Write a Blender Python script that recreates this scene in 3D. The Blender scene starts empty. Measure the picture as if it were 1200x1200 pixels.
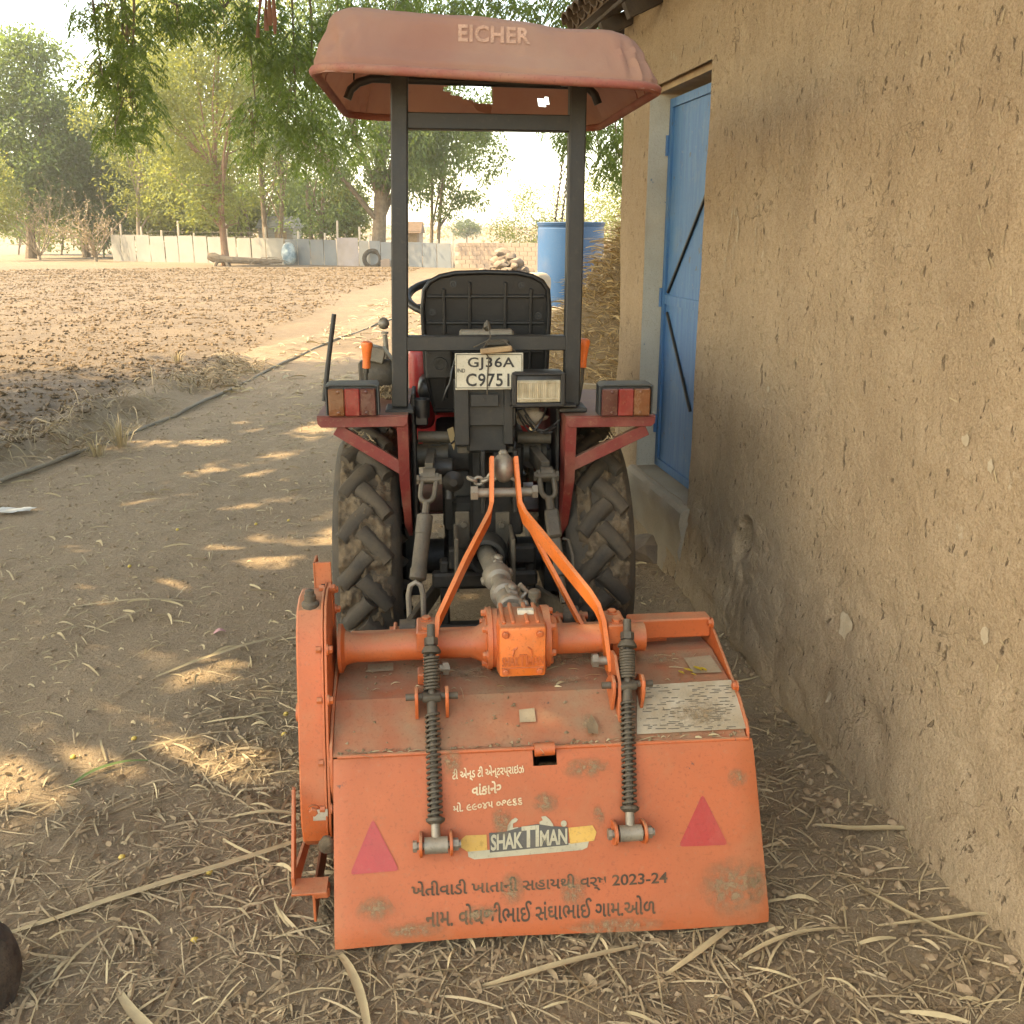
import bpy, bmesh, math, random
import numpy as np
from mathutils import Vector, Matrix

random.seed(7); rng = np.random.default_rng(7)
SC = bpy.context.scene
COL = SC.collection

# ------------------------------------------------------------------ camera, sky, sun, exposure
FPX = 1100.0; CAMH = 1.55; PITCH = math.radians(16.5)
cp, sp = math.cos(PITCH), math.sin(PITCH)
cam = bpy.data.cameras.new('camera'); cam.sensor_width = 36; cam.lens = 36 * FPX / 1200
cam.clip_start = 0.05; cam.clip_end = 3000
camo = bpy.data.objects.new('camera', cam); COL.objects.link(camo)
camo.location = (0, 0, CAMH); camo.rotation_euler = (math.pi / 2 - PITCH, 0, 0)
SC.camera = camo

SUN_EL = math.radians(52); SUN_AZ = math.radians(97)      # azimuth: from straight ahead (+y) towards the left (-x)
to_sun = Vector((-math.sin(SUN_AZ) * math.cos(SUN_EL), math.cos(SUN_AZ) * math.cos(SUN_EL), math.sin(SUN_EL)))
w = bpy.data.worlds.new('World'); SC.world = w; w.use_nodes = True
nt = w.node_tree; nt.nodes.clear()
sky = nt.nodes.new('ShaderNodeTexSky'); sky.sky_type = 'NISHITA'; sky.sun_disc = False
sky.sun_elevation = SUN_EL; sky.sun_rotation = -SUN_AZ
sky.air_density = 1.0; sky.dust_density = 1.6; sky.ozone_density = 0.5
bg = nt.nodes.new('ShaderNodeBackground'); bg.inputs['Strength'].default_value = 0.15
wo = nt.nodes.new('ShaderNodeOutputWorld')
nt.links.new(sky.outputs[0], bg.inputs['Color']); nt.links.new(bg.outputs[0], wo.inputs['Surface'])
sl = bpy.data.lights.new('sun', 'SUN'); sl.energy = 2.0; sl.angle = math.radians(0.55); sl.color = (1.0, 0.93, 0.80)
so = bpy.data.objects.new('sun', sl); COL.objects.link(so)
so.rotation_euler = to_sun.to_track_quat('Z', 'Y').to_euler(); so.location = (-20, 0, 30)
SC.view_settings.view_transform = 'Standard'; SC.view_settings.look = 'None'
SC.view_settings.exposure = 2.86; SC.view_settings.gamma = 1.0
SC.view_settings.use_curve_mapping = False
SC.view_settings.use_white_balance = True; SC.view_settings.white_balance_temperature = 9400; SC.view_settings.white_balance_tint = 8
SC.cycles.max_bounces = 6; SC.cycles.diffuse_bounces = 4; SC.cycles.glossy_bounces = 2; SC.cycles.transmission_bounces = 3; SC.cycles.transparent_max_bounces = 6

# ------------------------------------------------------------------ pixel -> place helpers (pixels of the 1200 x 1200 photograph)
def ray(px, py):
    u = (px - 600) / FPX; v = (600 - py) / FPX
    return Vector((u, cp + v * sp, v * cp - sp))
def at_z(px, py, z=0.0):
    d = ray(px, py); k = (z - CAMH) / d.z
    return Vector((k * d.x, k * d.y, z))
def at_y(px, py, Y):
    d = ray(px, py); k = Y / d.y
    return Vector((k * d.x, Y, CAMH + k * d.z))
def pix(p):
    x, y, z = p[0], p[1], p[2] - CAMH
    D = y * cp - z * sp
    return (600 + FPX * x / D, 600 - FPX * (y * sp + z * cp) / D) if D > 0.05 else (-9999, -9999)
class Frame:
    def __init__(s, ox, oy, deg):
        s.o = Vector((ox, oy, 0)); s.a = math.radians(deg); s.R = Matrix.Rotation(s.a, 3, 'Z'); s.Ri = s.R.transposed()
        s.cam = s.Ri @ (Vector((0, 0, CAMH)) - s.o)
    def __call__(s, px, py, ly):
        d = s.Ri @ ray(px, py); k = (ly - s.cam.y) / d.y
        return s.cam + d * k
    def plane(s, px, py, p0, n):
        d = s.Ri @ ray(px, py); k = (p0 - s.cam).dot(n) / d.dot(n)
        return s.cam + d * k
    def w(s, p): return s.R @ Vector(p) + s.o
T = Frame(-0.112, 3.16, 4.5)      # tractor: origin on the ground under the rear axle, +y forward
R = Frame(0.102, 1.76, 5.5)       # rotary tiller: origin on the ground under its rear board

# ------------------------------------------------------------------ noise (numpy)
def _h(i, j, s):
    n = (i * 374761393 + j * 668265263 + s * 1442695041) & 0xFFFFFFFF
    n = ((n ^ (n >> 13)) * 1274126177) & 0xFFFFFFFF
    return ((n ^ (n >> 16)) & 0xFFFF) / 65535.0
def vnoise(x, y, s=0):
    x = np.asarray(x, float); y = np.asarray(y, float)
    i = np.floor(x).astype(np.int64); j = np.floor(y).astype(np.int64)
    fx = x - i; fy = y - j; fx = fx * fx * (3 - 2 * fx); fy = fy * fy * (3 - 2 * fy)
    a = _h(i, j, s); b = _h(i + 1, j, s); c = _h(i, j + 1, s); d = _h(i + 1, j + 1, s)
    return (a + (b - a) * fx) * (1 - fy) + (c + (d - c) * fx) * fy
def fbm(x, y, s=0, o=4):
    t = 0; a = 0.5; k = 0
    for q in range(o):
        t = t + a * vnoise(np.asarray(x) * 2 ** q, np.asarray(y) * 2 ** q, s + q); k += a; a *= 0.5
    return t / k - 0.5

# ------------------------------------------------------------------ materials
class NT:
    def __init__(s, name):
        s.m = bpy.data.materials.new(name); s.m.use_nodes = True; s.t = s.m.node_tree; s.t.nodes.clear()
        s.out = s.t.nodes.new('ShaderNodeOutputMaterial')
    def n(s, typ, props=None, **ins):
        nd = s.t.nodes.new('ShaderNode' + typ)
        for k, v in (props or {}).items(): setattr(nd, k, v)
        for k, v in ins.items():
            key = int(k[1:]) if k[0] == 'i' and k[1:].isdigit() else k.replace('_', ' ')
            s.set(nd.inputs[key], v)
        return nd
    def set(s, sock, v):
        if hasattr(v, 'is_output'): s.t.links.new(v, sock)
        elif hasattr(v, 'outputs'): s.t.links.new(v.outputs[0], sock)
        else:
            if isinstance(v, (tuple, list)) and len(v) == 3 and sock.type == 'RGBA': v = (*v, 1)
            sock.default_value = v
    def noise(s, co, scale, det=4, rough=.55, dist=0): return s.n('TexNoise', Vector=co, Scale=scale, Detail=det, Roughness=rough, Distortion=dist).outputs[0]
    def ramp(s, f, lo, hi): return s.n('MapRange', i0=f, i1=lo, i2=hi).outputs[0]
    def mul(s, a, b, op='MULTIPLY'): return s.n('Math', {'operation': op, 'use_clamp': op != 'SUBTRACT'}, i0=a, i1=b).outputs[0]
    def mix(s, f, a, b):
        nd = s.t.nodes.new('ShaderNodeMix'); nd.data_type = 'RGBA'
        s.set(nd.inputs[0], f); s.set(nd.inputs[6], a); s.set(nd.inputs[7], b)
        return nd.outputs[2]
    def bump(s, h, strength, dist=.01, normal=None):
        nd = s.n('Bump', Height=h, Strength=strength, Distance=dist)
        if normal is not None: s.set(nd.inputs['Normal'], normal)
        return nd.outputs[0]
    def co(s): return s.n('TexCoord').outputs['Object']
    def up(s): return s.n('SeparateXYZ', i0=s.n('NewGeometry').outputs['Normal']).outputs[2]
    def finish(s, col, rough=.6, metal=0., normal=None, **extra):
        b = s.n('BsdfPrincipled', Base_Color=col, Roughness=rough, Metallic=metal, **extra)
        if normal is not None: s.set(b.inputs['Normal'], normal)
        s.t.links.new(b.outputs[0], s.out.inputs[0]); return s.m

DUST = (0.40, 0.285, 0.165)
def paint(name, base, base2=None, rough=.5, metal=0., dust=.35, updust=.5, chips=.0, chipc=(.06, .045, .035), sc=9., bump=.15, bsc=90., dustc=DUST):
    k = NT(name); co = k.co()
    base2 = base2 or tuple(min(1, c * 1.25 + .01) for c in base)
    c = k.mix(k.ramp(k.noise(co, sc), .35, .65), base, base2)
    n2 = k.noise(co, sc * .55, 6, .68)
    d = k.mul(k.ramp(n2, .46, .78), dust)
    u = k.mul(k.ramp(k.up(), .25, .95), updust)
    u = k.mul(u, k.ramp(k.noise(co, sc * 1.7, 5, .6), .22, .62))
    f = k.mul(d, u, 'MAXIMUM')
    c = k.mix(f, c, k.mix(k.noise(co, 160, 2), dustc, tuple(x * .72 for x in dustc)))
    sp_n = k.noise(co, 150, 3, .6)
    c = k.mix(k.mul(k.ramp(sp_n, .56, .70), .45), c, tuple(x * .45 for x in base))
    c = k.mix(k.mul(k.ramp(k.noise(co, 75, 4, .65), .58, .72), .40), c, tuple(.5 * a_ + .5 * b_ for a_, b_ in zip(base, dustc)))
    if chips > 0:
        st = k.n('Mapping', Vector=co); st.inputs['Rotation'].default_value = (.4, .3, .7); st.inputs['Scale'].default_value = (1, 14, 1)
        c = k.mix(k.mul(k.ramp(k.noise(st.outputs[0], sc * 1.6, 4, .6), .70, .74), .35), c, tuple(x * .5 for x in base))
        c = k.mix(k.mul(k.ramp(k.noise(co, sc * 3.1, 7, .7), .70 - chips * .1, .73 - chips * .1), .85), c, chipc)
    nb = k.bump(k.noise(co, bsc, 3), bump, .004, k.bump(k.noise(co, sc * .9, 3), min(.35, bump * 1.2), .012))
    r = k.n('MapRange', i0=f, i1=0., i2=1., i3=rough, i4=.93).outputs[0]
    return k.finish(c, r, metal, nb)

M = {}
M['orange'] = paint('orange_paint', (.50, .105, .027), (.43, .088, .024), .5, dust=.45, updust=.72, chips=.3, sc=7, dustc=(.36, .235, .13))
M['orange_board'] = paint('orange_board_paint', (.43, .098, .030), (.36, .083, .025), .6, dust=.68, updust=.25, chips=.3, sc=3.4, dustc=(.36, .22, .115))
M['orange_hood'] = paint('orange_hood_paint', (.38, .100, .038), (.32, .085, .034), .7, dust=.8, updust=.9, chips=.35, sc=6, dustc=(.30, .195, .11))
M['orange_bright'] = paint('orange_bright_paint', (.60, .125, .017), None, .45, dust=.25, updust=.4, sc=9)
M['knob'] = paint('orange_plastic', (.72, .13, .02), None, .4, dust=.08, updust=.2)
M['red'] = paint('red_paint', (.17, .018, .014), (.135, .015, .012), .48, dust=.35, updust=.55, chips=.1)
M['red_clean'] = paint('red_hood_paint', (.34, .016, .016), None, .35, dust=.12, updust=.25)
M['black'] = paint('black_paint', (.011, .0105, .009), (.017, .016, .0135), .5, dust=.22, updust=.40, dustc=(.11, .085, .055))
M['greasy'] = paint('greasy_iron', (.009, .008, .0062), (.022, .018, .013), .55, dust=.3, updust=.45, sc=14, bump=.4, bsc=50, dustc=(.085, .062, .038))
M['iron'] = paint('dusty_iron', (.060, .050, .035), (.095, .078, .055), .6, .25, dust=.5, updust=.6, sc=16, bump=.35, bsc=70, dustc=(.20, .145, .088))
M['steel'] = paint('grey_steel', (.20, .175, .135), (.27, .235, .18), .5, .4, dust=.35, updust=.45, sc=18, bump=.25)
M['plastic'] = paint('black_plastic', (.0065, .0062, .0058), (.010, .0095, .009), .45, dust=.18, updust=.30, sc=12, dustc=(.09, .07, .048), bump=.1)
M['cover'] = paint('light_cover_plastic', (.018, .019, .017), None, .55, dust=.25, updust=.8, dustc=(.17, .16, .12))
M['rubber'] = paint('tyre_rubber', (.034, .027, .019), (.055, .043, .029), .85, dust=.8, updust=.6, sc=11, bump=.5, bsc=45, dustc=(.135, .092, .050))
M['mud'] = paint('dried_mud', (.060, .040, .022), (.112, .076, .042), .95, dust=.2, updust=.3, sc=34, bump=1.0, bsc=90)
M['plate'] = paint('number_plate_white', (.44, .40, .30), None, .5, dust=.45, updust=.3)
M['ink'] = paint('black_ink', (.012, .011, .010), None, .6, dust=.12, updust=.1)
M['ink_worn'] = paint('worn_dark_ink', (.040, .028, .016), (.075, .045, .022), .8, dust=.45, updust=.1, sc=26, dustc=(.40, .20, .09))
M['ink_white'] = paint('worn_white_ink', (.66, .54, .34), (.56, .42, .25), .8, dust=.5, updust=.1, sc=26, dustc=(.48, .22, .10))
M['ink_canopy'] = paint('faded_cream_letters', (.36, .205, .135), None, .85, dust=.6, updust=.1, sc=30, dustc=(.42, .22, .14))
M['decal_cream'] = paint('decal_cream', (.33, .29, .19), None, .6, dust=.5, updust=.3, dustc=(.30, .21, .12))
M['decal_dusty'] = paint('dusty_sticker', (.30, .24, .15), None, .7, dust=.7, updust=.7, dustc=(.30, .195, .11))
M['dark_stone'] = paint('dark_speckled_stone', (.035, .024, .016), (.075, .052, .034), .95, dust=.3, updust=.3, sc=30, bump=1.0, bsc=60, dustc=(.13, .095, .06))
M['decal_dark'] = paint('decal_outline', (.05, .045, .035), None, .6, dust=.2, updust=.1)
M['decal_yellow'] = paint('decal_yellow', (.48, .27, .05), None, .6, dust=.55, updust=.2)
M['decal_red'] = paint('reflector_red', (.38, .028, .020), (.33, .026, .019), .4, dust=.4, updust=.05, sc=8, dustc=(.42, .17, .09))
M['decal_grey'] = paint('worn_info_sticker', (.42, .36, .26), (.30, .25, .17), .7, dust=.85, updust=.5, chips=.55, sc=16, chipc=(.10, .075, .045), dustc=(.34, .23, .12))
M['lens_amber'] = paint('amber_lens', (.11, .028, .005), None, .22, dust=.35, updust=.2, sc=18)
M['lens_red'] = paint('red_lens', (.17, .010, .010), None, .22, dust=.15, updust=.2, sc=18)
M['lens_dark'] = paint('dark_red_lens', (.055, .008, .006), None, .25, dust=.35, updust=.2, sc=18)
M['wood'] = paint('weathered_wood', (.34, .22, .11), (.24, .15, .075), .8, dust=.3, updust=.2, sc=14, bump=.5)
M['bark'] = paint('bark', (.13, .090, .056), (.20, .145, .095), .95, dust=.35, updust=.1, sc=6, bump=1.0, bsc=22)
M['bark_pale'] = paint('pale_bark', (.30, .23, .16), (.22, .165, .11), .95, dust=.2, updust=.1, sc=6, bump=.6, bsc=22)
M['bark_red'] = paint('reddish_bark', (.20, .105, .062), (.26, .15, .09), .95, dust=.2, updust=.1, sc=6, bump=.6, bsc=22)
M['sheet_white'] = paint('whitish_sheet_metal', (.24, .222, .185), (.205, .19, .16), .5, .0, dust=.35, updust=.1, sc=1.5, bump=.1)
M['sheet_grey'] = paint('grey_sheet_metal', (.135, .145, .145), (.118, .127, .127), .5, .0, dust=.35, updust=.1, sc=1.5, bump=.1)
M['sheet_pink'] = paint('pinkish_sheet_metal', (.215, .18, .165), None, .5, .0, dust=.35, updust=.1, sc=1.5, bump=.1)
M['post_stone'] = paint('concrete_post', (.42, .34, .25), None, .9, dust=.3, updust=.2, sc=3, bump=.4)
M['block'] = paint('cement_block', (.28, .205, .15), (.24, .175, .128), .95, dust=.3, updust=.3, sc=3, bump=.4)
M['block_dark'] = paint('mortar', (.30, .235, .18), None, .95, dust=.2, updust=.2, sc=3)
M['stone'] = paint('field_stone', (.095, .068, .050), (.145, .108, .080), .95, dust=.35, updust=.5, sc=4, bump=.7, bsc=18)
M['sack'] = paint('woven_sack', (.30, .24, .175), (.35, .295, .23), .9, dust=.4, updust=.3, sc=5, bump=.4, bsc=60)
M['tank'] = paint('blue_plastic_tank', (.013, .072, .175), (.016, .082, .19), .5, dust=.25, updust=.2, sc=1.6, bump=.05)
M['pipe'] = paint('grey_pipe', (.10, .082, .056), (.15, .12, .08), .7, dust=.4, updust=.6, sc=3, bump=.3)
M['paper'] = paint('white_plastic', (.42, .40, .35), None, .5, dust=.25, updust=.2)
M['chain'] = paint('dark_rope', (.05, .042, .032), None, .9, dust=.2, updust=.1)

def glass_lamp():
    k = NT('lamp_glass'); co = k.co()
    wv = k.n('TexWave', {'wave_type': 'BANDS', 'bands_direction': 'X'}, Vector=co, Scale=95., Distortion=.3)
    c = k.mix(k.ramp(k.noise(co, 24), .3, .7), (.42, .36, .24), (.62, .56, .42))
    return k.finish(c, .12, .35, k.bump(wv.outputs[0], .5, .004))
M['glass'] = glass_lamp()

def mk_wall():
    k = NT('mud_plaster'); co = k.co()
    big = k.noise(co, .9, 5, .6); mid = k.noise(co, 5, 6, .65); fine = k.noise(co, 60, 5, .7)
    c = k.mix(k.ramp(big, .36, .66), (.400, .282, .170), (.330, .226, .132))
    c = k.mix(k.mul(k.ramp(mid, .50, .72), .55), c, (.46, .338, .215))
    c = k.mix(k.mul(k.ramp(fine, .50, .68), .5), c, (.235, .15, .075))
    # lower part: grey-brown rising damp
    z = k.n('SeparateXYZ', i0=co).outputs[2]
    damp = k.mul(k.ramp(k.n('Math', {'operation': 'ADD'}, i0=z, i1=k.n('Math', {'operation': 'MULTIPLY'}, i0=mid, i1=.9).outputs[0]).outputs[0], 1.25, .25), .6)
    c = k.mix(damp, c, (.30, .232, .150))
    crk = k.n('Math', {'operation': 'ABSOLUTE'}, i0=k.n('Math', {'operation': 'SUBTRACT'}, i0=k.noise(co, 2.3, 5, .6, .5), i1=.5).outputs[0]).outputs[0]
    crack = k.mul(k.ramp(crk, .006, .0015), k.ramp(k.noise(co, 1.7, 2), .52, .60))
    c = k.mix(k.mul(crack, .7), c, (.12, .078, .042))
    smr = k.n('Mapping', Vector=co); smr.inputs['Scale'].default_value = (3, 3, .8); smr.inputs['Rotation'].default_value = (.35, 0, 0)
    c = k.mix(k.mul(k.ramp(k.noise(smr.outputs[0], 1.6, 5, .65), .47, .68), .5), c, (.27, .180, .102))
    # straw pits: small dark hollows, slightly elongated
    grain = k.noise(co, 190, 3, .7)
    c = k.mix(k.mul(k.ramp(grain, .50, .66), .50), c, (.20, .128, .064))
    c = k.mix(k.mul(k.ramp(grain, .46, .32), .45), c, (.50, .37, .22))
    mp = k.n('Mapping', Vector=co); mp.inputs['Scale'].default_value = (1, 1, .45)
    pit = k.ramp(k.noise(mp.outputs[0], 48, 3, .6, .4), .645, .70)
    c = k.mix(k.mul(pit, .8), c, (.12, .075, .038))
    pit2 = k.ramp(k.noise(mp.outputs[0], 17, 4, .62, .6), .68, .72)
    c = k.mix(k.mul(pit2, .85), c, (.11, .07, .035))
    # light chalky scuffs
    sc_ = k.mul(k.ramp(k.noise(co, 3.2, 8, .75), .665, .70), .55)
    c = k.mix(sc_, c, (.52, .42, .29))
    h = k.n('Math', {'operation': 'ADD'}, i0=k.n('Math', {'operation': 'MULTIPLY'}, i0=fine, i1=.8).outputs[0], i1=k.noise(co, 22, 5, .7)).outputs[0]
    h = k.n('Math', {'operation': 'SUBTRACT'}, i0=h, i1=k.n('Math', {'operation': 'MULTIPLY'}, i0=pit, i1=.9).outputs[0]).outputs[0]
    h = k.n('Math', {'operation': 'SUBTRACT'}, i0=h, i1=pit2).outputs[0]
    return k.finish(c, .97, 0, k.bump(h, .85, .016))
M['wall'] = mk_wall()
M['plaster_grey'] = paint('grey_cement', (.45, .41, .33), (.37, .335, .265), .9, dust=.4, updust=.3, sc=5, bump=.5, chips=.15, chipc=(.05, .12, .2))
M['scar'] = paint('pale_plaster_scar', (.43, .345, .235), (.36, .28, .18), .95, dust=.5, updust=.1, sc=20, bump=.5, dustc=(.36, .25, .14))
M['step'] = paint('cement_step', (.33, .28, .21), (.27, .22, .16), .95, dust=.5, updust=.5, sc=6, bump=.6)
def mk_door():
    k = NT('blue_door_paint'); co = k.co()
    mp = k.n('Mapping', Vector=co); mp.inputs['Scale'].default_value = (1, 6, .5)
    st = k.noise(mp.outputs[0], 6, 6, .65)
    c = k.mix(k.ramp(st, .35, .68), (.020, .105, .250), (.055, .165, .300))
    c = k.mix(k.mul(k.ramp(k.noise(co, 4, 6, .7), .55, .75), .65), c, (.14, .20, .23))
    c = k.mix(k.mul(k.ramp(k.noise(co, 13, 6, .7), .62, .66), .8), c, (.07, .085, .09))
    c = k.mix(k.mul(k.ramp(k.noise(co, 30, 6, .7), .62, .68), .45), c, (.20, .22, .21))
    return k.finish(c, .55, 0, k.bump(k.noise(co, 20, 4), .25, .006))
M['door'] = mk_door()
def mk_tile():
    k = NT('clay_tile'); co = k.co()
    c = k.mix(k.ramp(k.noise(co, 5, 5), .3, .7), (.085, .052, .030), (.135, .082, .047))
    return k.finish(c, .95, 0, k.bump(k.noise(co, 40, 4), .5, .006))
M['tile'] = mk_tile()
M['dark_wood'] = paint('smoky_wood', (.070, .046, .028), (.045, .030, .019), .9, dust=.3, updust=.2, sc=14, bump=.5, dustc=(.11, .08, .05))
def mk_canopy():
    k = NT('faded_red_canvas'); co = k.co()
    c = k.mix(k.ramp(k.noise(co, 3.5, 5), .35, .68), (.285, .135, .094), (.335, .178, .126))
    c = k.mix(k.mul(k.ramp(k.noise(co, 1.7, 6, .7), .48, .72), .5), c, (.36, .235, .16))
    c = k.mix(k.mul(k.ramp(k.noise(co, 38, 6, .7), .66, .74), .5), c, (.20, .085, .05))
    wv = k.noise(co, 420, 2)
    b1 = k.n('BsdfPrincipled', Base_Color=c, Roughness=.92)
    k.set(b1.inputs['Normal'], k.bump(wv, .35, .002, k.bump(k.noise(co, 9, 4), .35, .01)))
    tr = k.n('BsdfTranslucent', Color=(.50, .20, .12, 1))
    mx = k.n('MixShader', i0=.16, i1=b1.outputs[0], i2=tr.outputs[0])
    k.t.links.new(mx.outputs[0], k.out.inputs[0]); return k.m
M['canopy'] = mk_canopy()
M['canopy_rim'] = paint('canopy_red_piping', (.26, .072, .052), (.30, .115, .078), .8, dust=.5, updust=.45, sc=7)

def mk_leaf(name, c1, c2, tr, trf=.45):
    k = NT(name); rnd = k.n('NewGeometry').outputs['Random Per Island']
    c = k.mix(rnd, c1, c2)
    d = k.n('BsdfPrincipled', Base_Color=c, Roughness=.55)
    t = k.n('BsdfTranslucent', Color=k.mix(rnd, tr, tuple(x * .75 for x in tr)))
    mx = k.n('MixShader', i0=trf, i1=d.outputs[0], i2=t.outputs[0])
    k.t.links.new(mx.outputs[0], k.out.inputs[0]); return k.m
M['leaf_neem'] = mk_leaf('neem_leaves', (.040, .075, .016), (.085, .125, .028), (.20, .27, .045))
M['leaf_dark'] = mk_leaf('dark_leaves', (.035, .060, .017), (.070, .105, .028), (.13, .18, .035))
M['leaf_mid'] = mk_leaf('mid_leaves', (.055, .098, .026), (.100, .148, .042), (.23, .31, .065))
M['leaf_lime'] = mk_leaf('yellow_green_leaves', (.100, .138, .030), (.170, .195, .048), (.38, .38, .075))
M['leaf_dry'] = mk_leaf('dry_leaves', (.28, .20, .10), (.40, .30, .16), (.40, .28, .12), .3)

def mk_straw(name, a, b):
    k = NT(name); rnd = k.n('NewGeometry').outputs['Random Per Island']
    c = k.mix(rnd, a, b)
    c = k.mix(k.mul(k.ramp(k.noise(k.co(), 30, 3), .45, .65), .45), c, tuple(x * .55 for x in a))
    return k.finish(c, .8)
M['straw'] = mk_straw('straw', (.42, .315, .18), (.24, .168, .092))
M['straw_pale'] = mk_straw('pale_straw', (.48, .37, .205), (.33, .245, .13))
M['straw_heap'] = mk_straw('heap_straw', (.60, .42, .20), (.38, .25, .115))
M['litter'] = mk_straw('brown_litter', (.31, .215, .118), (.16, .105, .055))
M['yellow_leaf'] = mk_leaf('yellow_leaf', (.60, .42, .03), (.68, .50, .05), (.6, .45, .05), .2)
M['berry'] = paint('yellow_berry', (.50, .34, .06), None, .5, dust=.2, updust=.2)
M['green_blade'] = mk_leaf('green_blade', (.13, .19, .06), (.16, .21, .07), (.2, .28, .06), .25)
def mk_clod():
    k = NT('soil_clods'); rnd = k.n('NewGeometry').outputs['Random Per Island']
    c = k.mix(rnd, (.098, .060, .029), (.145, .093, .047))
    return k.finish(c, .97, 0, k.bump(k.noise(k.co(), 45, 4), .6, .01))
M['clod'] = mk_clod()
M['crumb'] = mk_straw('soil_crumbs', (.33, .23, .135), (.20, .132, .072))

def mk_ground():
    k = NT('soil'); co = k.co()
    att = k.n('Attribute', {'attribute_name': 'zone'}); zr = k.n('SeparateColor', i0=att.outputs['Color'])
    field, lit = zr.outputs[0], zr.outputs[1]  # first channel also darkens the far yard against strong sun
    n1 = k.noise(co, .8, 6, .62); n2 = k.noise(co, 7, 7, .7); n3 = k.noise(co, 55, 6, .75); n4 = k.noise(co, 210, 3, .7)
    path = k.mix(k.ramp(n1, .36, .64), (.245, .162, .088), (.315, .215, .122))
    path = k.mix(k.mul(k.ramp(n2, .48, .68), .6), path, (.33, .228, .132))
    path = k.mix(k.mul(k.ramp(n3, .55, .75), .6), path, (.42, .31, .19))
    path = k.mix(k.mul(k.ramp(n3, .46, .34), .65), path, (.15, .10, .055))
    path = k.mix(k.mul(k.ramp(n4, .54, .68), .55), path, (.46, .35, .22))
    path = k.mix(k.mul(k.ramp(n4, .44, .32), .5), path, (.12, .08, .045))
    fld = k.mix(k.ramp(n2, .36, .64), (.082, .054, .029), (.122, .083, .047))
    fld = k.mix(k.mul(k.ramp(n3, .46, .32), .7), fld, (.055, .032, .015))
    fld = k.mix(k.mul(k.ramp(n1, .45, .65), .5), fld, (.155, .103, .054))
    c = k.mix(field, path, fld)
    c = k.mix(k.mul(lit, k.ramp(n2, .38, .55)), c, k.mix(n3, (.22, .155, .088), (.29, .212, .13)))
    # bits of chaff
    vo = k.n('TexVoronoi', {'feature': 'F1'}, Vector=co, Scale=70.)
    ch = k.mul(k.ramp(vo.outputs[0], .16, .10), k.ramp(k.noise(co, 11, 4), .5, .62))
    c = k.mix(k.mul(ch, .75), c, (.50, .39, .23))
    h = k.n('Math', {'operation': 'ADD'}, i0=n2, i1=k.n('Math', {'operation': 'MULTIPLY'}, i0=n3, i1=.5).outputs[0]).outputs[0]
    return k.finish(c, .97, 0, k.bump(h, 1.0, .03))
M['ground'] = mk_ground()

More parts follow.
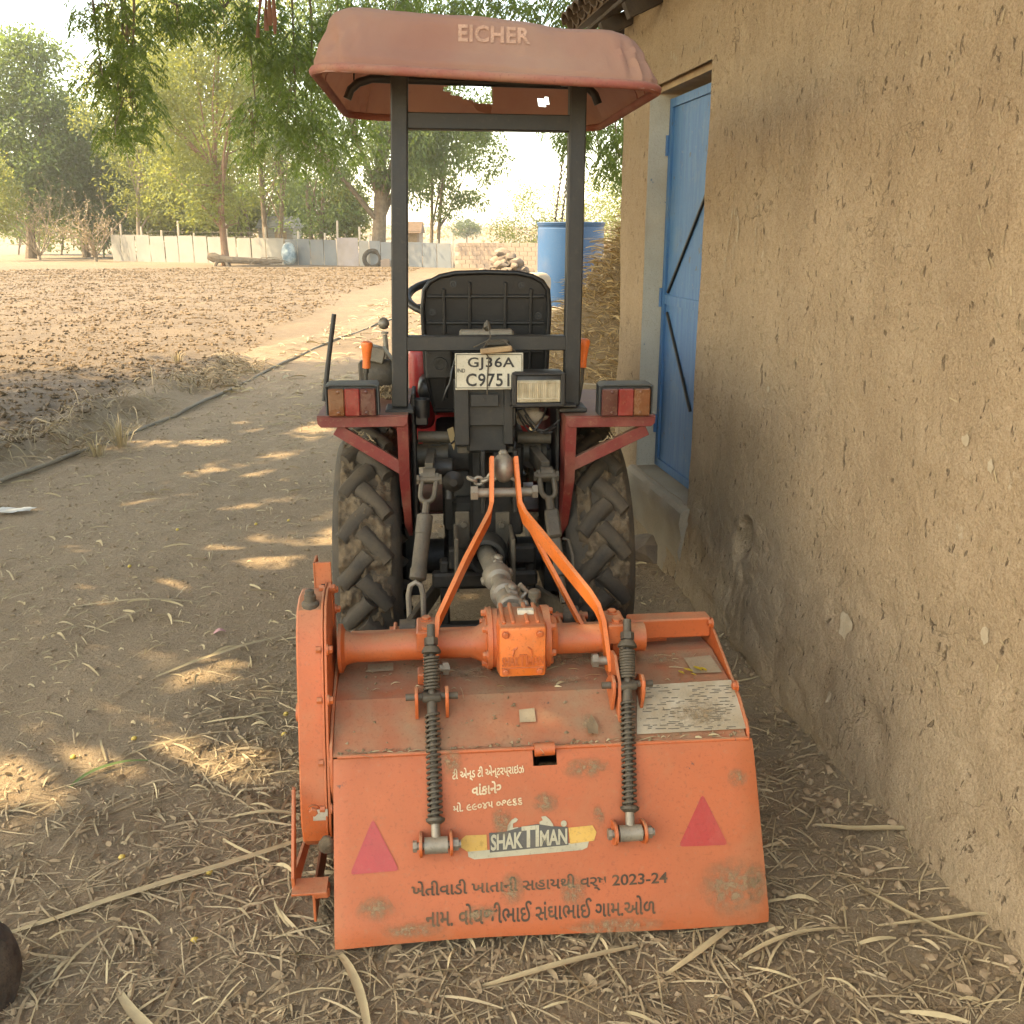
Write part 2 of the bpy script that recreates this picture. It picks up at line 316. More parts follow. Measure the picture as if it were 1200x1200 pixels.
# ------------------------------------------------------------------ mesh builder
class MB:
    def __init__(s): s.v = []; s.f = []
    def add(s, vs, fs):
        o = len(s.v); s.v += [tuple(p) for p in vs]; s.f += [tuple(i + o for i in f) for f in fs]; return s
    def bm(s, b):
        b.verts.index_update(); s.add([v.co[:] for v in b.verts], [[v.index for v in f.verts] for f in b.faces]); b.free(); return s
    def box(s, c, d, rot=None, bev=0.0, seg=1):
        b = bmesh.new(); bmesh.ops.create_cube(b, size=1)
        for v in b.verts: v.co = Vector((v.co.x * d[0], v.co.y * d[1], v.co.z * d[2]))
        if bev: bmesh.ops.bevel(b, geom=b.edges[:], offset=min(bev, min(d) * .45), segments=seg, affect='EDGES', profile=.5)
        m = Matrix.Translation(Vector(c))
        if rot is not None: m = m @ (rot.to_4x4() if isinstance(rot, Matrix) else Matrix.Rotation(rot[0], 4, 'X') if False else rot)
        b.transform(m); return s.bm(b)
    def bar(s, p0, p1, wd, th, up=(0, 0, 1), bev=.002):
        """flat bar from p0 to p1, wd across, th along the 'up' side"""
        p0, p1 = Vector(p0), Vector(p1); d = p1 - p0; L = d.length; y = d / L
        x = y.cross(Vector(up)); x.normalize(); z = x.cross(y)
        m = Matrix((x, y, z)).transposed().to_4x4(); m.translation = (p0 + p1) / 2
        b = bmesh.new(); bmesh.ops.create_cube(b, size=1)
        for v in b.verts: v.co = Vector((v.co.x * wd, v.co.y * L, v.co.z * th))
        if bev: bmesh.ops.bevel(b, geom=b.edges[:], offset=min(bev, wd * .4, th * .4), segments=1, affect='EDGES')
        b.transform(m); return s.bm(b)
    def sweep(s, pts, rad, seg=10, closed=False, caps=True):
        pts = [Vector(p) for p in pts]; n = len(pts)
        if not hasattr(rad, '__len__'): rad = [rad] * n
        tang = []
        for i in range(n):
            a = pts[(i - 1) % n] if (closed or i) else pts[i]; b = pts[(i + 1) % n] if (closed or i < n - 1) else pts[i]
            t = b - a; tang.append(t.normalized() if t.length > 1e-9 else Vector((0, 0, 1)))
        up = Vector((0, 0, 1)) if abs(tang[0].z) < .9 else Vector((1, 0, 0))
        x = tang[0].cross(up).normalized(); V = []
        for i in range(n):
            x = (x - tang[i] * x.dot(tang[i])); x = x.normalized() if x.length > 1e-6 else tang[i].orthogonal().normalized()
            y = tang[i].cross(x)
            for k in range(seg):
                a = 2 * math.pi * k / seg; V.append(pts[i] + (x * math.cos(a) + y * math.sin(a)) * rad[i])
        Fc = []
        for i in range(n if closed else n - 1):
            j = (i + 1) % n
            for k in range(seg):
                l = (k + 1) % seg; Fc.append((i * seg + k, i * seg + l, j * seg + l, j * seg + k))
        if caps and not closed:
            Fc.append(tuple(range(seg - 1, -1, -1))); Fc.append(tuple((n - 1) * seg + k for k in range(seg)))
        return s.add(V, Fc)
    def tube(s, p0, p1, r0, r1=None, seg=14): return s.sweep([p0, p1], [r0, r0 if r1 is None else r1], seg)
    def lathe(s, prof, origin=(0, 0, 0), axis=(0, 0, 1), seg=24, close=True):
        """prof: list of (radius, distance along axis)"""
        ax = Vector(axis).normalized(); x = ax.orthogonal().normalized(); y = ax.cross(x); o = Vector(origin)
        V = []; Fc = []; n = len(prof)
        for r, h in prof:
            for k in range(seg):
                a = 2 * math.pi * k / seg; V.append(o + ax * h + (x * math.cos(a) + y * math.sin(a)) * r)
        for i in range(n - 1):
            for k in range(seg):
                l = (k + 1) % seg; Fc.append((i * seg + k, i * seg + l, (i + 1) * seg + l, (i + 1) * seg + k))
        if close:
            Fc.append(tuple(range(seg - 1, -1, -1))); Fc.append(tuple((n - 1) * seg + k for k in range(seg)))
        return s.add(V, Fc)
    def prism(s, poly, th, fn, bev=0.0):
        """poly: 2-D outline; fn(u,v,w) -> 3-D, w from 0..th"""
        n = len(poly)
        V = [fn(u, v, 0) for u, v in poly] + [fn(u, v, th) for u, v in poly]
        b = bmesh.new(); bv = [b.verts.new(p) for p in V]
        b.faces.new(bv[:n][::-1]); b.faces.new(bv[n:])
        for i in range(n): b.faces.new((bv[i], bv[(i + 1) % n], bv[n + (i + 1) % n], bv[n + i]))
        bmesh.ops.recalc_face_normals(b, faces=b.faces[:])
        if bev: bmesh.ops.bevel(b, geom=[e for e in b.edges if len(e.link_faces) == 2 and e.calc_face_angle(0) > .7], offset=bev, segments=1, affect='EDGES')
        return s.bm(b)
    def bolt(s, p, ax, r=.009, h=.007):
        ax = Vector(ax).normalized(); p = Vector(p)
        s.lathe([(r * 1.35, -.001), (r * 1.35, h * .25)], p, ax, 12)
        s.lathe([(r, h * .2), (r, h * .85), (r * .8, h)], p, ax, 6); return s
    def build(s, name, mat, parent=None, sharp=35, loc=None):
        me = bpy.data.meshes.new(name); me.from_pydata(s.v, [], s.f)
        me.polygons.foreach_set('use_smooth', [True] * len(me.polygons)); me.set_sharp_from_angle(angle=math.radians(sharp))
        me.materials.append(M[mat] if isinstance(mat, str) else mat); me.update()
        o = bpy.data.objects.new(name, me); COL.objects.link(o)
        if parent is not None: o.parent = parent
        if loc is not None: o.location = loc
        return o
def npmesh(name, V, Fq, mat, parent=None, smooth=False):
    me = bpy.data.meshes.new(name); V = np.asarray(V, np.float32); Fq = np.asarray(Fq, np.int32); k = Fq.shape[1]
    me.vertices.add(len(V)); me.vertices.foreach_set('co', V.ravel())
    me.loops.add(Fq.size); me.loops.foreach_set('vertex_index', Fq.ravel())
    me.polygons.add(len(Fq)); me.polygons.foreach_set('loop_start', np.arange(0, Fq.size, k, dtype=np.int32))
    me.polygons.foreach_set('use_smooth', np.full(len(Fq), smooth)); me.update(calc_edges=True); me.validate()
    me.materials.append(M[mat] if isinstance(mat, str) else mat)
    o = bpy.data.objects.new(name, me); COL.objects.link(o)
    if parent is not None: o.parent = parent
    return o
def gridf(nu, nv, closed_u=False):
    F = []
    for i in range(nu if closed_u else nu - 1):
        for j in range(nv - 1):
            a = i * nv + j; b = ((i + 1) % nu) * nv + j; F.append((a, b, b + 1, a + 1))
    return F
def tag(o, label=None, cat=None, group=None, kind=None):
    if label: o['label'] = label
    if cat: o['category'] = cat
    if group: o['group'] = group
    if kind: o['kind'] = kind
    return o
def thing(name, label, cat, loc=(0, 0, 0), rz=0, group=None):
    o = bpy.data.objects.new(name, None); COL.objects.link(o); o.location = loc; o.rotation_euler = (0, 0, rz)
    o.empty_display_size = .1
    return tag(o, label, cat, group)
def arc(c, r, a0, a1, n, fn): return [fn(c[0] + r * math.cos(a0 + (a1 - a0) * i / n), c[1] + r * math.sin(a0 + (a1 - a0) * i / n)) for i in range(n + 1)]
def textmesh(body, bold=.0, res=3, space=1.0):
    cu = bpy.data.curves.new('t', 'FONT'); cu.body = body; cu.offset = bold; cu.resolution_u = res; cu.space_character = space
    o = bpy.data.objects.new('t', cu); COL.objects.link(o)
    dg = bpy.context.evaluated_depsgraph_get(); me = bpy.data.meshes.new_from_object(o.evaluated_get(dg))
    V = np.array([v.co[:] for v in me.vertices]); Fc = [tuple(p.vertices) for p in me.polygons]
    bpy.data.objects.remove(o); bpy.data.curves.remove(cu); bpy.data.meshes.remove(me)
    lo = V.min(0); hi = V.max(0); V = (V - lo) / np.maximum(hi - lo, 1e-6)
    return V, Fc
def lettering(name, body, quad, mat, parent, bold=.0, lift=.0008, space=1.0, nrm=None):
    """quad: four 3-D corners (bottom-left, bottom-right, top-right, top-left)"""
    V, Fc = textmesh(body, bold, 3, space); q = [Vector(p) for p in quad]
    n = nrm if nrm is not None else (q[1] - q[0]).cross(q[3] - q[0]).normalized()
    P = [(q[0] * (1 - a) + q[1] * a) * (1 - b) + (q[3] * (1 - a) + q[2] * a) * b + n * lift for a, b, _ in V]
    mb = MB(); mb.add(P, Fc); return mb.build(name, mat, parent)

# ================================================================== SETTING
PIPE = np.array([(-4.1, 2.0), (-3.62, 4.0), (-3.26, 5.77), (-3.09, 7.08), (-3.0, 8.13), (-2.92, 10.72), (-2.70, 13.5), (-2.44, 17.06), (-2.2, 19.0)])
def pipe_x(y): return np.interp(y, PIPE[:, 1], PIPE[:, 0])
def sstep(a, b, x):
    t = np.clip((np.asarray(x, float) - a) / (b - a), 0, 1); return t * t * (3 - 2 * t)
def field_mask(x, y):
    d = pipe_x(y) - x
    edge = 0.38 + sstep(12, 18, y) * 1.3 + fbm(np.asarray(x) * .4, np.asarray(y) * .4, 60, 2) * 1.2
    return sstep(edge, edge + .45, d) * (1 - sstep(43, 47, y + np.asarray(x) * -.25 - 4)) * sstep(-30, -20, x)
def ridge(x, y):
    d = pipe_x(y) - x
    n = fbm(np.asarray(x) * 1.6, np.asarray(y) * 1.6, 40, 3)
    return np.exp(-((d - .50) / .30) ** 2) * (.07 + .26 * n) * sstep(3.0, 5.0, y) * (1 - sstep(12.5, 16, y))
def hgt(x, y):
    x = np.asarray(x, float); y = np.asarray(y, float)
    f = field_mask(x, y); near = 1 - sstep(20, 40, y)
    h = .020 * fbm(x * 1.3, y * 1.3, 1, 3) + .016 * fbm(x * 7, y * 7, 5, 3) * (1 - sstep(6, 12, y))
    h = h + f * (.16 * np.abs(fbm(x * 1.1 + y * .25, y * 2.3, 11, 3)) + .06 * fbm(x * 4, y * 4, 15, 3) + .03) * (.4 + .6 * near)
    h = h + ridge(x, y)
    h = h * (1 - .8 * np.exp(-(((x - .05) / .7) ** 2 + ((y - 2.6) / 1.3) ** 2)))
    # a low bank of crumbled earth along the foot of the mud wall
    wd = (1.432 - .165 * y) - x
    h = h + (.055 + .07 * fbm(x * 5, y * 5, 21, 3)) * np.exp(-(np.clip(wd, 0, 9) / .10) ** 2) * (y < 5.3) * (wd > -1.5)
    return h
def growing(lo, hi, a, b, step, g, gmax):
    xs = list(np.arange(a, b + 1e-6, step)); st = step; x = b
    while x < hi: st = min(st * g, gmax); x += st; xs.append(x)
    st = step; x = a; left = []
    while x > lo: st = min(st * g, gmax); x -= st; left.append(x)
    return np.array(left[::-1] + xs)
gx = growing(-900, 900, -3.7, 1.3, .032, 1.055, 60); gy = growing(-40, 1500, .9, 5.6, .032, 1.03, 70)
GX, GY = np.meshgrid(gx, gy, indexing='ij'); GZ = hgt(GX, GY)
GZ = GZ + sstep(160, 420, GY) * 5.5 * (1 + .6 * fbm(GX / 90, GY / 200, 3, 2))
V = np.stack([GX.ravel(), GY.ravel(), GZ.ravel()], 1); nx, ny = len(gx), len(gy)
ii, jj = np.meshgrid(np.arange(nx - 1), np.arange(ny - 1), indexing='ij'); a = (ii * ny + jj).ravel()
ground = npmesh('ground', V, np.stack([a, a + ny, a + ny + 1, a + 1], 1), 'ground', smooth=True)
tag(ground, kind='structure')
zc = np.ones((len(V), 4), np.float32)
zc[:, 0] = np.maximum(field_mask(V[:, 0], V[:, 1]), sstep(10.5, 14, V[:, 1]) * .9)  # far yard also darkened here: strong sunlight offset in the soil colour
lz = np.maximum(sstep(4.2, 2.4, V[:, 1]) * sstep(-2.2, -.4, V[:, 0] + (V[:, 1] - 2) * .3), np.exp(-((pipe_x(V[:, 1]) - V[:, 0] - .35) / .30) ** 2) * .55)
lz = np.maximum(lz, sstep(14, 22, V[:, 1]) * sstep(-6, -1, V[:, 0]) * .35); lz = np.maximum(lz, sstep(43, 60, V[:, 1]) * .5)
zc[:, 1] = lz; zc[:, 2] = 0
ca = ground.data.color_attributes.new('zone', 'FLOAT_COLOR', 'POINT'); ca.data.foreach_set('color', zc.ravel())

def gz(x, y): return float(hgt(x, y))

# clods of the tilled field (beyond counting: one object)
ico = bmesh.new(); bmesh.ops.create_icosphere(ico, subdivisions=1, radius=1); icoV = np.array([v.co[:] for v in ico.verts]); ico.verts.index_update()
icoF = np.array([[v.index for v in f.verts] for f in ico.faces]); ico.free()
def rocks(name, P, S, mat, jit=.35, flat=.65, parent=None, ico=False):
    bV, bF, j2 = (icoV, icoF, .8) if ico else (octV, octF, 2); m_ = len(bV)
    n = len(P); Vv = bV[None] * (1 + (rng.random((n, m_, 1)) - .5) * 2 * jit) + (rng.random((n, m_, 3)) - .5) * j2 * jit
    Vv = Vv * S[:, None, None] * np.stack([.7 + .7 * rng.random(n), .7 + .7 * rng.random(n), flat * (.7 + .6 * rng.random(n))], 1)[:, None, :]
    Vv = Vv + P[:, None, :]
    Fv = bF[None] + (np.arange(n) * m_)[:, None, None]
    return npmesh(name, Vv.reshape(-1, 3), Fv.reshape(-1, 3), mat, parent)
octV = np.array([(1, 0, 0), (-1, 0, 0), (0, 1, 0), (0, -1, 0), (0, 0, 1), (0, 0, -1.0)]); octF = np.array([(0, 2, 4), (2, 1, 4), (1, 3, 4), (3, 0, 4), (2, 0, 5), (1, 2, 5), (3, 1, 5), (0, 3, 5)])
N = 110000
y = 4.5 + 41 * rng.random(N) ** 1.7; x = -1.5 - (y * .62 + 2) * rng.random(N)
k = (field_mask(x, y) > .3 + .5 * rng.random(N)) & (fbm(x * .9, y * 1.6, 77, 3) + .5 > rng.random(N) * .9)
x, y = x[k], y[k]; S = (.006 + .022 * rng.random(len(x)) ** 3.4) * (.8 + y / 26)
tag(rocks('field_clods', np.stack([x, y, hgt(x, y) + S * .2], 1), S, 'clod'), 'brown earth clods of the tilled field', 'clods', kind='stuff')
N = 11000
x = -3.6 + 4.7 * rng.random(N); y = 1.2 + 7.5 * rng.random(N) ** 1.3; S = .0025 + .008 * rng.random(N) ** 3
tag(rocks('path_crumbs', np.stack([x, y, hgt(x, y) + S * .3], 1), S, 'crumb'), 'small crumbs of earth scattered over the trodden path', 'soil crumbs', kind='stuff')

# ------------------------------------------------------------------ mud house on the right
dW = Vector((-.165, 1, 0)).normalized(); nW = Vector((-1, -.165, 0)).normalized(); AW = Vector((1.432, 0, 0))
def W(s, z, o=0.0): return AW + dW * s + nW * o + Vector((0, 0, z))
def wall_hit(px, py, o=0.0):
    d = ray(px, py); p0 = AW + nW * o; c0 = Vector((0, 0, CAMH)); k = (p0 - c0).dot(nW) / d.dot(nW); p = c0 + d * k
    return (p - AW).dot(dW), p.z
S0, S1, SE = 4.034, 4.804, 5.25; ZB, ZT = .40, 2.20
house = thing('mud_house', 'mud plastered house with a blue metal door', 'house', (0, 0, 0))
hs, hz = wall_hit(872, 632)
ss = np.unique(np.concatenate([np.arange(-2.2, S0 - .013, .026), np.arange(hs - .13, hs + .13, .0071), np.linspace(S0, S1, 22), np.linspace(S1, SE, 16)]))
zs = np.unique(np.concatenate([np.arange(-.25, ZB - .013, .026), np.arange(hz - .15, hz + .15, .0073), np.linspace(ZB, ZT, 70), np.linspace(ZT, 2.72, 20)]))
SS, ZZ = np.meshgrid(ss, zs, indexing='ij')
off = .030 * fbm(SS * 1.1, ZZ * 1.1, 90, 3) + .018 * fbm(SS * 4, ZZ * 4, 95, 3) + .010 * fbm(SS * 16, ZZ * 16, 99, 2)
off = off + .055 * np.exp(-(np.clip(ZZ, 0, 9) / .30) ** 2) - .05 * np.clip(fbm(SS * 6.3, ZZ * 8.5, 120, 4) - .05, 0, 1) * np.exp(-(ZZ / .40) ** 2) * 2
crk = np.abs(fbm(SS * 2.2 + 3, ZZ * 1.6, 140, 4)); off = off - .012 * np.exp(-(crk / .018) ** 2) * np.exp(-((ZZ - .1) / .4) ** 2)
rr = np.sqrt(((SS - hs + .25 * (ZZ - hz)) / (.058 + .02 * fbm(SS * 20, ZZ * 20, 150, 2))) ** 2 + ((ZZ - hz) / .082) ** 2); off = off - .060 * np.exp(-rr ** 6) - .06 * np.exp(-(((SS - hs) / .03) ** 2 + ((ZZ - hz - .03) / .022) ** 2) ** 2)
off = off * np.where((np.abs(SS - S0) < .012) | (np.abs(SS - S1) < .02), .35, 1)
Pw = np.array(AW)[None, None] + np.array(dW)[None, None] * SS[..., None] + np.array(nW)[None, None] * off[..., None]
Pw[..., 2] = ZZ
# the edge of the doorway is uneven
Fw = []
nz = len(zs)
for i in range(len(ss) - 1):
    for j in range(nz - 1):
        sm = (ss[i] + ss[i + 1]) / 2; zm = (zs[j] + zs[j + 1]) / 2
        if S0 < sm < S1 and ZB < zm < ZT: continue
        q = i * nz + j; Fw.append((q, q + 1, q + nz + 1, q + nz))
wall = npmesh('wall', Pw.reshape(-1, 3), np.array(Fw), 'wall', house, smooth=True)
tag(wall, 'brown mud plastered wall with straw pits')
# body of the house behind the plaster face (end wall, back of the doorway)
b = MB()
def wbox(mb, s0, s1, z0, z1, o0, o1, bev=.0):
    P = [W(s, z, o) for s in (s0, s1) for z in (z0, z1) for o in (o0, o1)]
    mb.add(P, [(0, 1, 3, 2), (4, 6, 7, 5), (0, 4, 5, 1), (2, 3, 7, 6), (0, 2, 6, 4), (1, 5, 7, 3)]); return mb
wbox(b, SE - .42, SE - .012, -.2, 2.70, -.36, -.035); wbox(b, SE - .40, SE - .012, -.2, 2.70, -3.6, -.365)
wbox(b, -2.2, S0 - .012, -.2, 2.70, -.36, -.07); wbox(b, S0 - .02, SE - .42, ZT + .012, 2.70, -.34, -.05)
b.build('wall_core', 'wall', house)
n = 2600; qs = -1.5 + 6.6 * rng.random(n); qz = .05 + 2.5 * rng.random(n); kk = ~((qs > S0 - .03) & (qs < S1 + .03) & (qz > ZB - .05)); qs, qz = qs[kk], qz[kk]; n = len(qs)
ji = np.clip(np.searchsorted(zs, qz), 1, nz - 1); ii_ = np.clip(np.searchsorted(ss, qs), 1, len(ss) - 1); oo = off[ii_, ji] + .0016
an_ = rng.normal(size=n) * .7 + math.pi / 2; Ls = .008 + .028 * rng.random(n) ** 2; Ws = .0012 + .0016 * rng.random(n)
def wp(s_, z_, o_): return np.array(AW)[None] + np.array(dW)[None] * s_[:, None] + np.array(nW)[None] * o_[:, None] + np.stack([0 * z_, 0 * z_, z_], 1)
cs, sn = np.cos(an_), np.sin(an_); V4 = np.stack([wp(qs - sn * Ws, qz + cs * Ws, oo), wp(qs + sn * Ws, qz - cs * Ws, oo), wp(qs + sn * Ws + cs * Ls, qz - cs * Ws + sn * Ls, oo + .002), wp(qs - sn * Ws + cs * Ls, qz + cs * Ws + sn * Ls, oo + .002)], 1)
tag(npmesh('embedded_straw', V4.reshape(-1, 3), np.arange(4 * n).reshape(-1, 4), 'straw', house), kind='stuff')
b = MB()
# far jamb in grey cement, with slightly uneven face
nzj = 40; V = []; 
for i in range(nzj + 1):
    z = ZB - .02 + (ZT + .03 - ZB) * i / nzj
    for j in range(9):
        o = .006 - .21 * j / 8; V.append(W(S1 + .004 - .012 * float(fbm(z * 5, o * 9, 200, 3)) - .003, z, o))
b.add(V, gridf(nzj + 1, 9)); b.build('door_jamb', 'plaster_grey', house)
b = MB(); wbox(b, S0 - .01, S1 + .01, ZT - .025, ZT + .01, -.30, -.03); b.build('lintel', 'wood', house)
# step below the door
b = MB()
n = 26; V = []
prof = [(-.30, ZB), (-.05, ZB), (.028, ZB - .004), (.048, ZB - .022), (.052, ZB - .07), (.040, ZB - .13), (.052, ZB - .2), (.03, .12), (.05, -.1)]
for i in range(n + 1):
    s = S0 - .05 + (S1 + .03 - S0 + .05) * i / n
    for j, (o, z) in enumerate(prof):
        e = .008 * float(fbm(s * 6, j * .7, 210, 3)) if j > 1 else .004 * float(fbm(s * 6, j * 1.3, 211, 2))
        V.append(W(s, z + e * .8, o + e * 1.5))
b.add(V, gridf(n + 1, len(prof)) + [tuple(range(len(prof))), tuple(n * len(prof) + j for j in range(len(prof)))]); b.build('door_step', 'step', house)
# door: sheet panel, frame strips, rail, diagonal braces
DO = -.100
b = MB(); wbox(b, S0 + .005, S1 - .012, ZB + .006, ZT - .045, DO - .02, DO); door = b.build('door', 'door', house)
tag(door, 'weathered blue sheet metal door with diagonal braces')
b = MB(); fw = .038
for (s0, s1, z0, z1) in ((S1 - .012 - fw, S1 - .013, ZB + .008, ZT - .048), (S0 + .006, S0 + fw, ZB + .008, ZT - .048), (S0 + fw + .001, S1 - .013 - fw, ZT - .048 - fw, ZT - .049), (S0 + fw + .001, S1 - .013 - fw, ZB + .008, ZB + .008 + fw)):
    wbox(b, s0, s1, z0, z1, DO - .01, DO + .012)
b.build('door_frame', 'door', door)
_, zr = wall_hit(787, 352, DO)
b = MB(); wbox(b, S0 + fw + .002, S1 - .014 - fw, zr - .022, zr + .022, DO - .01, DO + .010); b.build('rail', 'door', door)
def wline(pxa, pya, pxb, pyb, o):
    a0 = wall_hit(pxa, pya, o); a1 = wall_hit(pxb, pyb, o); return a0, a1
for q in ((782, 343, 836, 205), (781, 366, 808, 482)):
    a0, a1 = wline(*q, DO + .008); a1 = (max(a1[0], S0 + .05), a1[1])
    b = MB(); b.bar(W(a0[0], a0[1], DO + .006), W(a1[0], a1[1], DO + .006), .013, .012, up=nW, bev=.002); b.build('brace', 'black', door)  # black colour puts in the shadow line along each angle iron
for zq in (.62, 1.25, 1.95): b = MB(); b.tube(W(S1 - .010, zq - .045, DO + .016), W(S1 - .010, zq + .045, DO + .016), .009); b.build('hinge', 'door', door)
# pale scars and white scuffs on the plaster
def scar(px, py, rx, ry, seed):
    s, z = wall_hit(px, py); r_ = random.Random(seed); P = []
    n = 14; c = len(P)
    o_at = lambda a, c_: float(np.interp(a, ss, off[:, np.argmin(np.abs(zs - c_))]))
    for k_ in range(n):
        a = 2 * math.pi * k_ / n; q = .65 + .5 * r_.random()
        s_, z_ = s + rx * q * math.cos(a), z + ry * q * math.sin(a); P.append(W(s_, z_, o_at(s_, z_) + .0035))
    P.append(W(s, z, o_at(s, z) + .005)); mb = MB(); mb.add(P, [(k_, (k_ + 1) % n, n) for k_ in range(n)]); mb.build('plaster_scar', 'scar', house)
for q in ((993, 732, .035, .045, 1), (1132, 516, .014, .016, 2), (1161, 546, .012, .016, 3), (898, 456, .015, .015, 4), (1155, 745, .016, .02, 5), (985, 815, .014, .022, 6)): scar(*q)
r_ = random.Random(5)
for (x0, y0, x1, y1) in ((857, 250, 851, 322), (868, 262, 857, 318), (890, 240, 883, 312), (862, 247, 866, 262), (812, 60, 826, 50), (786, 64, 792, 72), (838, 575, 846, 610)):
    mb = MB()
    for q in range(7):
        t = q / 7 + r_.random() * .05; xx = x0 + (x1 - x0) * t + r_.uniform(-1.5, 1.5); yy = y0 + (y1 - y0) * t
        s, z = wall_hit(xx, yy); zi = np.argmin(np.abs(zs - z)); o = float(np.interp(s, ss, off[:, zi])) + .004; wq = .0035 * (.6 + r_.random()); hq = .012 * (.5 + r_.random())
        mb.add([W(s - wq, z - hq, o), W(s + wq, z - hq * .7, o), W(s + wq * .6, z + hq, o), W(s - wq, z + hq * .8, o)], [(0, 1, 2, 3)])
    mb.build('chalk_scuff', 'scar', house)
# tiled roof with overhanging eave
b = MB(); EO = .17
for s in np.arange(-2.0, 5.75, .42): b.bar(W(s, 2.50, EO - .01), W(s, 3.30, -1.6), .05, .07, up=nW)
b.build('rafter', 'dark_wood', house)
b = MB()
for o_, z_ in ((.13, 2.575), (.0, 2.655), (-.25, 2.79)): b.bar(W(-2.1, z_, o_), W(5.78, z_, o_), .03, .02)
b.build('batten', 'dark_wood', house)
def tile_mesh():
    mb = MB(); V = []
    for i in range(7):
        a = math.pi * i / 6
        for t, r0 in ((0, .075), (1, .060)): V.append((r0 * math.cos(a), t * .30, r0 * math.sin(a) * .75))
    for i in range(7):
        a = math.pi * i / 6
        for t, r0 in ((0, .063), (1, .048)): V.append((r0 * math.cos(a), t * .30, r0 * math.sin(a) * .75))
    F = []
    for i in range(6): F += [(2 * i, 2 * i + 1, 2 * i + 3, 2 * i + 2), (14 + 2 * i, 14 + 2 * i + 2, 14 + 2 * i + 3, 14 + 2 * i + 1), (2 * i, 2 * i + 2, 14 + 2 * i + 2, 14 + 2 * i)]
    mb.add(V, F); o = mb.build('roof_tile', 'tile', house); return o
t0 = tile_mesh(); slope = math.atan2(.80, 1.9); az = math.atan2(-nW.x, -(-nW.y)) 
inW = -nW
def tile_mat(s, row, flip):
    yv = (inW * math.cos(slope) + Vector((0, 0, math.sin(slope)))).normalized(); xv = dW.copy(); zv = xv.cross(yv)
    if zv.z < 0: xv = -xv; zv = xv.cross(yv)
    if flip: zv = -zv; xv = -xv
    m = Matrix((xv, yv, zv)).transposed().to_4x4()
    p = W(s, 2.60, EO + .03) + yv * (row * .25) + Vector((0, 0, .055 if not flip else .06)) + Vector((0, 0, random.uniform(-.006, .006)))
    m.translation = p; return m
first = True
for row in range(5):
    for i in range(30):
        s = 5.78 - i * .13
        for fl in (0, 1):
            o = t0 if first else t0.copy()
            if not first: COL.objects.link(o); o.parent = house
            first = False
            o.matrix_local = tile_mat(s - .065 * fl, row, fl)
b = MB()
V = [W(-2.2, 2.60, EO), W(5.8, 2.60, EO), W(5.8, 3.55, -2.0), W(-2.2, 3.55, -2.0), W(-2.2, 2.64, EO), W(5.8, 2.64, EO), W(5.8, 3.59, -2.0), W(-2.2, 3.59, -2.0)]
b.add(V, [(0, 1, 2, 3), (4, 7, 6, 5), (0, 4, 5, 1), (1, 5, 6, 2), (2, 6, 7, 3), (3, 7, 4, 0)]); b.build('roof_deck', 'tile', house)
# stone at the foot of the step
def stone(name, p, s, seed, mat='stone', rz=0.0, label=None, cat=None, group=None, sub=2):
    b = bmesh.new(); bmesh.ops.create_icosphere(b, subdivisions=sub, radius=1); q = random.Random(seed)
    cuts = [(Vector((q.gauss(0, 1), q.gauss(0, 1), q.gauss(0, 1))).normalized(), q.uniform(.55, .85)) for _ in range(9)]
    for v in b.verts:
        for n_, d_ in cuts:
            e = v.co.dot(n_) - d_
            if e > 0: v.co -= n_ * e * .9
        v.co *= 1 + q.uniform(-.035, .035)
        v.co = Vector((v.co.x * s[0], v.co.y * s[1], v.co.z * s[2]))
    mb = MB(); mb.bm(b); o = mb.build(name, mat, None, 30, p); o.rotation_euler = (q.uniform(-.2, .2), q.uniform(-.2, .2), rz)
    return tag(o, label, cat, group)
p = at_z(776, 668, .0); stone('step_stone', (p.x - .02, p.y + .12, .06), (.12, .20, .10), 3, 'stone', .1, 'rough brown stone at the foot of the door step', 'stone')
stone('dark_stone', (-1.115, 1.60, .06), (.085, .10, .13), 9, 'dark_stone', .4, 'dark rough stone standing in the straw', 'stone', sub=3)

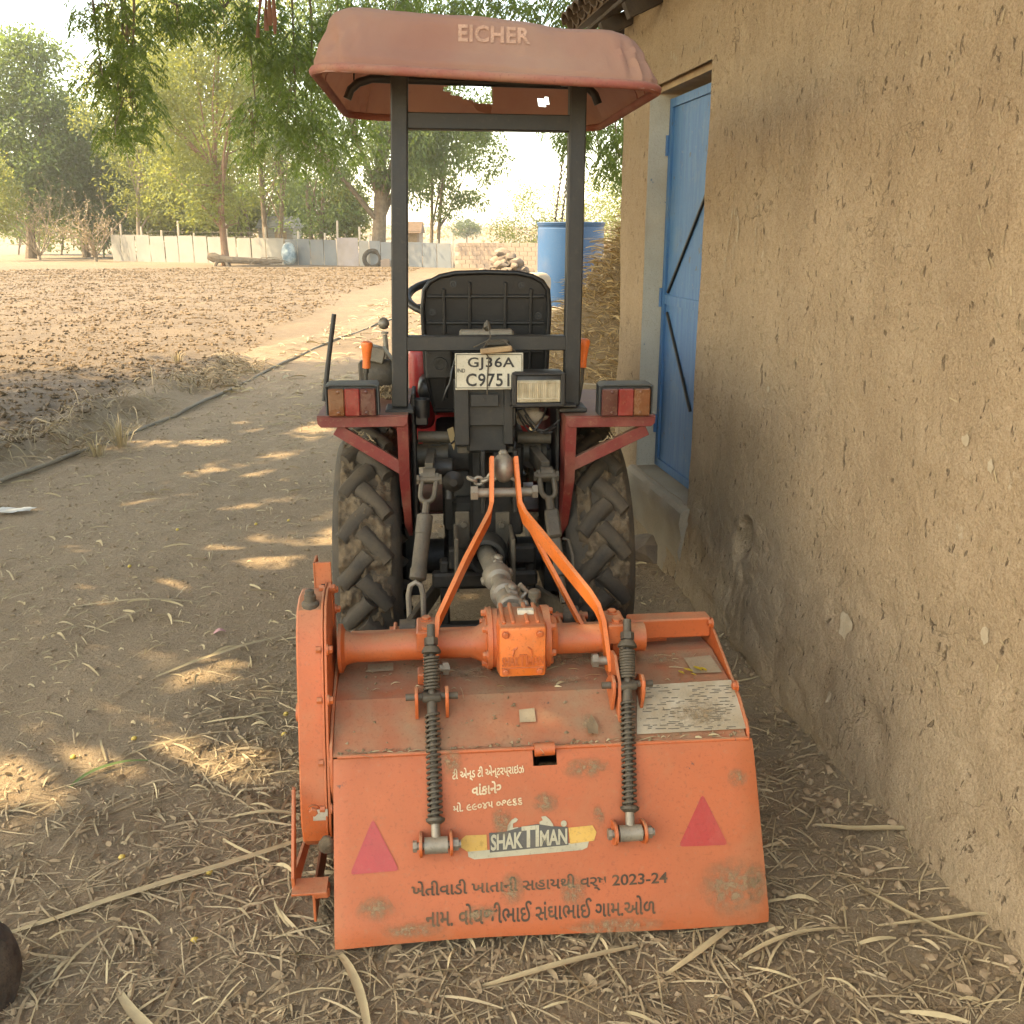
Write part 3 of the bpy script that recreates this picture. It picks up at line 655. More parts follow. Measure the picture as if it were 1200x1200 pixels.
# ------------------------------------------------------------------ far fence of upright metal sheets
fence = thing('sheet_fence', 'low fence of upright whitish and grey metal sheets', 'fence')
FA = at_z(132, 306); FB = at_z(530, 314)
def fpt(px):
    d = ray(px, 300); t = (FB - FA); den = d.x * t.y - d.y * t.x; k = (FA.x * t.y - FA.y * t.x) / den
    q = Vector((d.x * k, d.y * k, 0)); u = ((q - FA).length / t.length); return q, u
fdir = (FB - FA).normalized(); fn_ = Vector((fdir.y, -fdir.x, 0))
edges = [132, 143, 160, 177, 194, 210, 227.5, 244, 261, 278, 295, 312, 334, 349, 364, 380, 395, 421, 433, 446, 461, 478, 495, 512, 529]
r_ = random.Random(3)
for i in range(len(edges) - 1):
    p0, u0 = fpt(edges[i]); p1, u1 = fpt(edges[i + 1]); H = 1.52 - .40 * u0 + r_.uniform(-.03, .03)
    mt = 'sheet_white' if edges[i] < 330 else 'sheet_grey'
    if edges[i] == 395: mt = 'sheet_pink'; H += .14
    if edges[i] == 421: mt = 'sheet_white'; H += .02
    tone = r_.uniform(-.02, .02); mb = MB(); V = []; n = 9
    for k_ in range(n):
        q = p0.lerp(p1, (k_ + .25) / (n - .5)); c = q + fn_ * (.012 * (k_ % 2) + tone * .5)
        V += [c + Vector((0, 0, -.05)), c + Vector((0, 0, H)), c - fn_ * .006 + Vector((0, 0, H)), c - fn_ * .006 + Vector((0, 0, -.05))]
    F = []
    for k_ in range(n - 1):
        o = 4 * k_; F += [(o, o + 4, o + 5, o + 1), (o + 3, o + 2, o + 6, o + 7), (o + 1, o + 5, o + 6, o + 2)]
    F += [(0, 1, 2, 3), (4 * n - 4, 4 * n - 1, 4 * n - 2, 4 * n - 3)]
    mb.add(V, F); mb.build('sheet_panel', mt, fence, 20)
for px, hh in ((133, 1.9), (143, 2.1), (167, 1.95), (190, 1.75), (210, 2.25), (227.5, 1.6), (266, 2.1), (312, 1.9), (349, 1.7), (380, 1.6), (395, 2.2), (421, 1.9), (433, 1.5), (512, 1.3), (529, 1.6)):
    p0, u = fpt(px); mb = MB(); mb.box(p0 - fn_ * .09 + Vector((0, 0, hh / 2 - .1)), (.10, .10, hh + .2), Matrix.Rotation(r_.uniform(-.04, .04), 3, 'Y'), .015); mb.build('post', 'post_stone', fence)
for zz in (1.55, 1.75):
    pts = [fpt(px)[0] - fn_ * .1 + Vector((0, 0, zz - .25 * i / 6)) for i, px in enumerate((133, 167, 210, 266, 312, 349, 380))]
    mb = MB(); mb.sweep(pts, .008, 5); mb.build('wire', 'iron', fence)
# block wall continuing the fence
bw = thing('block_wall', 'low unplastered cement block wall behind the stone heap', 'wall')
BA = Vector((FB.x + .15, FB.y + .1, 0)); BB = Vector((9.5, 40.5, 0)); bd = (BB - BA).normalized(); bn = Vector((bd.y, -bd.x, 0)); BL = (BB - BA).length
mb = MB(); c = (BA + BB) / 2; rot = Matrix.Rotation(math.atan2(bd.y, bd.x), 3, 'Z'); mb.box(c + Vector((0, 0, .53)), (BL, .15, 1.14), rot); mb.build('mortar_core', 'block_dark', bw)
mbk = MB(); mbk.box((0, 0, 0), (.385, .19, .185), None, .008); blk = mbk.build('block', 'block', bw)
first = True
for row in range(6):
    n = int(BL / .4)
    for i in range(n):
        u = (i + .5 + .5 * (row % 2)) * .4
        if u > BL - .2: continue
        o = blk if first else blk.copy()
        if not first: COL.objects.link(o); o.parent = bw
        first = False
        q = BA + bd * u + bn * r_.uniform(-.004, .006); o.location = (q.x, q.y, .09 + row * .195); o.rotation_euler = (0, 0, math.atan2(bd.y, bd.x))

# ------------------------------------------------------------------ things by the fence
# fallen log with brush
p = at_y(285, 303, 48.5); lg = thing('fallen_log', 'gnarled fallen log lying in front of the sheet fence', 'log', (p.x, 48.5, 0))
mb = MB(); pts = [(-1.75, 0, .50), (-1.45, .05, .42), (-1.2, 0, .36), (-.6, -.05, .30), (.2, .05, .27), (1.0, 0, .24), (1.9, .1, .22)]; mb.sweep(pts, [.16, .25, .2, .17, .16, .13, .08], 9)
mb.sweep([(-1.35, 0, .42), (-1.30, -.1, .2), (-1.45, -.15, -.05)], [.13, .1, .08], 7); mb.sweep([(-.9, 0, .36), (-.8, -.15, .15), (-.7, -.2, -.05)], [.1, .08, .06], 7); mb.build('trunk', 'bark', lg)
for i in range(16):
    mb = MB(); x0 = r_.uniform(.3, 1.6); pts = [(x0, r_.uniform(-.3, .3), .1)]
    a = r_.uniform(-.6, .9)
    for q in range(4): pts.append((pts[-1][0] + r_.uniform(.1, .4), pts[-1][1] + r_.uniform(-.15, .15), max(.05, pts[-1][2] + a * .25 - q * .10)))
    mb.sweep(pts, [.03, .025, .02, .014, .008], 5); mb.build('branch', 'bark', lg)
# tyre leaning on the fence, block, crumpled sheet
p, _ = fpt(437); mb = MB(); mb.lathe([(.40 - .11 * math.cos(a) * 1.0, .085 * math.sin(a)) for a in np.linspace(0, 2 * math.pi, 13)], (p.x, p.y - .20, .36), (.1, -1, .2), 24, False)
o = mb.build('old_tyre', 'rubber'); tag(o, 'worn black tyre leaning against the sheet fence', 'tyre')
p, _ = fpt(453); mb = MB(); mb.box((p.x, p.y - .45, .17), (.46, .22, .34), None, .02); mb.box((p.x + .05, p.y - .45, .36), (.3, .2, .05), None, .01); tag(mb.build('cement_block', 'block'), 'small grey cement block beside the leaning tyre', 'block')
p, _ = fpt(341); b = bmesh.new(); bmesh.ops.create_icosphere(b, subdivisions=3, radius=1)
for v in b.verts:
    q = v.co.copy(); f = 1 + .5 * float(fbm(q.x * 2.2 + 5, q.z * 2.2 + q.y * 1.7, 300, 3)); v.co = Vector((q.x * .36 * f, q.y * .3 * f, max(0, (q.z * .6 * f) + .55)))
mb = MB(); mb.bm(b); tag(mb.build('plastic_bundle', paint('blue_grey_plastic', (.10, .17, .20), (.45, .48, .45), .5, dust=.3, sc=3), None, 60, (p.x, p.y - .5, 0)), 'crumpled blue and white plastic bundle against the fence', 'bundle')
# white sheds behind the trees
for (px, py0, py1, wpx, Y, lab) in ((322, 262, 290, 40, 66, 'small white shed behind the fence with a low roof'), (478, 268, 290, 26, 70, 'low brown tiled hut beyond the grey fence sheets')):
    a = at_y(px - wpx / 2, py0, Y); c = at_y(px + wpx / 2, py0, Y); hh = a.z; sh = thing('shed', lab, 'shed', ((a.x + c.x) / 2, Y, 0)); wd = c.x - a.x
    mb = MB(); mb.box((0, 1.5, hh / 2 - .1), (wd, 3, hh + .2 - .3)); mb.build('wall', 'sheet_white' if py0 < 265 else 'block', sh)
    mb = MB(); mb.prism([(-.2, hh - .3), (3.2, hh - .3), (1.5, hh + .5)], wd + .3, lambda u, v, w_: Vector((w_ - wd / 2 - .15, u, v))); mb.build('roof', 'sheet_grey' if py0 < 265 else 'tile', sh)
    mb = MB(); mb.box((wd * .15, -.01, .85), (.8, .04, 1.7)); mb.build('door', 'wood', sh)

# heap of field stones
hp = at_y(593, 300, 27)
pile = []
for i in range(62):
    lv = r_.random() ** 1.5; rad = (1 - lv) * 1.15 + .05; a = r_.uniform(0, 2 * math.pi); rr_ = rad * (r_.random() ** .4)
    s_ = r_.uniform(.13, .22)
    z = (1 - rr_ / 1.25) * 1.08 * (.85 + .25 * r_.random()) - .02
    stone('heap_stone', (hp.x + rr_ * math.cos(a), 27 + rr_ * math.sin(a) * .8, max(.08, z)), (s_ * r_.uniform(.8, 1.4), s_, s_ * r_.uniform(.6, .9)), 500 + i, 'stone', r_.uniform(0, 3), 'rough brown stone in the heap before the block wall', 'stone', 'stones of the heap')
# blue water tank
tp = at_y(668.5, 300, 15.8); tk = thing('water_tank', 'tall blue plastic water tank beside the straw heap', 'tank', (tp.x, 15.8, 0))
Rt = .535; Ht = 1.73
mb = MB(); prof = [(Rt * .985, 0), (Rt, .03), (Rt, Ht - .10), (Rt * .985, Ht - .095), (Rt * .985, Ht - .07), (Rt * 1.0, Ht - .06), (Rt * 1.02, Ht - .03), (Rt * 1.02, Ht), (Rt * .985, Ht), (Rt * .975, Ht - .04), (Rt * .97, .05), (.01, .05)]
mb.lathe(prof, (0, 0, 0), (0, 0, 1), 56, True); mb.build('shell', 'tank', tk)
mb = MB(); mb.lathe([(Rt * 1.028, Ht - .022), (Rt * 1.034, Ht - .012), (Rt * 1.028, Ht - .002)], (0, 0, 0), (0, 0, 1), 56, False); mb.build('rim', 'tank', tk)
# knotted ropes hanging over the tank
for (x0, y0, x1, y1) in ((664, 150, 649.5, 268), (671, 150, 657.5, 268)):
    a = at_y(x0, y0, 15.6); c = at_y(x1, y1, 15.6); mb = MB(); n = 46
    pts = [a.lerp(c, i / n) + Vector((.010 * math.sin(i * 2.1), .01 * math.cos(i * 2.1), 0)) for i in range(n + 1)]
    mb.sweep(pts, [.022 if i % 2 else .009 for i in range(n + 1)], 6); tag(mb.build('hanging_rope', 'chain'), 'dark knotted rope hanging from the tree into the blue tank', 'rope', 'ropes over the tank')
# sacks beside the tank
def sack(p, s, rz, tilt, label, seed):
    b = bmesh.new(); bmesh.ops.create_cube(b, size=2); bmesh.ops.subdivide_edges(b, edges=b.edges[:], cuts=7, use_grid_fill=True)
    for v in b.verts:
        q = v.co; l = (abs(q.x) ** 4 + abs(q.y) ** 4 + abs(q.z) ** 6) ** (1 / 4.6); f = 1 / max(l, .2); f = f * (1 + .16 * float(fbm(q.x * 1.4 + seed, q.z * 1.6 + q.y, seed, 3)))
        v.co = Vector((q.x * s[0] * f, q.y * s[1] * f, q.z * s[2] * f))
    mb = MB(); mb.bm(b); o = mb.build('grain_sack', 'sack', None, 70, p); o.rotation_euler = (tilt, .1, rz); return tag(o, label, 'sack')
sp_ = at_y(628, 340, 14.6)
sack((sp_.x - .06, 14.6, .24), (.22, .20, .28), .3, 0, 'bulging tan sack at the bottom of the stack beside the tank', 5)
sack((sp_.x + .0, 14.7, .72), (.19, .16, .27), .8, .12, 'pale woven sack leaning on top of the tan sack', 8)
sack((sp_.x + .26, 14.3, .24), (.19, .18, .26), .1, 0, 'whitish sack standing in front of the tank', 13)

# ================================================================== TREES
def leaf_quads(name, C, D, L, Wd, mat, parent=None):
    n = len(C); D = D / np.linalg.norm(D, axis=1, keepdims=True)
    A = rng.normal(size=(n, 3)); S = np.cross(D, A); S /= np.linalg.norm(S, axis=1, keepdims=True) + 1e-9
    L = np.broadcast_to(L, n)[:, None]; Wd = np.broadcast_to(Wd, n)[:, None]; U = np.cross(S, D)
    V = np.stack([C, C + D * L * .45 + S * Wd * .5 + U * Wd * .12, C + D * L, C + D * L * .45 - S * Wd * .5 + U * Wd * .12], 1).reshape(-1, 3)
    return npmesh(name, V, np.arange(4 * n).reshape(-1, 4), mat, parent)
def blob_leaves(cl, L, droop, per=None):
    Cs, Ds = [], []
    for (x, y, z, r, n) in cl:
        d = rng.normal(size=(n, 3)); d /= np.linalg.norm(d, axis=1, keepdims=True); rad = r * rng.random((n, 1)) ** .42
        Cs.append(np.array([[x, y, z]]) + d * rad * np.array([[1, 1, .8]])); Ds.append(d * .5 + rng.normal(size=(n, 3)) * .6 + np.array([[0, 0, -droop]]))
    return np.concatenate(Cs), np.concatenate(Ds)
def limbs(mb, base, top, targets, r0, bend=.3, seg=7):
    base, top = Vector(base), Vector(top); n = 6; pts = []
    wob = Vector((random.uniform(-1, 1), random.uniform(-1, 1), 0)) * bend
    for i in range(n + 1): t = i / n; pts.append(base.lerp(top, t) + wob * math.sin(t * math.pi) * (base - top).length * .1)
    mb.sweep(pts, [r0 * (1.35 if i == 0 else 1 - .45 * i / n) for i in range(n + 1)], seg + 3)
    for tg in targets:
        tg = Vector(tg); s = pts[random.randint(2, n)]; m = s.lerp(tg, .5) + Vector((random.uniform(-.3, .3), random.uniform(-.3, .3), random.uniform(.0, .5))) * (tg - s).length * .18
        r1 = r0 * random.uniform(.22, .42)
        mb.sweep([s, s.lerp(m, .5), m, m.lerp(tg, .55), tg], [r1, r1 * .85, r1 * .65, r1 * .42, r1 * .16], seg)
def ell_clusters(c, rad, k, r, n, lo=.35, seed=0, cut=.0):
    out = []; q = np.random.default_rng(seed)
    while len(out) < k:
        d = q.normal(size=3); d /= np.linalg.norm(d); t = lo + (1 - lo) * q.random() ** .55
        p = np.array(c) + d * t * np.array(rad)
        if cut and vnoise(p[0] * .7 + 9, p[2] * .7 + p[1] * .4, seed + 5) < cut: 
            if q.random() < .75: continue
        if p[2] < .6: continue
        rr = r * q.uniform(.6, 1.3); out.append((p[0], p[1], p[2], rr, max(8, int(n * (rr / r) ** 2))))
    return out
def tree(name, label, px, Y, cpx, cpy, rpx, rpy, leaf, k, n, r, L, droop=.2, bark='bark', tr=.16, lo=.35, cut=.0, group=None, depth=None, ntar=12, base_y=None, split=1, seed=None, fork=.45, cat='tree'):
    seed = seed if seed is not None else int(px * 7 + Y)
    bx = at_y(px, 290, Y).x; t = thing(name, label, cat, (bx, Y, 0), 0, group)
    cc = at_y(cpx, cpy, Y); m = Y / FPX * 1.0; rad = (rpx * m, depth or rpx * m * .8, rpy * m)
    cl = ell_clusters((cc.x - bx, 0, cc.z), rad, k, r, n, lo, seed, cut)
    C, D = blob_leaves(cl, L, droop); keep = C[:, 2] > .3; C, D = C[keep], D[keep]
    leaf_quads('crown', C, D, L * (.7 + .6 * rng.random(len(C))), L * .42 * (.7 + .6 * rng.random(len(C))), leaf, t)
    mb = MB(); idx = random.sample(range(len(cl)), min(ntar, len(cl)))
    for s_ in range(split):
        q = (s_ - (split - 1) / 2) * tr * 3
        limbs(mb, (q, 0, -.15), (q * 2.2 + (cc.x - bx) * .55, random.uniform(-.3, .3), max(1.2, cc.z - rad[2] + rad[2] * fork * 2)), [cl[i][:3] for i in idx[s_::split]], tr)
    mb.build('trunk', bark, t); return t
tree('round_tree', 'tall dense round crowned tree behind the bare shrub', 34, 64, 34, 158, 64, 104, 'leaf_mid', 230, 130, 1.05, .30, .15, tr=.3, lo=.3, ntar=10)
tree('round_tree', 'dark leafy tree between the round tree and the sheet fence', 100, 68, 96, 200, 56, 78, 'leaf_mid', 140, 110, 1.05, .28, .15, tr=.24, lo=.4, ntar=8)
tree('leafy_bush', 'yellow green bush behind the bare shrub', -6, 58, -4, 228, 22, 48, 'leaf_lime', 40, 90, .7, .22, .15, tr=.09, ntar=6, cat='bush')
tree('leaning_tree', 'slender tree with a leaning reddish trunk before the white sheets', 263, 49, 238, 105, 92, 150, 'leaf_lime', 300, 85, .78, .20, .1, bark='bark_red', tr=.19, lo=.15, cut=.34, ntar=26, fork=.30, depth=3.0)
tree('slender_tree', 'slender pale trunked tree behind the white fence sheets', 163, 60, 165, 130, 66, 118, 'leaf_lime', 240, 88, .85, .22, .1, bark='bark_pale', tr=.15, lo=.15, cut=.3, ntar=18, fork=.25)
tree('slender_tree', 'thin green tree above the grey fence sheets beside the big neem', 318, 57, 322, 150, 58, 110, 'leaf_mid', 110, 80, .85, .22, .15, bark='bark', tr=.17, lo=.2, cut=.35, ntar=14, split=2)
tree('slender_tree', 'yellow green tree crowding behind the leaning trunk', 292, 66, 262, 200, 86, 86, 'leaf_lime', 170, 95, .95, .24, .1, bark='bark', tr=.15, lo=.2, cut=.3, ntar=12, split=2)
tree('slender_tree', 'yellow green thicket tree behind the middle of the white fence', 205, 70, 205, 210, 86, 82, 'leaf_lime', 170, 95, 1.0, .25, .1, tr=.16, lo=.2, cut=.3, ntar=10)
tree('slender_tree', 'green tree filling the gap left of the pink fence sheet', 372, 64, 372, 195, 54, 84, 'leaf_mid', 90, 90, .95, .24, .15, tr=.17, lo=.2, cut=.3, ntar=10, split=2)
tree('tall_tree', 'tall open crowned tree rising above the thicket', 240, 76, 250, 45, 130, 100, 'leaf_lime', 330, 90, 1.1, .27, .1, tr=.3, lo=.2, cut=.3, ntar=20)
tree('neem_tree', 'large neem tree with drooping crown behind the grey sheets', 441, 49.5, 448, 92, 132, 128, 'leaf_neem', 250, 150, .85, .24, .9, tr=.40, lo=.35, cut=.30, ntar=18, fork=.30)
tree('neem_tree', 'drooping neem branch cluster on twin thin trunks beyond the fence', 508, 56, 520, 172, 66, 68, 'leaf_neem', 110, 130, .75, .22, .9, tr=.12, lo=.3, cut=.25, ntar=10, split=2)
tree('thorn_tree', 'airy yellow green thorn tree behind the water tank', 668, 47, 668, 262, 84, 54, 'leaf_lime', 130, 75, .60, .13, .05, bark='bark_pale', tr=.10, lo=.2, cut=.42, ntar=26, fork=.1, split=3)
tree('thorn_tree', 'low yellow green thorn bush beside the house corner', 735, 44, 735, 262, 40, 52, 'leaf_lime', 60, 75, .60, .13, .05, bark='bark_pale', tr=.08, lo=.2, cut=.3, ntar=12, fork=.1, split=2)
tree('far_bush', 'small round bush alone on the far horizon', 547, 165, 547, 268, 18, 9, 'leaf_dark', 40, 70, .8, .35, .1, tr=.15, ntar=4, cat='bush')
for i, (px, yy, cy, rx, ry, lf, lab) in enumerate(((120, 66, 236, 36, 54, 'leaf_mid', 'green bush behind the left end of the sheet fence'), (152, 72, 232, 34, 48, 'leaf_lime', 'yellow green bush between the pale trunk and the fence end'), (192, 64, 246, 28, 34, 'leaf_lime', 'lime bush behind the pale slender trunk'), (228, 74, 236, 34, 46, 'leaf_mid', 'green bush just behind the leaning tree'), (278, 70, 244, 30, 38, 'leaf_lime', 'lime bush beside the leaning reddish trunk'), (345, 72, 240, 34, 42, 'leaf_mid', 'green bush beside the white shed'), (405, 66, 248, 26, 32, 'leaf_lime', 'yellowish bush behind the pink fence sheet'), (70, 74, 234, 44, 60, 'leaf_lime', 'green bush behind the bare shrub trunk'), (20, 76, 232, 46, 62, 'leaf_mid', 'dark bush under the tall round tree'))):
    tree('understory_bush', lab, px, yy, px, cy, rx, ry, lf, 100, 95, .95, .26, .15, tr=.07, lo=.1, cut=.0, ntar=6, cat='bush', fork=.1)
# leafless shrubs in the field
def shrub(px, Y, hpx, wpx, label, seed):
    q = random.Random(seed); b0 = at_y(px, 300, Y); t = thing('bare_shrub', label, 'shrub', (b0.x, Y, 0)); H = hpx * Y / FPX; Wd = wpx * Y / FPX / 2; mb = MB()
    def grow(p, d, L, r, lv):
        pts = [p]; 
        for i in range(3): d = (d + Vector((q.gauss(0, .18), q.gauss(0, .18), q.gauss(.03, .12)))).normalized(); pts.append(pts[-1] + d * L / 3)
        mb.sweep(pts, [r, r * .8, r * .6, r * .4], 5)
        if lv > 0:
            for k_ in range(q.randint(3, 4)): grow(pts[q.randint(1, 3)], (d + Vector((q.gauss(0, .6), q.gauss(0, .6), q.gauss(.1, .35)))).normalized(), L * q.uniform(.5, .8), r * .5, lv - 1)
    for i in range(9):
        a = q.uniform(0, 6.28); grow(Vector((0, 0, .2)), Vector((math.cos(a) * Wd / H * 1.1, math.sin(a) * .5, .75)).normalized(), H * .55, .045, 2)
    mb.sweep([(0, 0, -.1), (0, 0, .55)], [.12, .08], 8)
    mb.build('branches', 'bark_pale', t)
    C = np.array(mb.v)[rng.integers(0, len(mb.v), 900)] + rng.normal(size=(900, 3)) * .06; C = C[C[:, 2] > .7]
    leaf_quads('dry_foliage', C, rng.normal(size=(len(C), 3)), .13, .05, 'leaf_dry', t)
shrub(46, 60, 82, 62, 'bare straw coloured shrub with a short trunk in the field', 4); shrub(112, 57, 72, 44, 'bare twiggy shrub at the end of the sheet fence', 6)
# far scrub along the horizon (reads as one mass)
N = 9000; x = -160 + 330 * rng.random(N); y = 170 + 120 * rng.random(N); C = np.stack([x, y, .2 + 2.0 * rng.random(N) ** 2 + np.clip(fbm(x / 9, y / 9, 8, 3), 0, 1) * 6], 1)
C[:, 2] += sstep(160, 420, y) * 5.5
tag(leaf_quads('distant_scrub', C, rng.normal(size=(N, 3)), .9, .5, 'leaf_dry'), 'hazy belt of distant scrub along the horizon', 'scrub', kind='stuff')

# the big neem standing left of the picture: its crown shades the yard, its outer twigs hang into view
nb = Vector((-5.3, 4.0, 0)); neem = thing('shade_neem_tree', 'big neem tree whose dark twigs hang over the field and canopy', 'tree', nb)
CC = np.array((-5.6, 5.0, 6.3)); CR = np.array((6.5, 6.9, 2.3))
cl = []
q_ = np.random.default_rng(21)
while len(cl) < 760:
    d = q_.normal(size=3); d /= np.linalg.norm(d); t = .25 + .75 * q_.random() ** .5; p = CC + d * t * CR
    a, b_ = pix(p - np.array((0, 0, .7)))
    if -60 < a < 1260 and b_ > -25 and p[1] > 0: continue
    if p[1] < -1.5 and q_.random() < .6: continue
    cl.append((p[0] - nb.x, p[1] - nb.y, p[2], q_.uniform(.6, 1.0), 210))
added = 0
while added < 200:      # extra unseen boughs, added to keep the sun off the house front
    wp_ = W(q_.uniform(.2, 5.2), q_.uniform(.2, 2.6)); t = (q_.uniform(4.3, 8.2) - wp_.z) / to_sun.z; p = np.array(wp_ + to_sun * t) + q_.normal(size=3) * .25; a, b_ = pix(p - np.array((0, 0, .7)))
    if -60 < a < 1260 and b_ > -25 and p[1] > 0: continue
    cl.append((p[0] - nb.x, p[1] - nb.y, p[2], q_.uniform(.5, .8), 150)); added += 1
C, D = blob_leaves(cl, .15, .5)
# gaps in the crown: spots where the sun gets through to the yard
gxy = C[:, :2] + np.array(nb)[None, :2] - (np.array(to_sun)[None, :2] / to_sun.z) * C[:, 2:3]; keep = np.ones(len(C), bool)
for (px, py, rx, ry, zz) in ((330, 640, .26, .15, 0), (310, 652, .15, .10, 0), (135, 690, .26, .12, 0), (70, 640, .12, .08, 0), (205, 672, .16, .07, 0), (50, 880, .24, .10, 0), (150, 900, .22, .09, 0), (275, 905, .16, .08, 0), (985, 948, .10, .08, 0), (270, 548, .22, .16, 0), (300, 588, .25, .12, 0), (160, 588, .2, .1, 0), (95, 655, .15, .06, 0), (190, 520, .35, .12, 0), (765, 552, .07, .10, .4), (20, 950, .15, .05, 0), (340, 500, .3, .2, 0), (60, 600, .1, .1, 0), (230, 770, .1, .05, 0)):
    p = at_z(px, py, zz); q0 = p - to_sun * (p.z / to_sun.z)
    for e in range(6):
        q = q0 + Vector((random.gauss(0, rx * .75), random.gauss(0, ry * 1.1), 0)); f_ = random.uniform(.35, .75); d2 = ((gxy[:, 0] - q.x) / (rx * f_)) ** 2 + ((gxy[:, 1] - q.y) / (ry * f_ * 1.3)) ** 2
        keep &= ~((d2 < 1) & (rng.random(len(C)) < .95)) & ~((d2 < 2.4) & (rng.random(len(C)) < .45))
C, D = C[keep], D[keep]
leaf_quads('crown', C, D, .17 * (.7 + .6 * rng.random(len(C))), .074 * (.7 + .6 * rng.random(len(C))), 'leaf_neem', neem)
tg = [cl[i][:3] for i in random.sample(range(len(cl)), 30)]
mb = MB(); limbs(mb, (0, 0, -.2), (-.2, .6, 4.2), tg, .34, .5, 8); mb.build('trunk', 'bark', neem)
def frond_spray(blobs, origin, parent, mat, high):
    Cs, Ds = [], []; mb = MB()
    for (cx, cy, rx, ry, n, Y) in blobs:
        for i in range(n):
            a = random.uniform(0, 6.28); r_q = random.random() ** .5; c = at_y(cx + rx * r_q * math.cos(a), cy + ry * r_q * math.sin(a), Y + random.gauss(0, .45)) - origin
            # one pinnate frond: a drooping rachis with paired leaflets
            az_ = random.uniform(0, 6.28); d = Vector((math.cos(az_) * .8, math.sin(az_) * .8, random.uniform(-.5, .25))).normalized(); Lr = random.uniform(.18, .30); p = Vector(c); m_ = random.randint(8, 11)
            for j in range(m_):
                d = (d + Vector((0, 0, -.13))).normalized(); p = p + d * (Lr / m_); sd = d.cross(Vector((0, 0, 1))); sd = sd.normalized() if sd.length > .05 else Vector((1, 0, 0))
                for s_ in (-1, 1): Cs.append(p[:]); Ds.append((sd * s_ * .8 + d * .45 + Vector((0, 0, random.uniform(-.75, -.25))))[:])
        # hanging twig that carries the blob
        top = at_y(cx + random.uniform(-10, 10), high, Y) - origin; top.z = max(top.z, 3.9); mid = at_y(cx, cy - ry * .6, Y) - origin; lowp = at_y(cx + random.uniform(-.3, .3) * rx, cy + ry * .8, Y) - origin
        mb.sweep([top, top.lerp(mid, .5) + Vector((random.uniform(-.1, .1), 0, 0)), mid, lowp], [.016, .012, .008, .004], 5)
        for k_ in range(6):
            e = at_y(cx + rx * random.uniform(-.9, .9), cy + ry * random.uniform(-.7, .9), Y + random.gauss(0, .3)) - origin; mb.sweep([mid.lerp(lowp, random.random() * .6), mid.lerp(e, .5) + Vector((0, 0, .05)), e], [.006, .005, .003], 4)
    Cs = np.array(Cs); Ds = np.array(Ds)
    leaf_quads('hanging_leaves', Cs, Ds, .062 * (.75 + .5 * rng.random(len(Cs))), .016 * (.8 + .4 * rng.random(len(Cs))), mat, parent); tag(mb.build('twigs', 'bark', parent), kind='stuff')
blobs = [(122, 12, 34, 30, 60, 9.5), (150, 58, 34, 34, 85, 9.4), (118, 88, 22, 24, 40, 9.6), (155, 122, 32, 34, 80, 9.3), (135, 150, 26, 16, 26, 9.6), (206, 10, 46, 22, 80, 9.8), (262, 8, 40, 26, 70, 10.2), (318, 40, 46, 44, 190, 10.6), (345, 105, 44, 50, 160, 10.4), (365, 165, 34, 36, 80, 10.8), (395, 40, 40, 44, 130, 10.6), (300, 150, 26, 40, 80, 10.9), (470, 5, 90, 22, 110, 10.4), (580, 3, 60, 18, 70, 10.0), (415, 150, 28, 34, 46, 11.0)]
frond_spray(blobs, nb, neem, 'leaf_neem', -90)
# faded cloth strips tied to a twig
cs_ = thing('cloth_strips', 'faded pinkish cloth strips hanging from the neem twigs', 'cloth', at_y(314, 42, 9.6))
for i, (x0, x1, y1) in enumerate(((305, 303, 44), (311, 313, 36), (317, 316, 30), (322, 321, 40))):
    mb = MB(); o_ = at_y(314, 42, 9.6); V_ = []
    for j in range(9):
        t = j / 8; c = at_y(x0 + (x1 - x0) * t + math.sin(t * 5 + i) * 1.2, -30 + (y1 + 30) * t, 9.6 + .05 * math.sin(t * 4 + i)) - o_; wq = .016 + .006 * math.sin(t * 7 + i)
        V_ += [c + Vector((-wq, 0, 0)), c + Vector((0, .012, 0)), c + Vector((wq, 0, 0))]
    mb.add(V_, [(j * 3 + k_, j * 3 + k_ + 1, j * 3 + k_ + 4, j * 3 + k_ + 3) for j in range(8) for k_ in range(2)]); mb.build('strip', paint('pinkish_cloth', (.30, .13, .085), None, .9, dust=.3) if i == 0 else bpy.data.materials['pinkish_cloth'], cs_, 60)
# second neem behind the house corner
rb = Vector((4.2, 10.5, 0)); neem2 = thing('corner_neem_tree', 'neem tree behind the house corner with twigs above the straw heap', 'tree', rb)
cl = []
while len(cl) < 90:
    d = q_.normal(size=3); d /= np.linalg.norm(d); p = np.array((3.6, 9.6, 5.0)) + d * (.3 + .7 * q_.random() ** .5) * np.array((3.2, 3.0, 1.5)); a, b_ = pix(p - np.array((0, 0, .6)))
    if -60 < a < 735 and b_ > -25: continue
    cl.append((p[0] - rb.x, p[1] - rb.y, p[2], .75, 170))
C, D = blob_leaves(cl, .15, .5); leaf_quads('crown', C, D, .15, .06, 'leaf_neem', neem2)
mb = MB(); limbs(mb, (0, 0, -.2), (-.2, -.2, 3.6), [cl[i][:3] for i in range(14)], .2, .5, 8); mb.build('trunk', 'bark', neem2)
frond_spray([(668, 148, 30, 18, 55, 10.6), (700, 160, 34, 28, 75, 10.4), (722, 185, 24, 30, 60, 10.2), (730, 140, 24, 30, 50, 10.3), (650, 8, 50, 20, 60, 9.6), (690, 14, 40, 20, 55, 9.4)], rb, neem2, 'leaf_neem', -60)

# ================================================================== TRACTOR
trac = thing('tractor', 'small dusty red tractor with cloth canopy parked beside the mud wall', 'tractor', T.o, T.a)
X, Y_, Z_ = Vector((1, 0, 0)), Vector((0, 1, 0)), Vector((0, 0, 1))

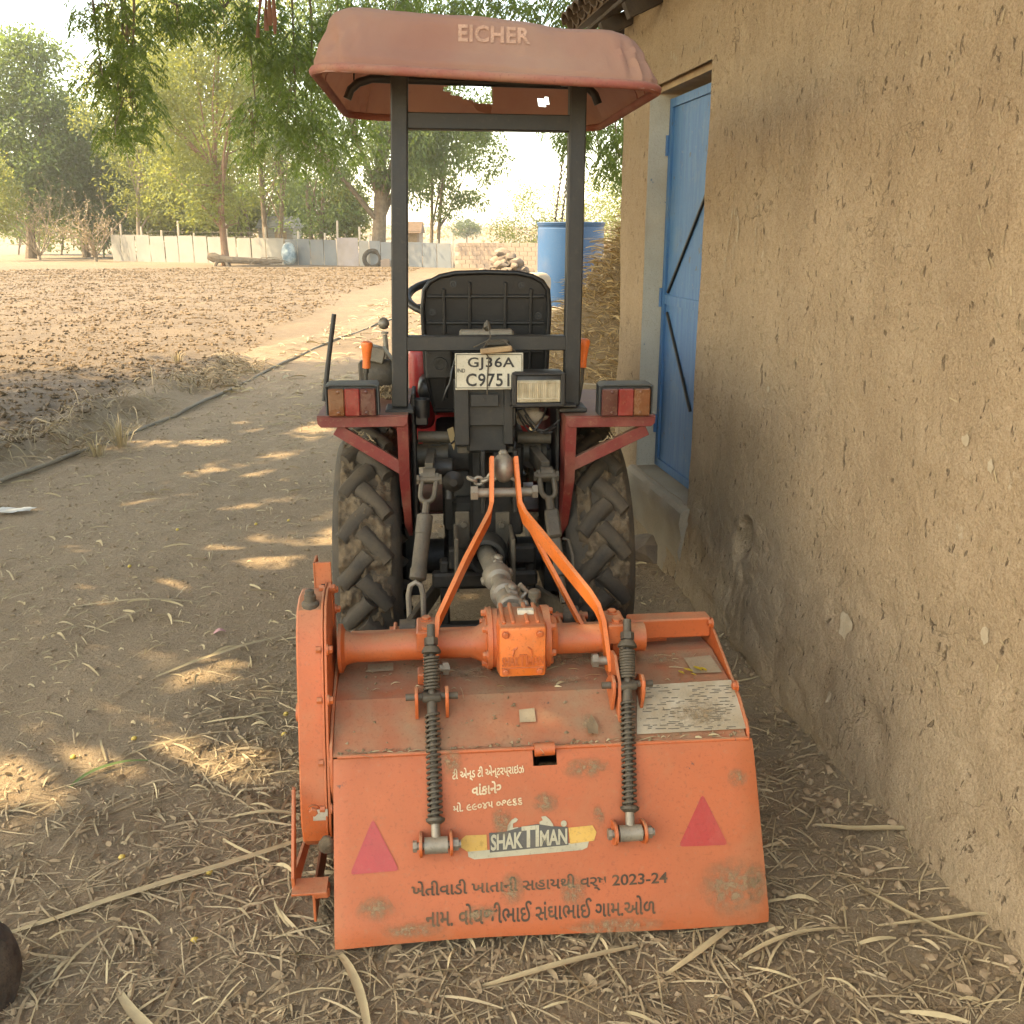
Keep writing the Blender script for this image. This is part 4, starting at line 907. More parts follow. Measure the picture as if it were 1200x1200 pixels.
# ---- rear wheels
def build_wheel(x, r, hw, nl, lug_h, seed, name='rear_wheel', y=0.0):
    out = 1 if x > 0 else -1; s = hw / .105; k = r / .465
    prof = np.array([(-.080, .235), (-.100, .29), (-.107, .345), (-.100, .398), (-.078, .420), (-.04, .430), (0, .433), (.04, .430), (.078, .420), (.100, .398), (.107, .345), (.100, .29), (.080, .235)]) * np.array([s, k])
    rc = lambda xx: float(np.interp(xx, prof[:, 0], prof[:, 1]))
    rim = MB()
    rp = [(.235 * k, -.082 * s), (.222 * k, -.080 * s), (.215 * k, -.05 * s), (.205 * k, .0), (.215 * k, .05 * s), (.222 * k, .080 * s), (.235 * k, .082 * s)]
    rim.lathe(rp, (0, 0, 0), (1, 0, 0), 36, False)
    rim.lathe([(.21 * k, -.012 * out), (.20 * k, .01 * out), (.12 * k, .035 * out), (.07 * k, .035 * out), (.065 * k, .06 * out), (.01, .06 * out)], (0, 0, 0), (1, 0, 0), 30, True)
    for i in range(6): a = i * math.pi / 3; rim.bolt((.036 * out, .09 * k * math.cos(a), .09 * k * math.sin(a)), (out, 0, 0), .011, .014)
    wo_ = rim.build(name, 'red', trac, 35, (x, y, r))
    ty = MB(); seg = 72; V = []
    P2 = [(-.078 * s, .222 * k)] + [tuple(p) for p in prof] + [(.078 * s, .222 * k)]
    for i in range(seg):
        a = 2 * math.pi * i / seg
        for (xx, rr) in P2: V.append((xx, rr * math.cos(a), rr * math.sin(a)))
    ty.add(V, gridf(seg, len(P2), True))
    # chevron lugs
    for side in (-1, 1):
        for i in range(nl):
            ph0 = 2 * math.pi * (i + (.5 if side > 0 else 0)) / nl; nS = 7; V = []
            for q in range(nS):
                t = q / (nS - 1); xx = side * (-.012 + .117 * t ** .95) * s; ang = ph0 - (.27 + .02) * t - .05 * t * t; base = rc(np.clip(xx, -.1 * s, .1 * s)) - .006
                if q == nS - 1: base -= .012 * k
                top = base + lug_h * (1 - .15 * t) + .006
                hwid = (.028 - .004 * t) * k; tw = hwid * .74; e = .82
                # direction along the lug in (x, arc) space and its perpendicular
                dx, da = .117 * s, -.29 * .44 * k; l = math.hypot(dx, da); px_, pa = -da / l * side, dx / l
                for (o_, rr) in ((-hwid * 1.1, base), (-tw * 1.12, top - .010), (-tw * .72, top), (tw * .72, top), (tw * 1.12, top - .010), (hwid * 1.1, base)):
                    x_ = xx + o_ * px_; a_ = ang + o_ * pa / rr
                    V.append((x_, -rr * math.cos(a_), rr * math.sin(a_)))
            F = [(q * 6 + j, q * 6 + j + 1, (q + 1) * 6 + j + 1, (q + 1) * 6 + j) for q in range(nS - 1) for j in range(5)]
            F += [(0, 1, 2, 3, 4, 5)[::-1], tuple((nS - 1) * 6 + j for j in range(6))]
            ty.add(V, F)
    ty.build('tyre', 'rubber', wo_, 55)
    # dried mud caked between the lugs
    nA, nX = 380, 36; V = np.zeros((nA, nX, 3)); aa = np.linspace(0, 2 * math.pi, nA, endpoint=False); xx = np.linspace(-.101 * s, .101 * s, nX)
    base = np.array([rc(v) for v in xx])
    A2, X2 = np.meshgrid(aa, xx, indexing='ij')
    n_ = fbm(A2 * 14 * k, X2 * 45, seed, 4); n2 = fbm(A2 * 3.2, X2 * 9, seed + 9, 2)
    n3_ = fbm(A2 * 46 * k, X2 * 120, seed + 3, 3)
    rr = base[None] + .001 + .060 * np.clip(n_ + .08 + n2 * .7, -.25, .5) + .010 * n3_ * np.clip(1.15 - np.abs(X2) / (.105 * s), .15, 1) ** .5
    V[..., 0] = X2; V[..., 1] = rr * np.cos(A2); V[..., 2] = rr * np.sin(A2)
    npmesh('caked_mud', V.reshape(-1, 3), np.array(gridf(nA, nX, True)), 'mud', wo_, True)
    return wo_
build_wheel(-.372, .465, .108, 19, .030, 31)
build_wheel(.372, .465, .108, 19, .030, 47)
for x in (-.36, .36): build_wheel(x, .285, .065, 15, .02, 61 + int(x * 10), 'front_wheel', 1.42)

# ---- body behind and under the seat
def part(name, mat, fn, sharp=35, parent=trac):
    mb = MB(); fn(mb); return mb.build(name, mat, parent, sharp)
part('axle_housing', 'greasy', lambda m: (m.lathe([(.085, -.27), (.085, -.24), (.062, -.22), (.062, -.13), (.10, -.11), (.10, .11), (.062, .13), (.062, .22), (.085, .24), (.085, .27)], (0, 0, .455), X, 24), m.box((0, .08, .50), (.24, .34, .30), None, .03, 2)))
part('gear_case', 'greasy', lambda m: (m.box((.0, .02, .70), (.26, .36, .22), None, .025, 2), m.box((0, .55, .56), (.25, .9, .34), None, .05, 2), m.box((0, -.17, .60), (.20, .06, .24), None, .015)))
part('lift_cover', 'greasy', lambda m: (m.box((0, .0, .865), (.30, .40, .11), None, .02, 2), m.box((0.02, -.20, .845), (.13, .03, .115), None, .006), m.tube((-.15, -.14, .86), (-.15, -.205, .86), .045), m.tube((.16, -.14, .86), (.16, -.205, .86), .04)))
# hydraulic rock shaft and its arms
part('rock_shaft', 'iron', lambda m: (m.tube((-.20, -.17, .865), (.21, -.17, .865), .028), m.tube((-.21, -.19, .865), (-.11, -.19, .865), .038)))
for s_, pt in ((-1, T(503, 558, -.43)), (1, T(640, 556, -.43))):
    part('lift_arm', 'iron', lambda m: (m.bar((s_ * .16, -.16, .87), (pt.x, pt.y + .02, pt.z + .01), .026, .05), m.tube((s_ * .135, -.17, .87), (s_ * .19, -.17, .87), .045), m.tube((pt.x - .018, pt.y, pt.z), (pt.x + .018, pt.y, pt.z), .024)))
def fork(m, top, bot, r=.008, half=.021):
    top, bot = Vector(top), Vector(bot); d = (bot - top).normalized(); x = Vector((1, 0, 0))
    pts = [top + x * half - d * .018, top + x * half + d * .035] + [top + x * half * math.cos(a) + d * (.045 + .024 * math.sin(a)) for a in np.linspace(0.2, math.pi - .2, 6)] + [top - x * half + d * .035, top - x * half - d * .018]
    m.sweep(pts, r, 8); m.tube(top + x * (half + .016), top - x * (half + .016), .010); m.lathe([(.017, 0), (.017, .008)], top + x * (half + .008), x, 6); m.lathe([(.016, 0), (.016, .008)], top - x * (half + .016), x, 6)
# left lift rod: fork, threaded shank, sleeve, lower clevis
tl, bl_ = T(503, 562, -.45), T(487, 700, -.62)
def rodL(m):
    fork(m, tl, bl_); d = bl_ - tl; m.sweep([tl + d * .20, tl + d * .34], .011, 10)
    a, c = tl + d * .30, tl + d * .86
    m.lathe([(.017, 0), (.024, .004), (.024, (c - a).length * .30), (.0225, (c - a).length * .31), (.0225, (c - a).length * .82), (.025, (c - a).length * .84), (.025, (c - a).length * .97), (.018, (c - a).length)], a, d, 18)
part('lift_rod', 'iron', rodL)
def clev(m, p, drop=.12):
    p = Vector(p); pts = [p + Vector((sx, 0, z)) for sx, z in ((-.020, -drop), (-.021, -.03), (-.015, 0), (0, .010), (.015, 0), (.021, -.03), (.020, -drop))]; m.sweep(pts, .008, 8)
pL = T(487, 686, -.62); part('lift_clevis', 'steel', lambda m: clev(m, pL))
# right lift rod: fork and turnbuckle with a loop handle
tr_, br_ = T(640, 558, -.45), T(657, 676, -.60)
def rodR(m):
    fork(m, tr_, br_); d = br_ - tr_; m.sweep([tr_ + d * .22, tr_ + d * .36], .013, 10); u = d.normalized(); m.bar(tr_ + d * .34, tr_ + d * .62, .042, .040, Y_, .006); m.bar(tr_ + d * .62, tr_ + d * 1.0, .032, .032, Y_, .005)
    c = tr_ + d * .80 + Vector((.022, -.004, 0)); m.sweep([c + u * (-.055) , c + u * -.05 + X * .016, c + X * .022, c + u * .05 + X * .016, c + u * .055], .005, 7)
    m.sweep([tr_ + d * .98, tr_ + d * 1.25], .012, 8)
part('lift_rod', 'iron', rodR)
# lower links
lbL, lbR = T(478, 738, -.72), T(668, 722, -.70)
part('lower_link', 'iron', lambda m: (m.bar((-.15, .0, .34), lbL, .018, .055), m.tube(lbL - X * .022, lbL + X * .022, .03)))
part('lower_link', 'iron', lambda m: (m.bar((.15, .0, .34), lbR, .018, .055), m.tube(lbR - X * .022, lbR + X * .022, .03)))
# top-link bracket, ball and pins
tb = T(590, 548, -.53)
part('top_link_bracket', 'greasy', lambda m: (m.box((tb.x - .05, -.27, .81), (.014, .16, .20), None, .003), m.box((tb.x + .05, -.27, .81), (.014, .16, .20), None, .003), m.box((tb.x, -.21, .75), (.17, .04, .30), None, .008), m.bar((tb.x, -.24, .87), (tb.x, -.48, tb.z), .034, .04, Z_)))
part('ball_end', 'steel', lambda m: (m.lathe([(.012, -.030), (.030, -.024), (.041, -.012), (.044, 0), (.041, .012), (.030, .024), (.012, .030)], tb, X, 24), m.box(tb + Vector((0, .01, .035)), (.026, .026, .03), None, .006)))
p2_ = T(590, 577, -.56)
part('hitch_pin', 'steel', lambda m: (m.tube(p2_ - X * .078, p2_ + X * .088, .0135, seg=16), m.lathe([(.022, 0), (.022, .02)], p2_ - X * .094, X, 6), m.lathe([(.020, 0), (.020, .016)], p2_ + X * .082, X, 6)))
def chain(m, pts, r=.005):
    pts = [Vector(p) for p in pts]
    for i in range(len(pts) - 1):
        a, c = pts[i], pts[i + 1]; d = (c - a); L = d.length; d.normalize(); sd = (X if i % 2 else Y_); sd = (sd - d * sd.dot(d)).normalized(); mid = (a + c) / 2
        m.sweep([mid + d * L * .62 * math.cos(t) + sd * .011 * math.sin(t) for t in np.linspace(0, 2 * math.pi, 11)[:-1]], r, 6, True)
part('pin_chain', 'steel', lambda m: chain(m, [T(549 + 8 * i, 560 + (4 * math.sin(i)), -.54) for i in range(8)]))
# drawbar cheeks and PTO surround
for px in (535, 602):
    a = T(px, 632, -.50); part('drawbar_cheek', 'iron', lambda m: (m.box((a.x, -.42, a.z - .085), (.012, .16, .17), None, .003), m.box((a.x + (.022 if px < 560 else -.022), -.345, a.z - .02), (.045, .012, .12), None, .003), m.bolt((a.x + (.026 if px < 560 else -.026), -.353, a.z - .0), -Y_, .011, .012)))
part('drawbar_frame', 'greasy', lambda m: (m.box((.0, -.30, .48), (.34, .05, .05), None, .008), m.box((-.13, -.28, .40), (.03, .05, .28), None, .006), m.box((.15, -.28, .40), (.03, .05, .28), None, .006), m.box((0, -.30, .30), (.32, .05, .05), None, .008), m.box((-.07, -.30, .55), (.09, .04, .07), None, .008), m.box((.115, -.30, .56), (.10, .04, .06), None, .008)))
pp = T(572, 655, -.46)
part('pto_guard', 'black', lambda m: m.lathe([(.062, 0), (.066, .03), (.058, .06), (.046, .062), (.046, .01)], pp + Vector((0, .06, .01)), (-.1, -1, -.1), 22, False))
for c_, d_ in (((-.215, -.20, .80), (.012, .16, .56)), ((.235, -.20, .82), (.012, .16, .50)), ((-.235, -.06, .62), (.05, .2, .5)), ((.235, -.06, .62), (.05, .2, .5))): part('side_plate', 'greasy', lambda m: m.box(c_, d_, None, .003))
# hydraulic pipes, wires and cylinder ends
part('hydraulic_cylinder', 'greasy', lambda m: (m.lathe([(.028, 0), (.03, .005), (.03, .07), (.026, .075)], T(503, 548, -.30), X, 16), m.tube(T(527, 545, -.30), T(527, 585, -.33), .014), m.lathe([(.030, 0), (.033, .012), (.02, .022), (.012, .03)], T(531, 563, -.33), -Y_, 18)))
part('cross_tube', 'iron', lambda m: (m.tube(T(546, 508, -.30), T(590, 507, -.30), .016), m.lathe([(.024, -.014), (.024, .014)], T(569, 507, -.30), X, 16), m.tube(T(490, 512, -.24), T(528, 512, -.24), .018), m.tube(T(606, 513, -.24), T(645, 513, -.24), .020), m.bar(T(536, 527, -.30), T(601, 526, -.30), .02, .02)))
def wires():
    q = random.Random(4)
    for (a, c, sag) in (((604, 478), (656, 492), 20), ((606, 482), (640, 478), 26), ((612, 478), (652, 500), 14), ((614, 486), (648, 506), 10), ((540, 490), (528, 520), 8), ((600, 470), (604, 530), 4), ((536, 300 + 115), (520, 470), 0)):
        pts = []
        for i in range(9): t = i / 8; pts.append(T(a[0] + (c[0] - a[0]) * t + q.uniform(-1, 1), a[1] + (c[1] - a[1]) * t + sag * math.sin(math.pi * t), -.33 + q.uniform(-.01, .01)))
        part('wire', 'plastic', lambda m: m.sweep(pts, .0032, 6))
wires()
part('dry_leaf', 'leaf_dry', lambda m: m.add([T(524, 503, -.31), T(531, 500, -.33), T(534, 515, -.32), T(532, 528, -.31), T(527, 516, -.30)], [(0, 1, 2, 4), (2, 3, 4)]))
# crushed rag wedged under the lamp
def rag(m):
    b = bmesh.new(); bmesh.ops.create_icosphere(b, subdivisions=3, radius=1); c = T(620, 488, -.28)
    for v in b.verts:
        q = v.co; f = 1 + .7 * float(fbm(q.x * 2.5, q.z * 3 + q.y * 2, 410, 3)); v.co = Vector((c.x + q.x * .05 * f, c.y + q.y * .03 * f, c.z + q.z * .028 * f))
    m.bm(b)
part('rag', 'sack', rag, 50)

# ---- fenders
for sx, pxl, pxr in ((-1, 371, 478), (1, 663, 768)):
    a, c = T(pxl, 487, -.40), T(pxr, 487, -.40); x0, x1 = min(a.x, c.x), max(a.x, c.x); xi, xo = (x1, x0) if sx < 0 else (x0, x1); zt = (a.z + c.z) / 2
    mb = MB()
    # top plate runs forward then slopes down over the tyre
    prof = [(-.40, zt), (.10, zt), (.26, zt - .03), (.40, zt - .14), (.50, zt - .30), (.55, zt - .46)]
    V = []
    for (yy, zz) in prof: V += [(x0, yy, zz), (x1, yy, zz), (x1, yy, zz - .004), (x0, yy, zz - .004)]
    F = []
    for i in range(len(prof) - 1):
        for j in range(4): F.append((i * 4 + j, i * 4 + (j + 1) % 4, (i + 1) * 4 + (j + 1) % 4, (i + 1) * 4 + j))
    F += [(3, 2, 1, 0), tuple((len(prof) - 1) * 4 + j for j in range(4))]
    mb.add(V, F)
    fd = mb.build('fender', 'red', trac)
    # rear lip
    mb = MB(); hl = .034; w_ = x1 - x0
    pl = [(x0, zt - .003), (x0 + .002, zt - hl * .7), (x0 + .012, zt - hl), (x1 - .012, zt - hl), (x1 - .002, zt - hl * .7), (x1, zt - .003)]
    mb.prism(pl, .005, lambda u, v, t: Vector((u, -.405 + t, v)), .0012)
    for xx in (x0 + .2 * w_ * .5, x0 + .78 * w_): mb.lathe([(.0045, 0), (.0045, .002)], (xx, -.4055, zt - .016), -Y_, 10)
    mb.build('rear_lip', 'red', fd)
    # inner cheek with its flange
    mb = MB(); ch = [(-.398, zt - .005), (.10, zt - .005), (.40, zt - .15), (.46, zt - .40), (.10, zt - .40), (-.20, zt - .42), (-.33, zt - .36), (-.385, zt - .20)]
    mb.prism(ch, .004, lambda u, v, t: Vector((xi - sx * -.0 + sx * (.0015 + t), u, v)))
    fl = [(-.398, zt - .008), (-.385, zt - .2), (-.33, zt - .36), (-.26, zt - .42)]
    V = []
    for i, (yy, zz) in enumerate(fl): wd_ = (.034, .032, .022, .012)[i]; V += [(xi + sx * .001, yy, zz), (xi + sx * wd_, yy - .003, zz), (xi + sx * wd_, yy + .001, zz), (xi + sx * .001, yy + .004, zz)]
    F = [(i * 4 + j, i * 4 + (j + 1) % 4, (i + 1) * 4 + (j + 1) % 4, (i + 1) * 4 + j) for i in range(len(fl) - 1) for j in range(4)] + [(3, 2, 1, 0), (12, 13, 14, 15)]
    mb.add(V, F); mb.build('inner_cheek', 'red', fd)
    # diagonal brace
    mb = MB()
    if sx < 0: p0, p1 = T(394, 503, -.388), T(476, 552, -.385)
    else: p0, p1 = T(758, 503, -.388), T(668, 546, -.385)
    mb.bar(p0, p1, .006, .036, up=Y_.cross((p1 - p0).normalized()), bev=.001); mb.bar(p0 + Vector((0, .012, .016)), p1 + Vector((0, .012, .016)), .028, .004, up=Y_.cross((p1 - p0).normalized()), bev=.001); mb.build('brace', 'red', fd)
    # tuft of straw caught under the plate
    mb = MB(); q = random.Random(2 + sx); cpx = 424 if sx < 0 else 724
    for i in range(16):
        p = T(cpx + q.uniform(-12, 12), 506 + q.uniform(0, 8), -.37); e = p + Vector((q.uniform(-.03, .03), q.uniform(-.02, .02), q.uniform(-.035, .01))); mb.sweep([p, p.lerp(e, .5) + Vector((0, 0, -.006)), e], .0016, 4)
    mb.build('caught_straw', 'straw', fd)
    # tail light
    a, c = (T(382, 456, -.43), T(443, 487, -.43)) if sx < 0 else (T(704, 456, -.43), T(763, 487, -.43))
    lx0, lx1, lz1, lz0 = min(a.x, c.x), max(a.x, c.x), a.z + .006, zt + .001; cx = (lx0 + lx1) / 2; wl = lx1 - lx0; hl = lz1 - lz0
    mb = MB(); mb.box((cx, -.395, lz0 + hl / 2), (wl, .05, hl), None, .006, 2); mb.box((cx + .004, -.355, lz0 + hl / 2 + .006), (wl * .94, .06, hl * .96), None, .006, 2); mb.build('tail_light', 'cover', trac)
    tlo = COL.objects[-1] if False else bpy.context.scene.objects[-1] if False else None
    lamp = [o for o in trac.children if o.name.startswith('tail_light')][-1]
    mb = MB(); V = []
    for i in range(13):
        t = i / 12; xx = lx0 - .003 + (wl + .006) * t; e = .006 * (1 if 0 < i < 12 else 0)
        V += [(xx, -.43, lz1 + e), (xx, -.37, lz1 + e + .004), (xx, -.37, lz1 + e), (xx, -.43, lz1 + e - .004)]
    F = [(i * 4 + j, i * 4 + (j + 1) % 4, (i + 1) * 4 + (j + 1) % 4, (i + 1) * 4 + j) for i in range(12) for j in range(4)] + [(3, 2, 1, 0), (48, 49, 50, 51)]
    mb.add(V, F); mb.box((lx0 - .002, -.40, lz0 + hl * .55), (.004, .055, hl * .95)); mb.box((lx1 + .002, -.40, lz0 + hl * .55), (.004, .055, hl * .95)); mb.build('light_hood', 'cover', lamp)
    cols = ['lens_amber', 'lens_red', 'lens_dark'] if sx < 0 else ['lens_dark', 'lens_red', 'lens_amber']; f3 = [0, .34, .66, 1]
    for i in range(3):
        xa, xb = lx0 + .004 + (wl - .008) * f3[i], lx0 + .004 + (wl - .008) * f3[i + 1]; mb = MB(); mb.box(((xa + xb) / 2, -.424, lz0 + hl * .48), (xb - xa - .0006, .016, hl * .90), None, .003)
        if i != 1:
            for zz in (.14, .82): mb.lathe([(.005, 0), (.005, .002), (.003, .003)], (xa + (xb - xa) * (.62 if i == 0 else .40), -.432, lz0 + hl * zz), -Y_, 10)
        mb.build('lens', cols[i], lamp)

# ---- canopy frame
pL0, pL1 = T(468, 82, -.30), T(469, 476, -.30); pR0, pR1 = T(677, 95, -.30), T(669, 474, -.30)
for a, c in ((pL0, pL1), (pR0, pR1)):
    part('frame_post', 'black', lambda m: (m.bar(c, a, .048, .048, Y_, .004), m.box(c + Vector((0, 0, -.008)), (.085, .11, .014), None, .003), m.bar(c + Vector((0, .02, -.01)), c + Vector((.0, .02, -.32)), .05, .012, X, .002)))
za = (T(480, 133, -.3).z + T(480, 151, -.3).z) / 2
part('cross_bar', 'black', lambda m: m.bar((pL0.x + .018, -.30, za), (pR0.x - .018, -.30, za - .004), .044, .044, Z_, .003))
zb_ = (T(480, 393, -.3).z + T(480, 411, -.3).z) / 2
part('cross_bar', 'black', lambda m: (m.bar((pL1.x + .02, -.30, zb_), (pR1.x - .02, -.30, zb_ - .002), .044, .044, Z_, .003)))
# ---- canopy: canvas over a tubular rim
cx0, cy0, ca_, cb_ = .012, -.02, .452, .535; Z0 = 1.945
def rrect(t, a, b, r):
    """point on a rounded rectangle outline, t in 0..1, starting at rear middle going right"""
    per = [2 * (a - r), math.pi * r / 2, 2 * (b - r), math.pi * r / 2] * 2; per = [2 * (a - r), math.pi * r / 2, 2 * (b - r), math.pi * r / 2, 2 * (a - r), math.pi * r / 2, 2 * (b - r), math.pi * r / 2]
    L = sum(per); d = (t * L + (a - r)) % L; k_ = 0
    while d > per[k_]: d -= per[k_]; k_ = (k_ + 1) % 8
    cs = [(a - r, -b + r, -math.pi / 2), (a - r, b - r, 0), (-a + r, b - r, math.pi / 2), (-a + r, -b + r, math.pi)]
    if k_ == 0: return (-(a - r) + d, -b)
    if k_ == 2: return (a, -(b - r) + d)
    if k_ == 4: return ((a - r) - d, b)
    if k_ == 6: return (-a, (b - r) - d)
    c = cs[(k_ - 1) // 2]; an = c[2] + d / r; return (c[0] + r * math.cos(an), c[1] + r * math.sin(an))
def tiltz(x, y): return -.019 * (x / .45) + .004 * y
nt_ = 260; loops = [(-.008, -.020, .10), (-.004, -.008, .10), (0, .0, .10), (.002, .02, .10), (.014, .06, .10), (.028, .10, .10), (.041, .130, .10), (.052, .146, .10), (.068, .156, .10), (.10, .162, .10), (.18, .167, .12), (.30, .172, .12), (.40, .174, .05)]
rows = []
for li, (ins, hh, rr_) in enumerate([(a_, h_ * .88, r__) for a_, h_, r__ in loops]):
    row = []
    for i in range(nt_):
        t = i / nt_; a_, b_ = ca_ - ins, cb_ - ins; x, y = rrect(t, a_, b_, min(rr_, a_ - .001, b_ - .001))
        # folds near the corners, sag elsewhere
        crn = max(0, 1 - abs(abs(x) - a_ + .05) / .10) if abs(abs(y) - b_) < .13 else 0
        amp = .014 * math.exp(-((hh - .05) / .06) ** 2) * crn
        fold = amp * math.sin(x * 150 + y * 60); n_ = (.026 * float(fbm(x * 5 + 2, y * 5 + hh * 9, 430, 4)) - .012 * math.sin(math.pi * min(1, max(0, hh / .14))) * (1 - crn)) * min(1, hh / .05 if hh > 0 else 0)
        l = math.hypot(x, y); row.append(Vector((cx0 + x + x / l * (fold + n_), cy0 + y + y / l * (fold + n_), Z0 + hh * (1 + .10 * (-x / .45)) + tiltz(x, y) + n_ * .5)))
    rows.append(row)
V = [p for row in rows for p in row]; F = []
def inpoly(p, poly):
    c = False; n = len(poly); j = n - 1
    for i in range(n):
        if (poly[i][1] > p[1]) != (poly[j][1] > p[1]) and p[0] < (poly[j][0] - poly[i][0]) * (p[1] - poly[i][1]) / (poly[j][1] - poly[i][1]) + poly[i][0]: c = not c
        j = i
    return c
tears = [[(517, 103), (532, 99), (577, 99), (578, 124), (560, 121), (530, 111)], [(628, 116), (640, 114), (646, 122), (634, 125)]]
# refine: subdivide the loft between loops for a fine canvas
fine = []
for i in range(len(rows) - 1):
    st = 4 if i >= 2 else 1
    for k_ in range(st): fine.append([a.lerp(b_, k_ / st) for a, b_ in zip(rows[i], rows[i + 1])])
fine.append(rows[-1])
V = [p for row in fine for p in row]
for i in range(len(fine) - 1):
    for j in range(nt_):
        q = (i * nt_ + j, i * nt_ + (j + 1) % nt_, (i + 1) * nt_ + (j + 1) % nt_, (i + 1) * nt_ + j); c = (V[q[0]] + V[q[1]] + V[q[2]] + V[q[3]]) / 4
        if c.y > .2 and any(inpoly(pix(T.w(c)), pl) for pl in tears): continue
        F.append(q)
F.append(tuple((len(fine) - 1) * nt_ + j for j in range(nt_)))
mb = MB(); mb.add(V, F); canopy = mb.build('canopy', 'canopy', trac, 60); tag(canopy, 'faded red dusty cloth canopy with two torn holes')
mb = MB(); mb.sweep([(cx0 + x, cy0 + y, Z0 - .008 + tiltz(x, y)) for x, y in (rrect(i / 120, ca_ + .002, cb_ + .002, .10) for i in range(120))], .0120, 12, True); mb.build('rim_piping', 'canopy_rim', canopy)
for t_ in (.395 / 2, 1 - .395 / 2, .17, .83):
    mb = MB(); j_ = int(t_ * nt_) % nt_; mb.sweep([row[j_] + Vector((0, 0, .001)) for row in fine[2:30]], .0032, 6); mb.build('seam', 'canopy_rim', canopy, 60)
# hanging flap of the tear
mb = MB(); fp = [T.plane(px, py, Vector((0, cy0 + cb_ - .03, Z0)), Y_) for px, py in ((577, 124), (560, 121), (548, 117), (560, 130), (575, 134))]; mb.add(fp, [(0, 1, 2, 3, 4)]); mb.build('torn_flap', 'canopy', canopy)
# bow tube under the canvas and its brackets
pts = [T(407, 116, -.08), T(411, 105, -.08), T(420, 97, -.08), T(436, 92, -.08)] + [T(436 + (676 - 436) * t, 92 + 8 * t, -.08) for t in (.25, .5, .75, 1)] + [T(690, 104, -.08), T(697, 111, -.08), T(701, 122, -.08)]
mb = MB(); mb.sweep(pts, .0125, 10); mb.build('canopy_bow', 'black', canopy)
for px, py in ((415, 96), (495, 88), (612, 93), (694, 98)):
    p = T(px, py, -.08); mb = MB(); mb.bar(p + Vector((0, 0, .0)), p + Vector((0, .05, .10)), .02, .004, X); mb.build('bow_bracket', 'black', canopy)
for a in (pL0, pR0): mb = MB(); mb.bar(a + Vector((-.045, .02, -.005)), a + Vector((.045, .02, -.005)), .02, .012); mb.bar(a + Vector((0, 0, -.005)), a + Vector((0, -.22, -.028)), .022, .012, X); mb.build('canopy_mount', 'black', canopy)
# lettering on the rear panel
pn0 = fine[10]; 
rp0 = Vector((cx0, cy0 - cb_ - .0, Z0 + .03)); rp1 = Vector((cx0, cy0 - cb_ + .041, Z0 + .115)); nn = X.cross(rp1 - rp0).normalized()
quad = [T.plane(px, py, rp0, nn) for px, py in ((537, 48), (622, 51), (622, 32), (537, 28))]
lo_ = lettering('lettering', 'EICHER', quad, 'ink_canopy', canopy, .034, .0, 1.06, nrm=nn)
rear = np.array([p[:] for row in fine[2:] for p in row if p.y < cy0 - .33])
for v in lo_.data.vertices:      # lay the print on the cloth
    d_ = (rear[:, 0] - v.co.x) ** 2 + (rear[:, 2] - v.co.z) ** 2; i_ = np.argsort(d_)[:4]; v.co.y = float(np.average(rear[i_, 1], weights=1 / (d_[i_] + 1e-6))) - .0025

# ---- seat
def seat():
    a, c = T(493, 318, -.05), T(643, 470, -.05); x0, x1, zt, zb2 = a.x, c.x, a.z, c.z - .03; cx = (x0 + x1) / 2; hw = (x1 - x0) / 2
    def outline(s=1.0):
        P = []
        for i in range(11): t = i / 10; an = math.pi * t; P.append((cx + hw * s * (abs(math.cos(an)) ** .62) * (1 if math.cos(an) > 0 else -1), zt - .12 + .12 * s * (math.sin(an) ** .55)))
        P += [(cx - hw * .97 * s, zb2 + .12), (cx - hw * .85 * s, zb2), (cx + hw * .85 * s, zb2), (cx + hw * .97 * s, zb2 + .12)]; return P
    lean = lambda u, v, t: Vector((u, -.05 + t - (v - 1.2) * .10, v))
    mb = MB(); mb.prism(outline(), .018, lean, .006); back = mb.build('seat_back', 'plastic', trac, 30)
    # front padding
    mb = MB(); mb.prism(outline(.97), .055, lambda u, v, t: lean(u, v, t + .019), .018); mb.build('back_cushion', 'plastic', back, 40)
    # raised rim and grid of ribs on the rear of the shell
    mb = MB(); ol = outline(.985); n = len(ol)
    mb.sweep([lean(u, v, -.004) for u, v in ol], .008, 8, True); mb.build('rim', 'plastic', back, 50)
    for px in (520, 550, 592, 622):
        t0, t1 = (330, 468) if px in (550, 592) else (338, 468); p, q = T(px, t0, -.06), T(px, t1, -.06); mb = MB(); mb.bar(lean(p.x, p.z, -.005), lean(p.x, q.z, -.005), .011, .014, Y_, .003); mb.build('rib', 'plastic', back)
    for py in (347, 378, 412):
        p, q = T(500, py, -.06), T(638, py, -.06); mb = MB(); mb.bar(lean(p.x, p.z, -.0045), lean(q.x, q.z, -.0045), .012, .011, Z_, .003); mb.build('rib', 'plastic', back)
    for px, py in ((531, 333), (611, 334), (507, 366), (631, 370)): p = T(px, py, -.06); mb = MB(); mb.lathe([(.012, 0), (.012, .006), (.006, .006), (.005, .003)], lean(p.x, p.z, -.001), -Y_, 14); mb.build('shell_bolt', 'plastic', back)
    # cushion
    mb = MB(); mb.box((cx - .01, .19, 1.045), (.44, .42, .085), None, .035, 3); mb.build('seat_cushion', 'plastic', trac, 50)
    mb = MB(); mb.box((cx, .16, .985), (.34, .34, .05), None, .01); mb.box((cx, .16, .93), (.2, .24, .10), None, .01); mb.build('seat_bracket', 'red_clean', trac)
seat()
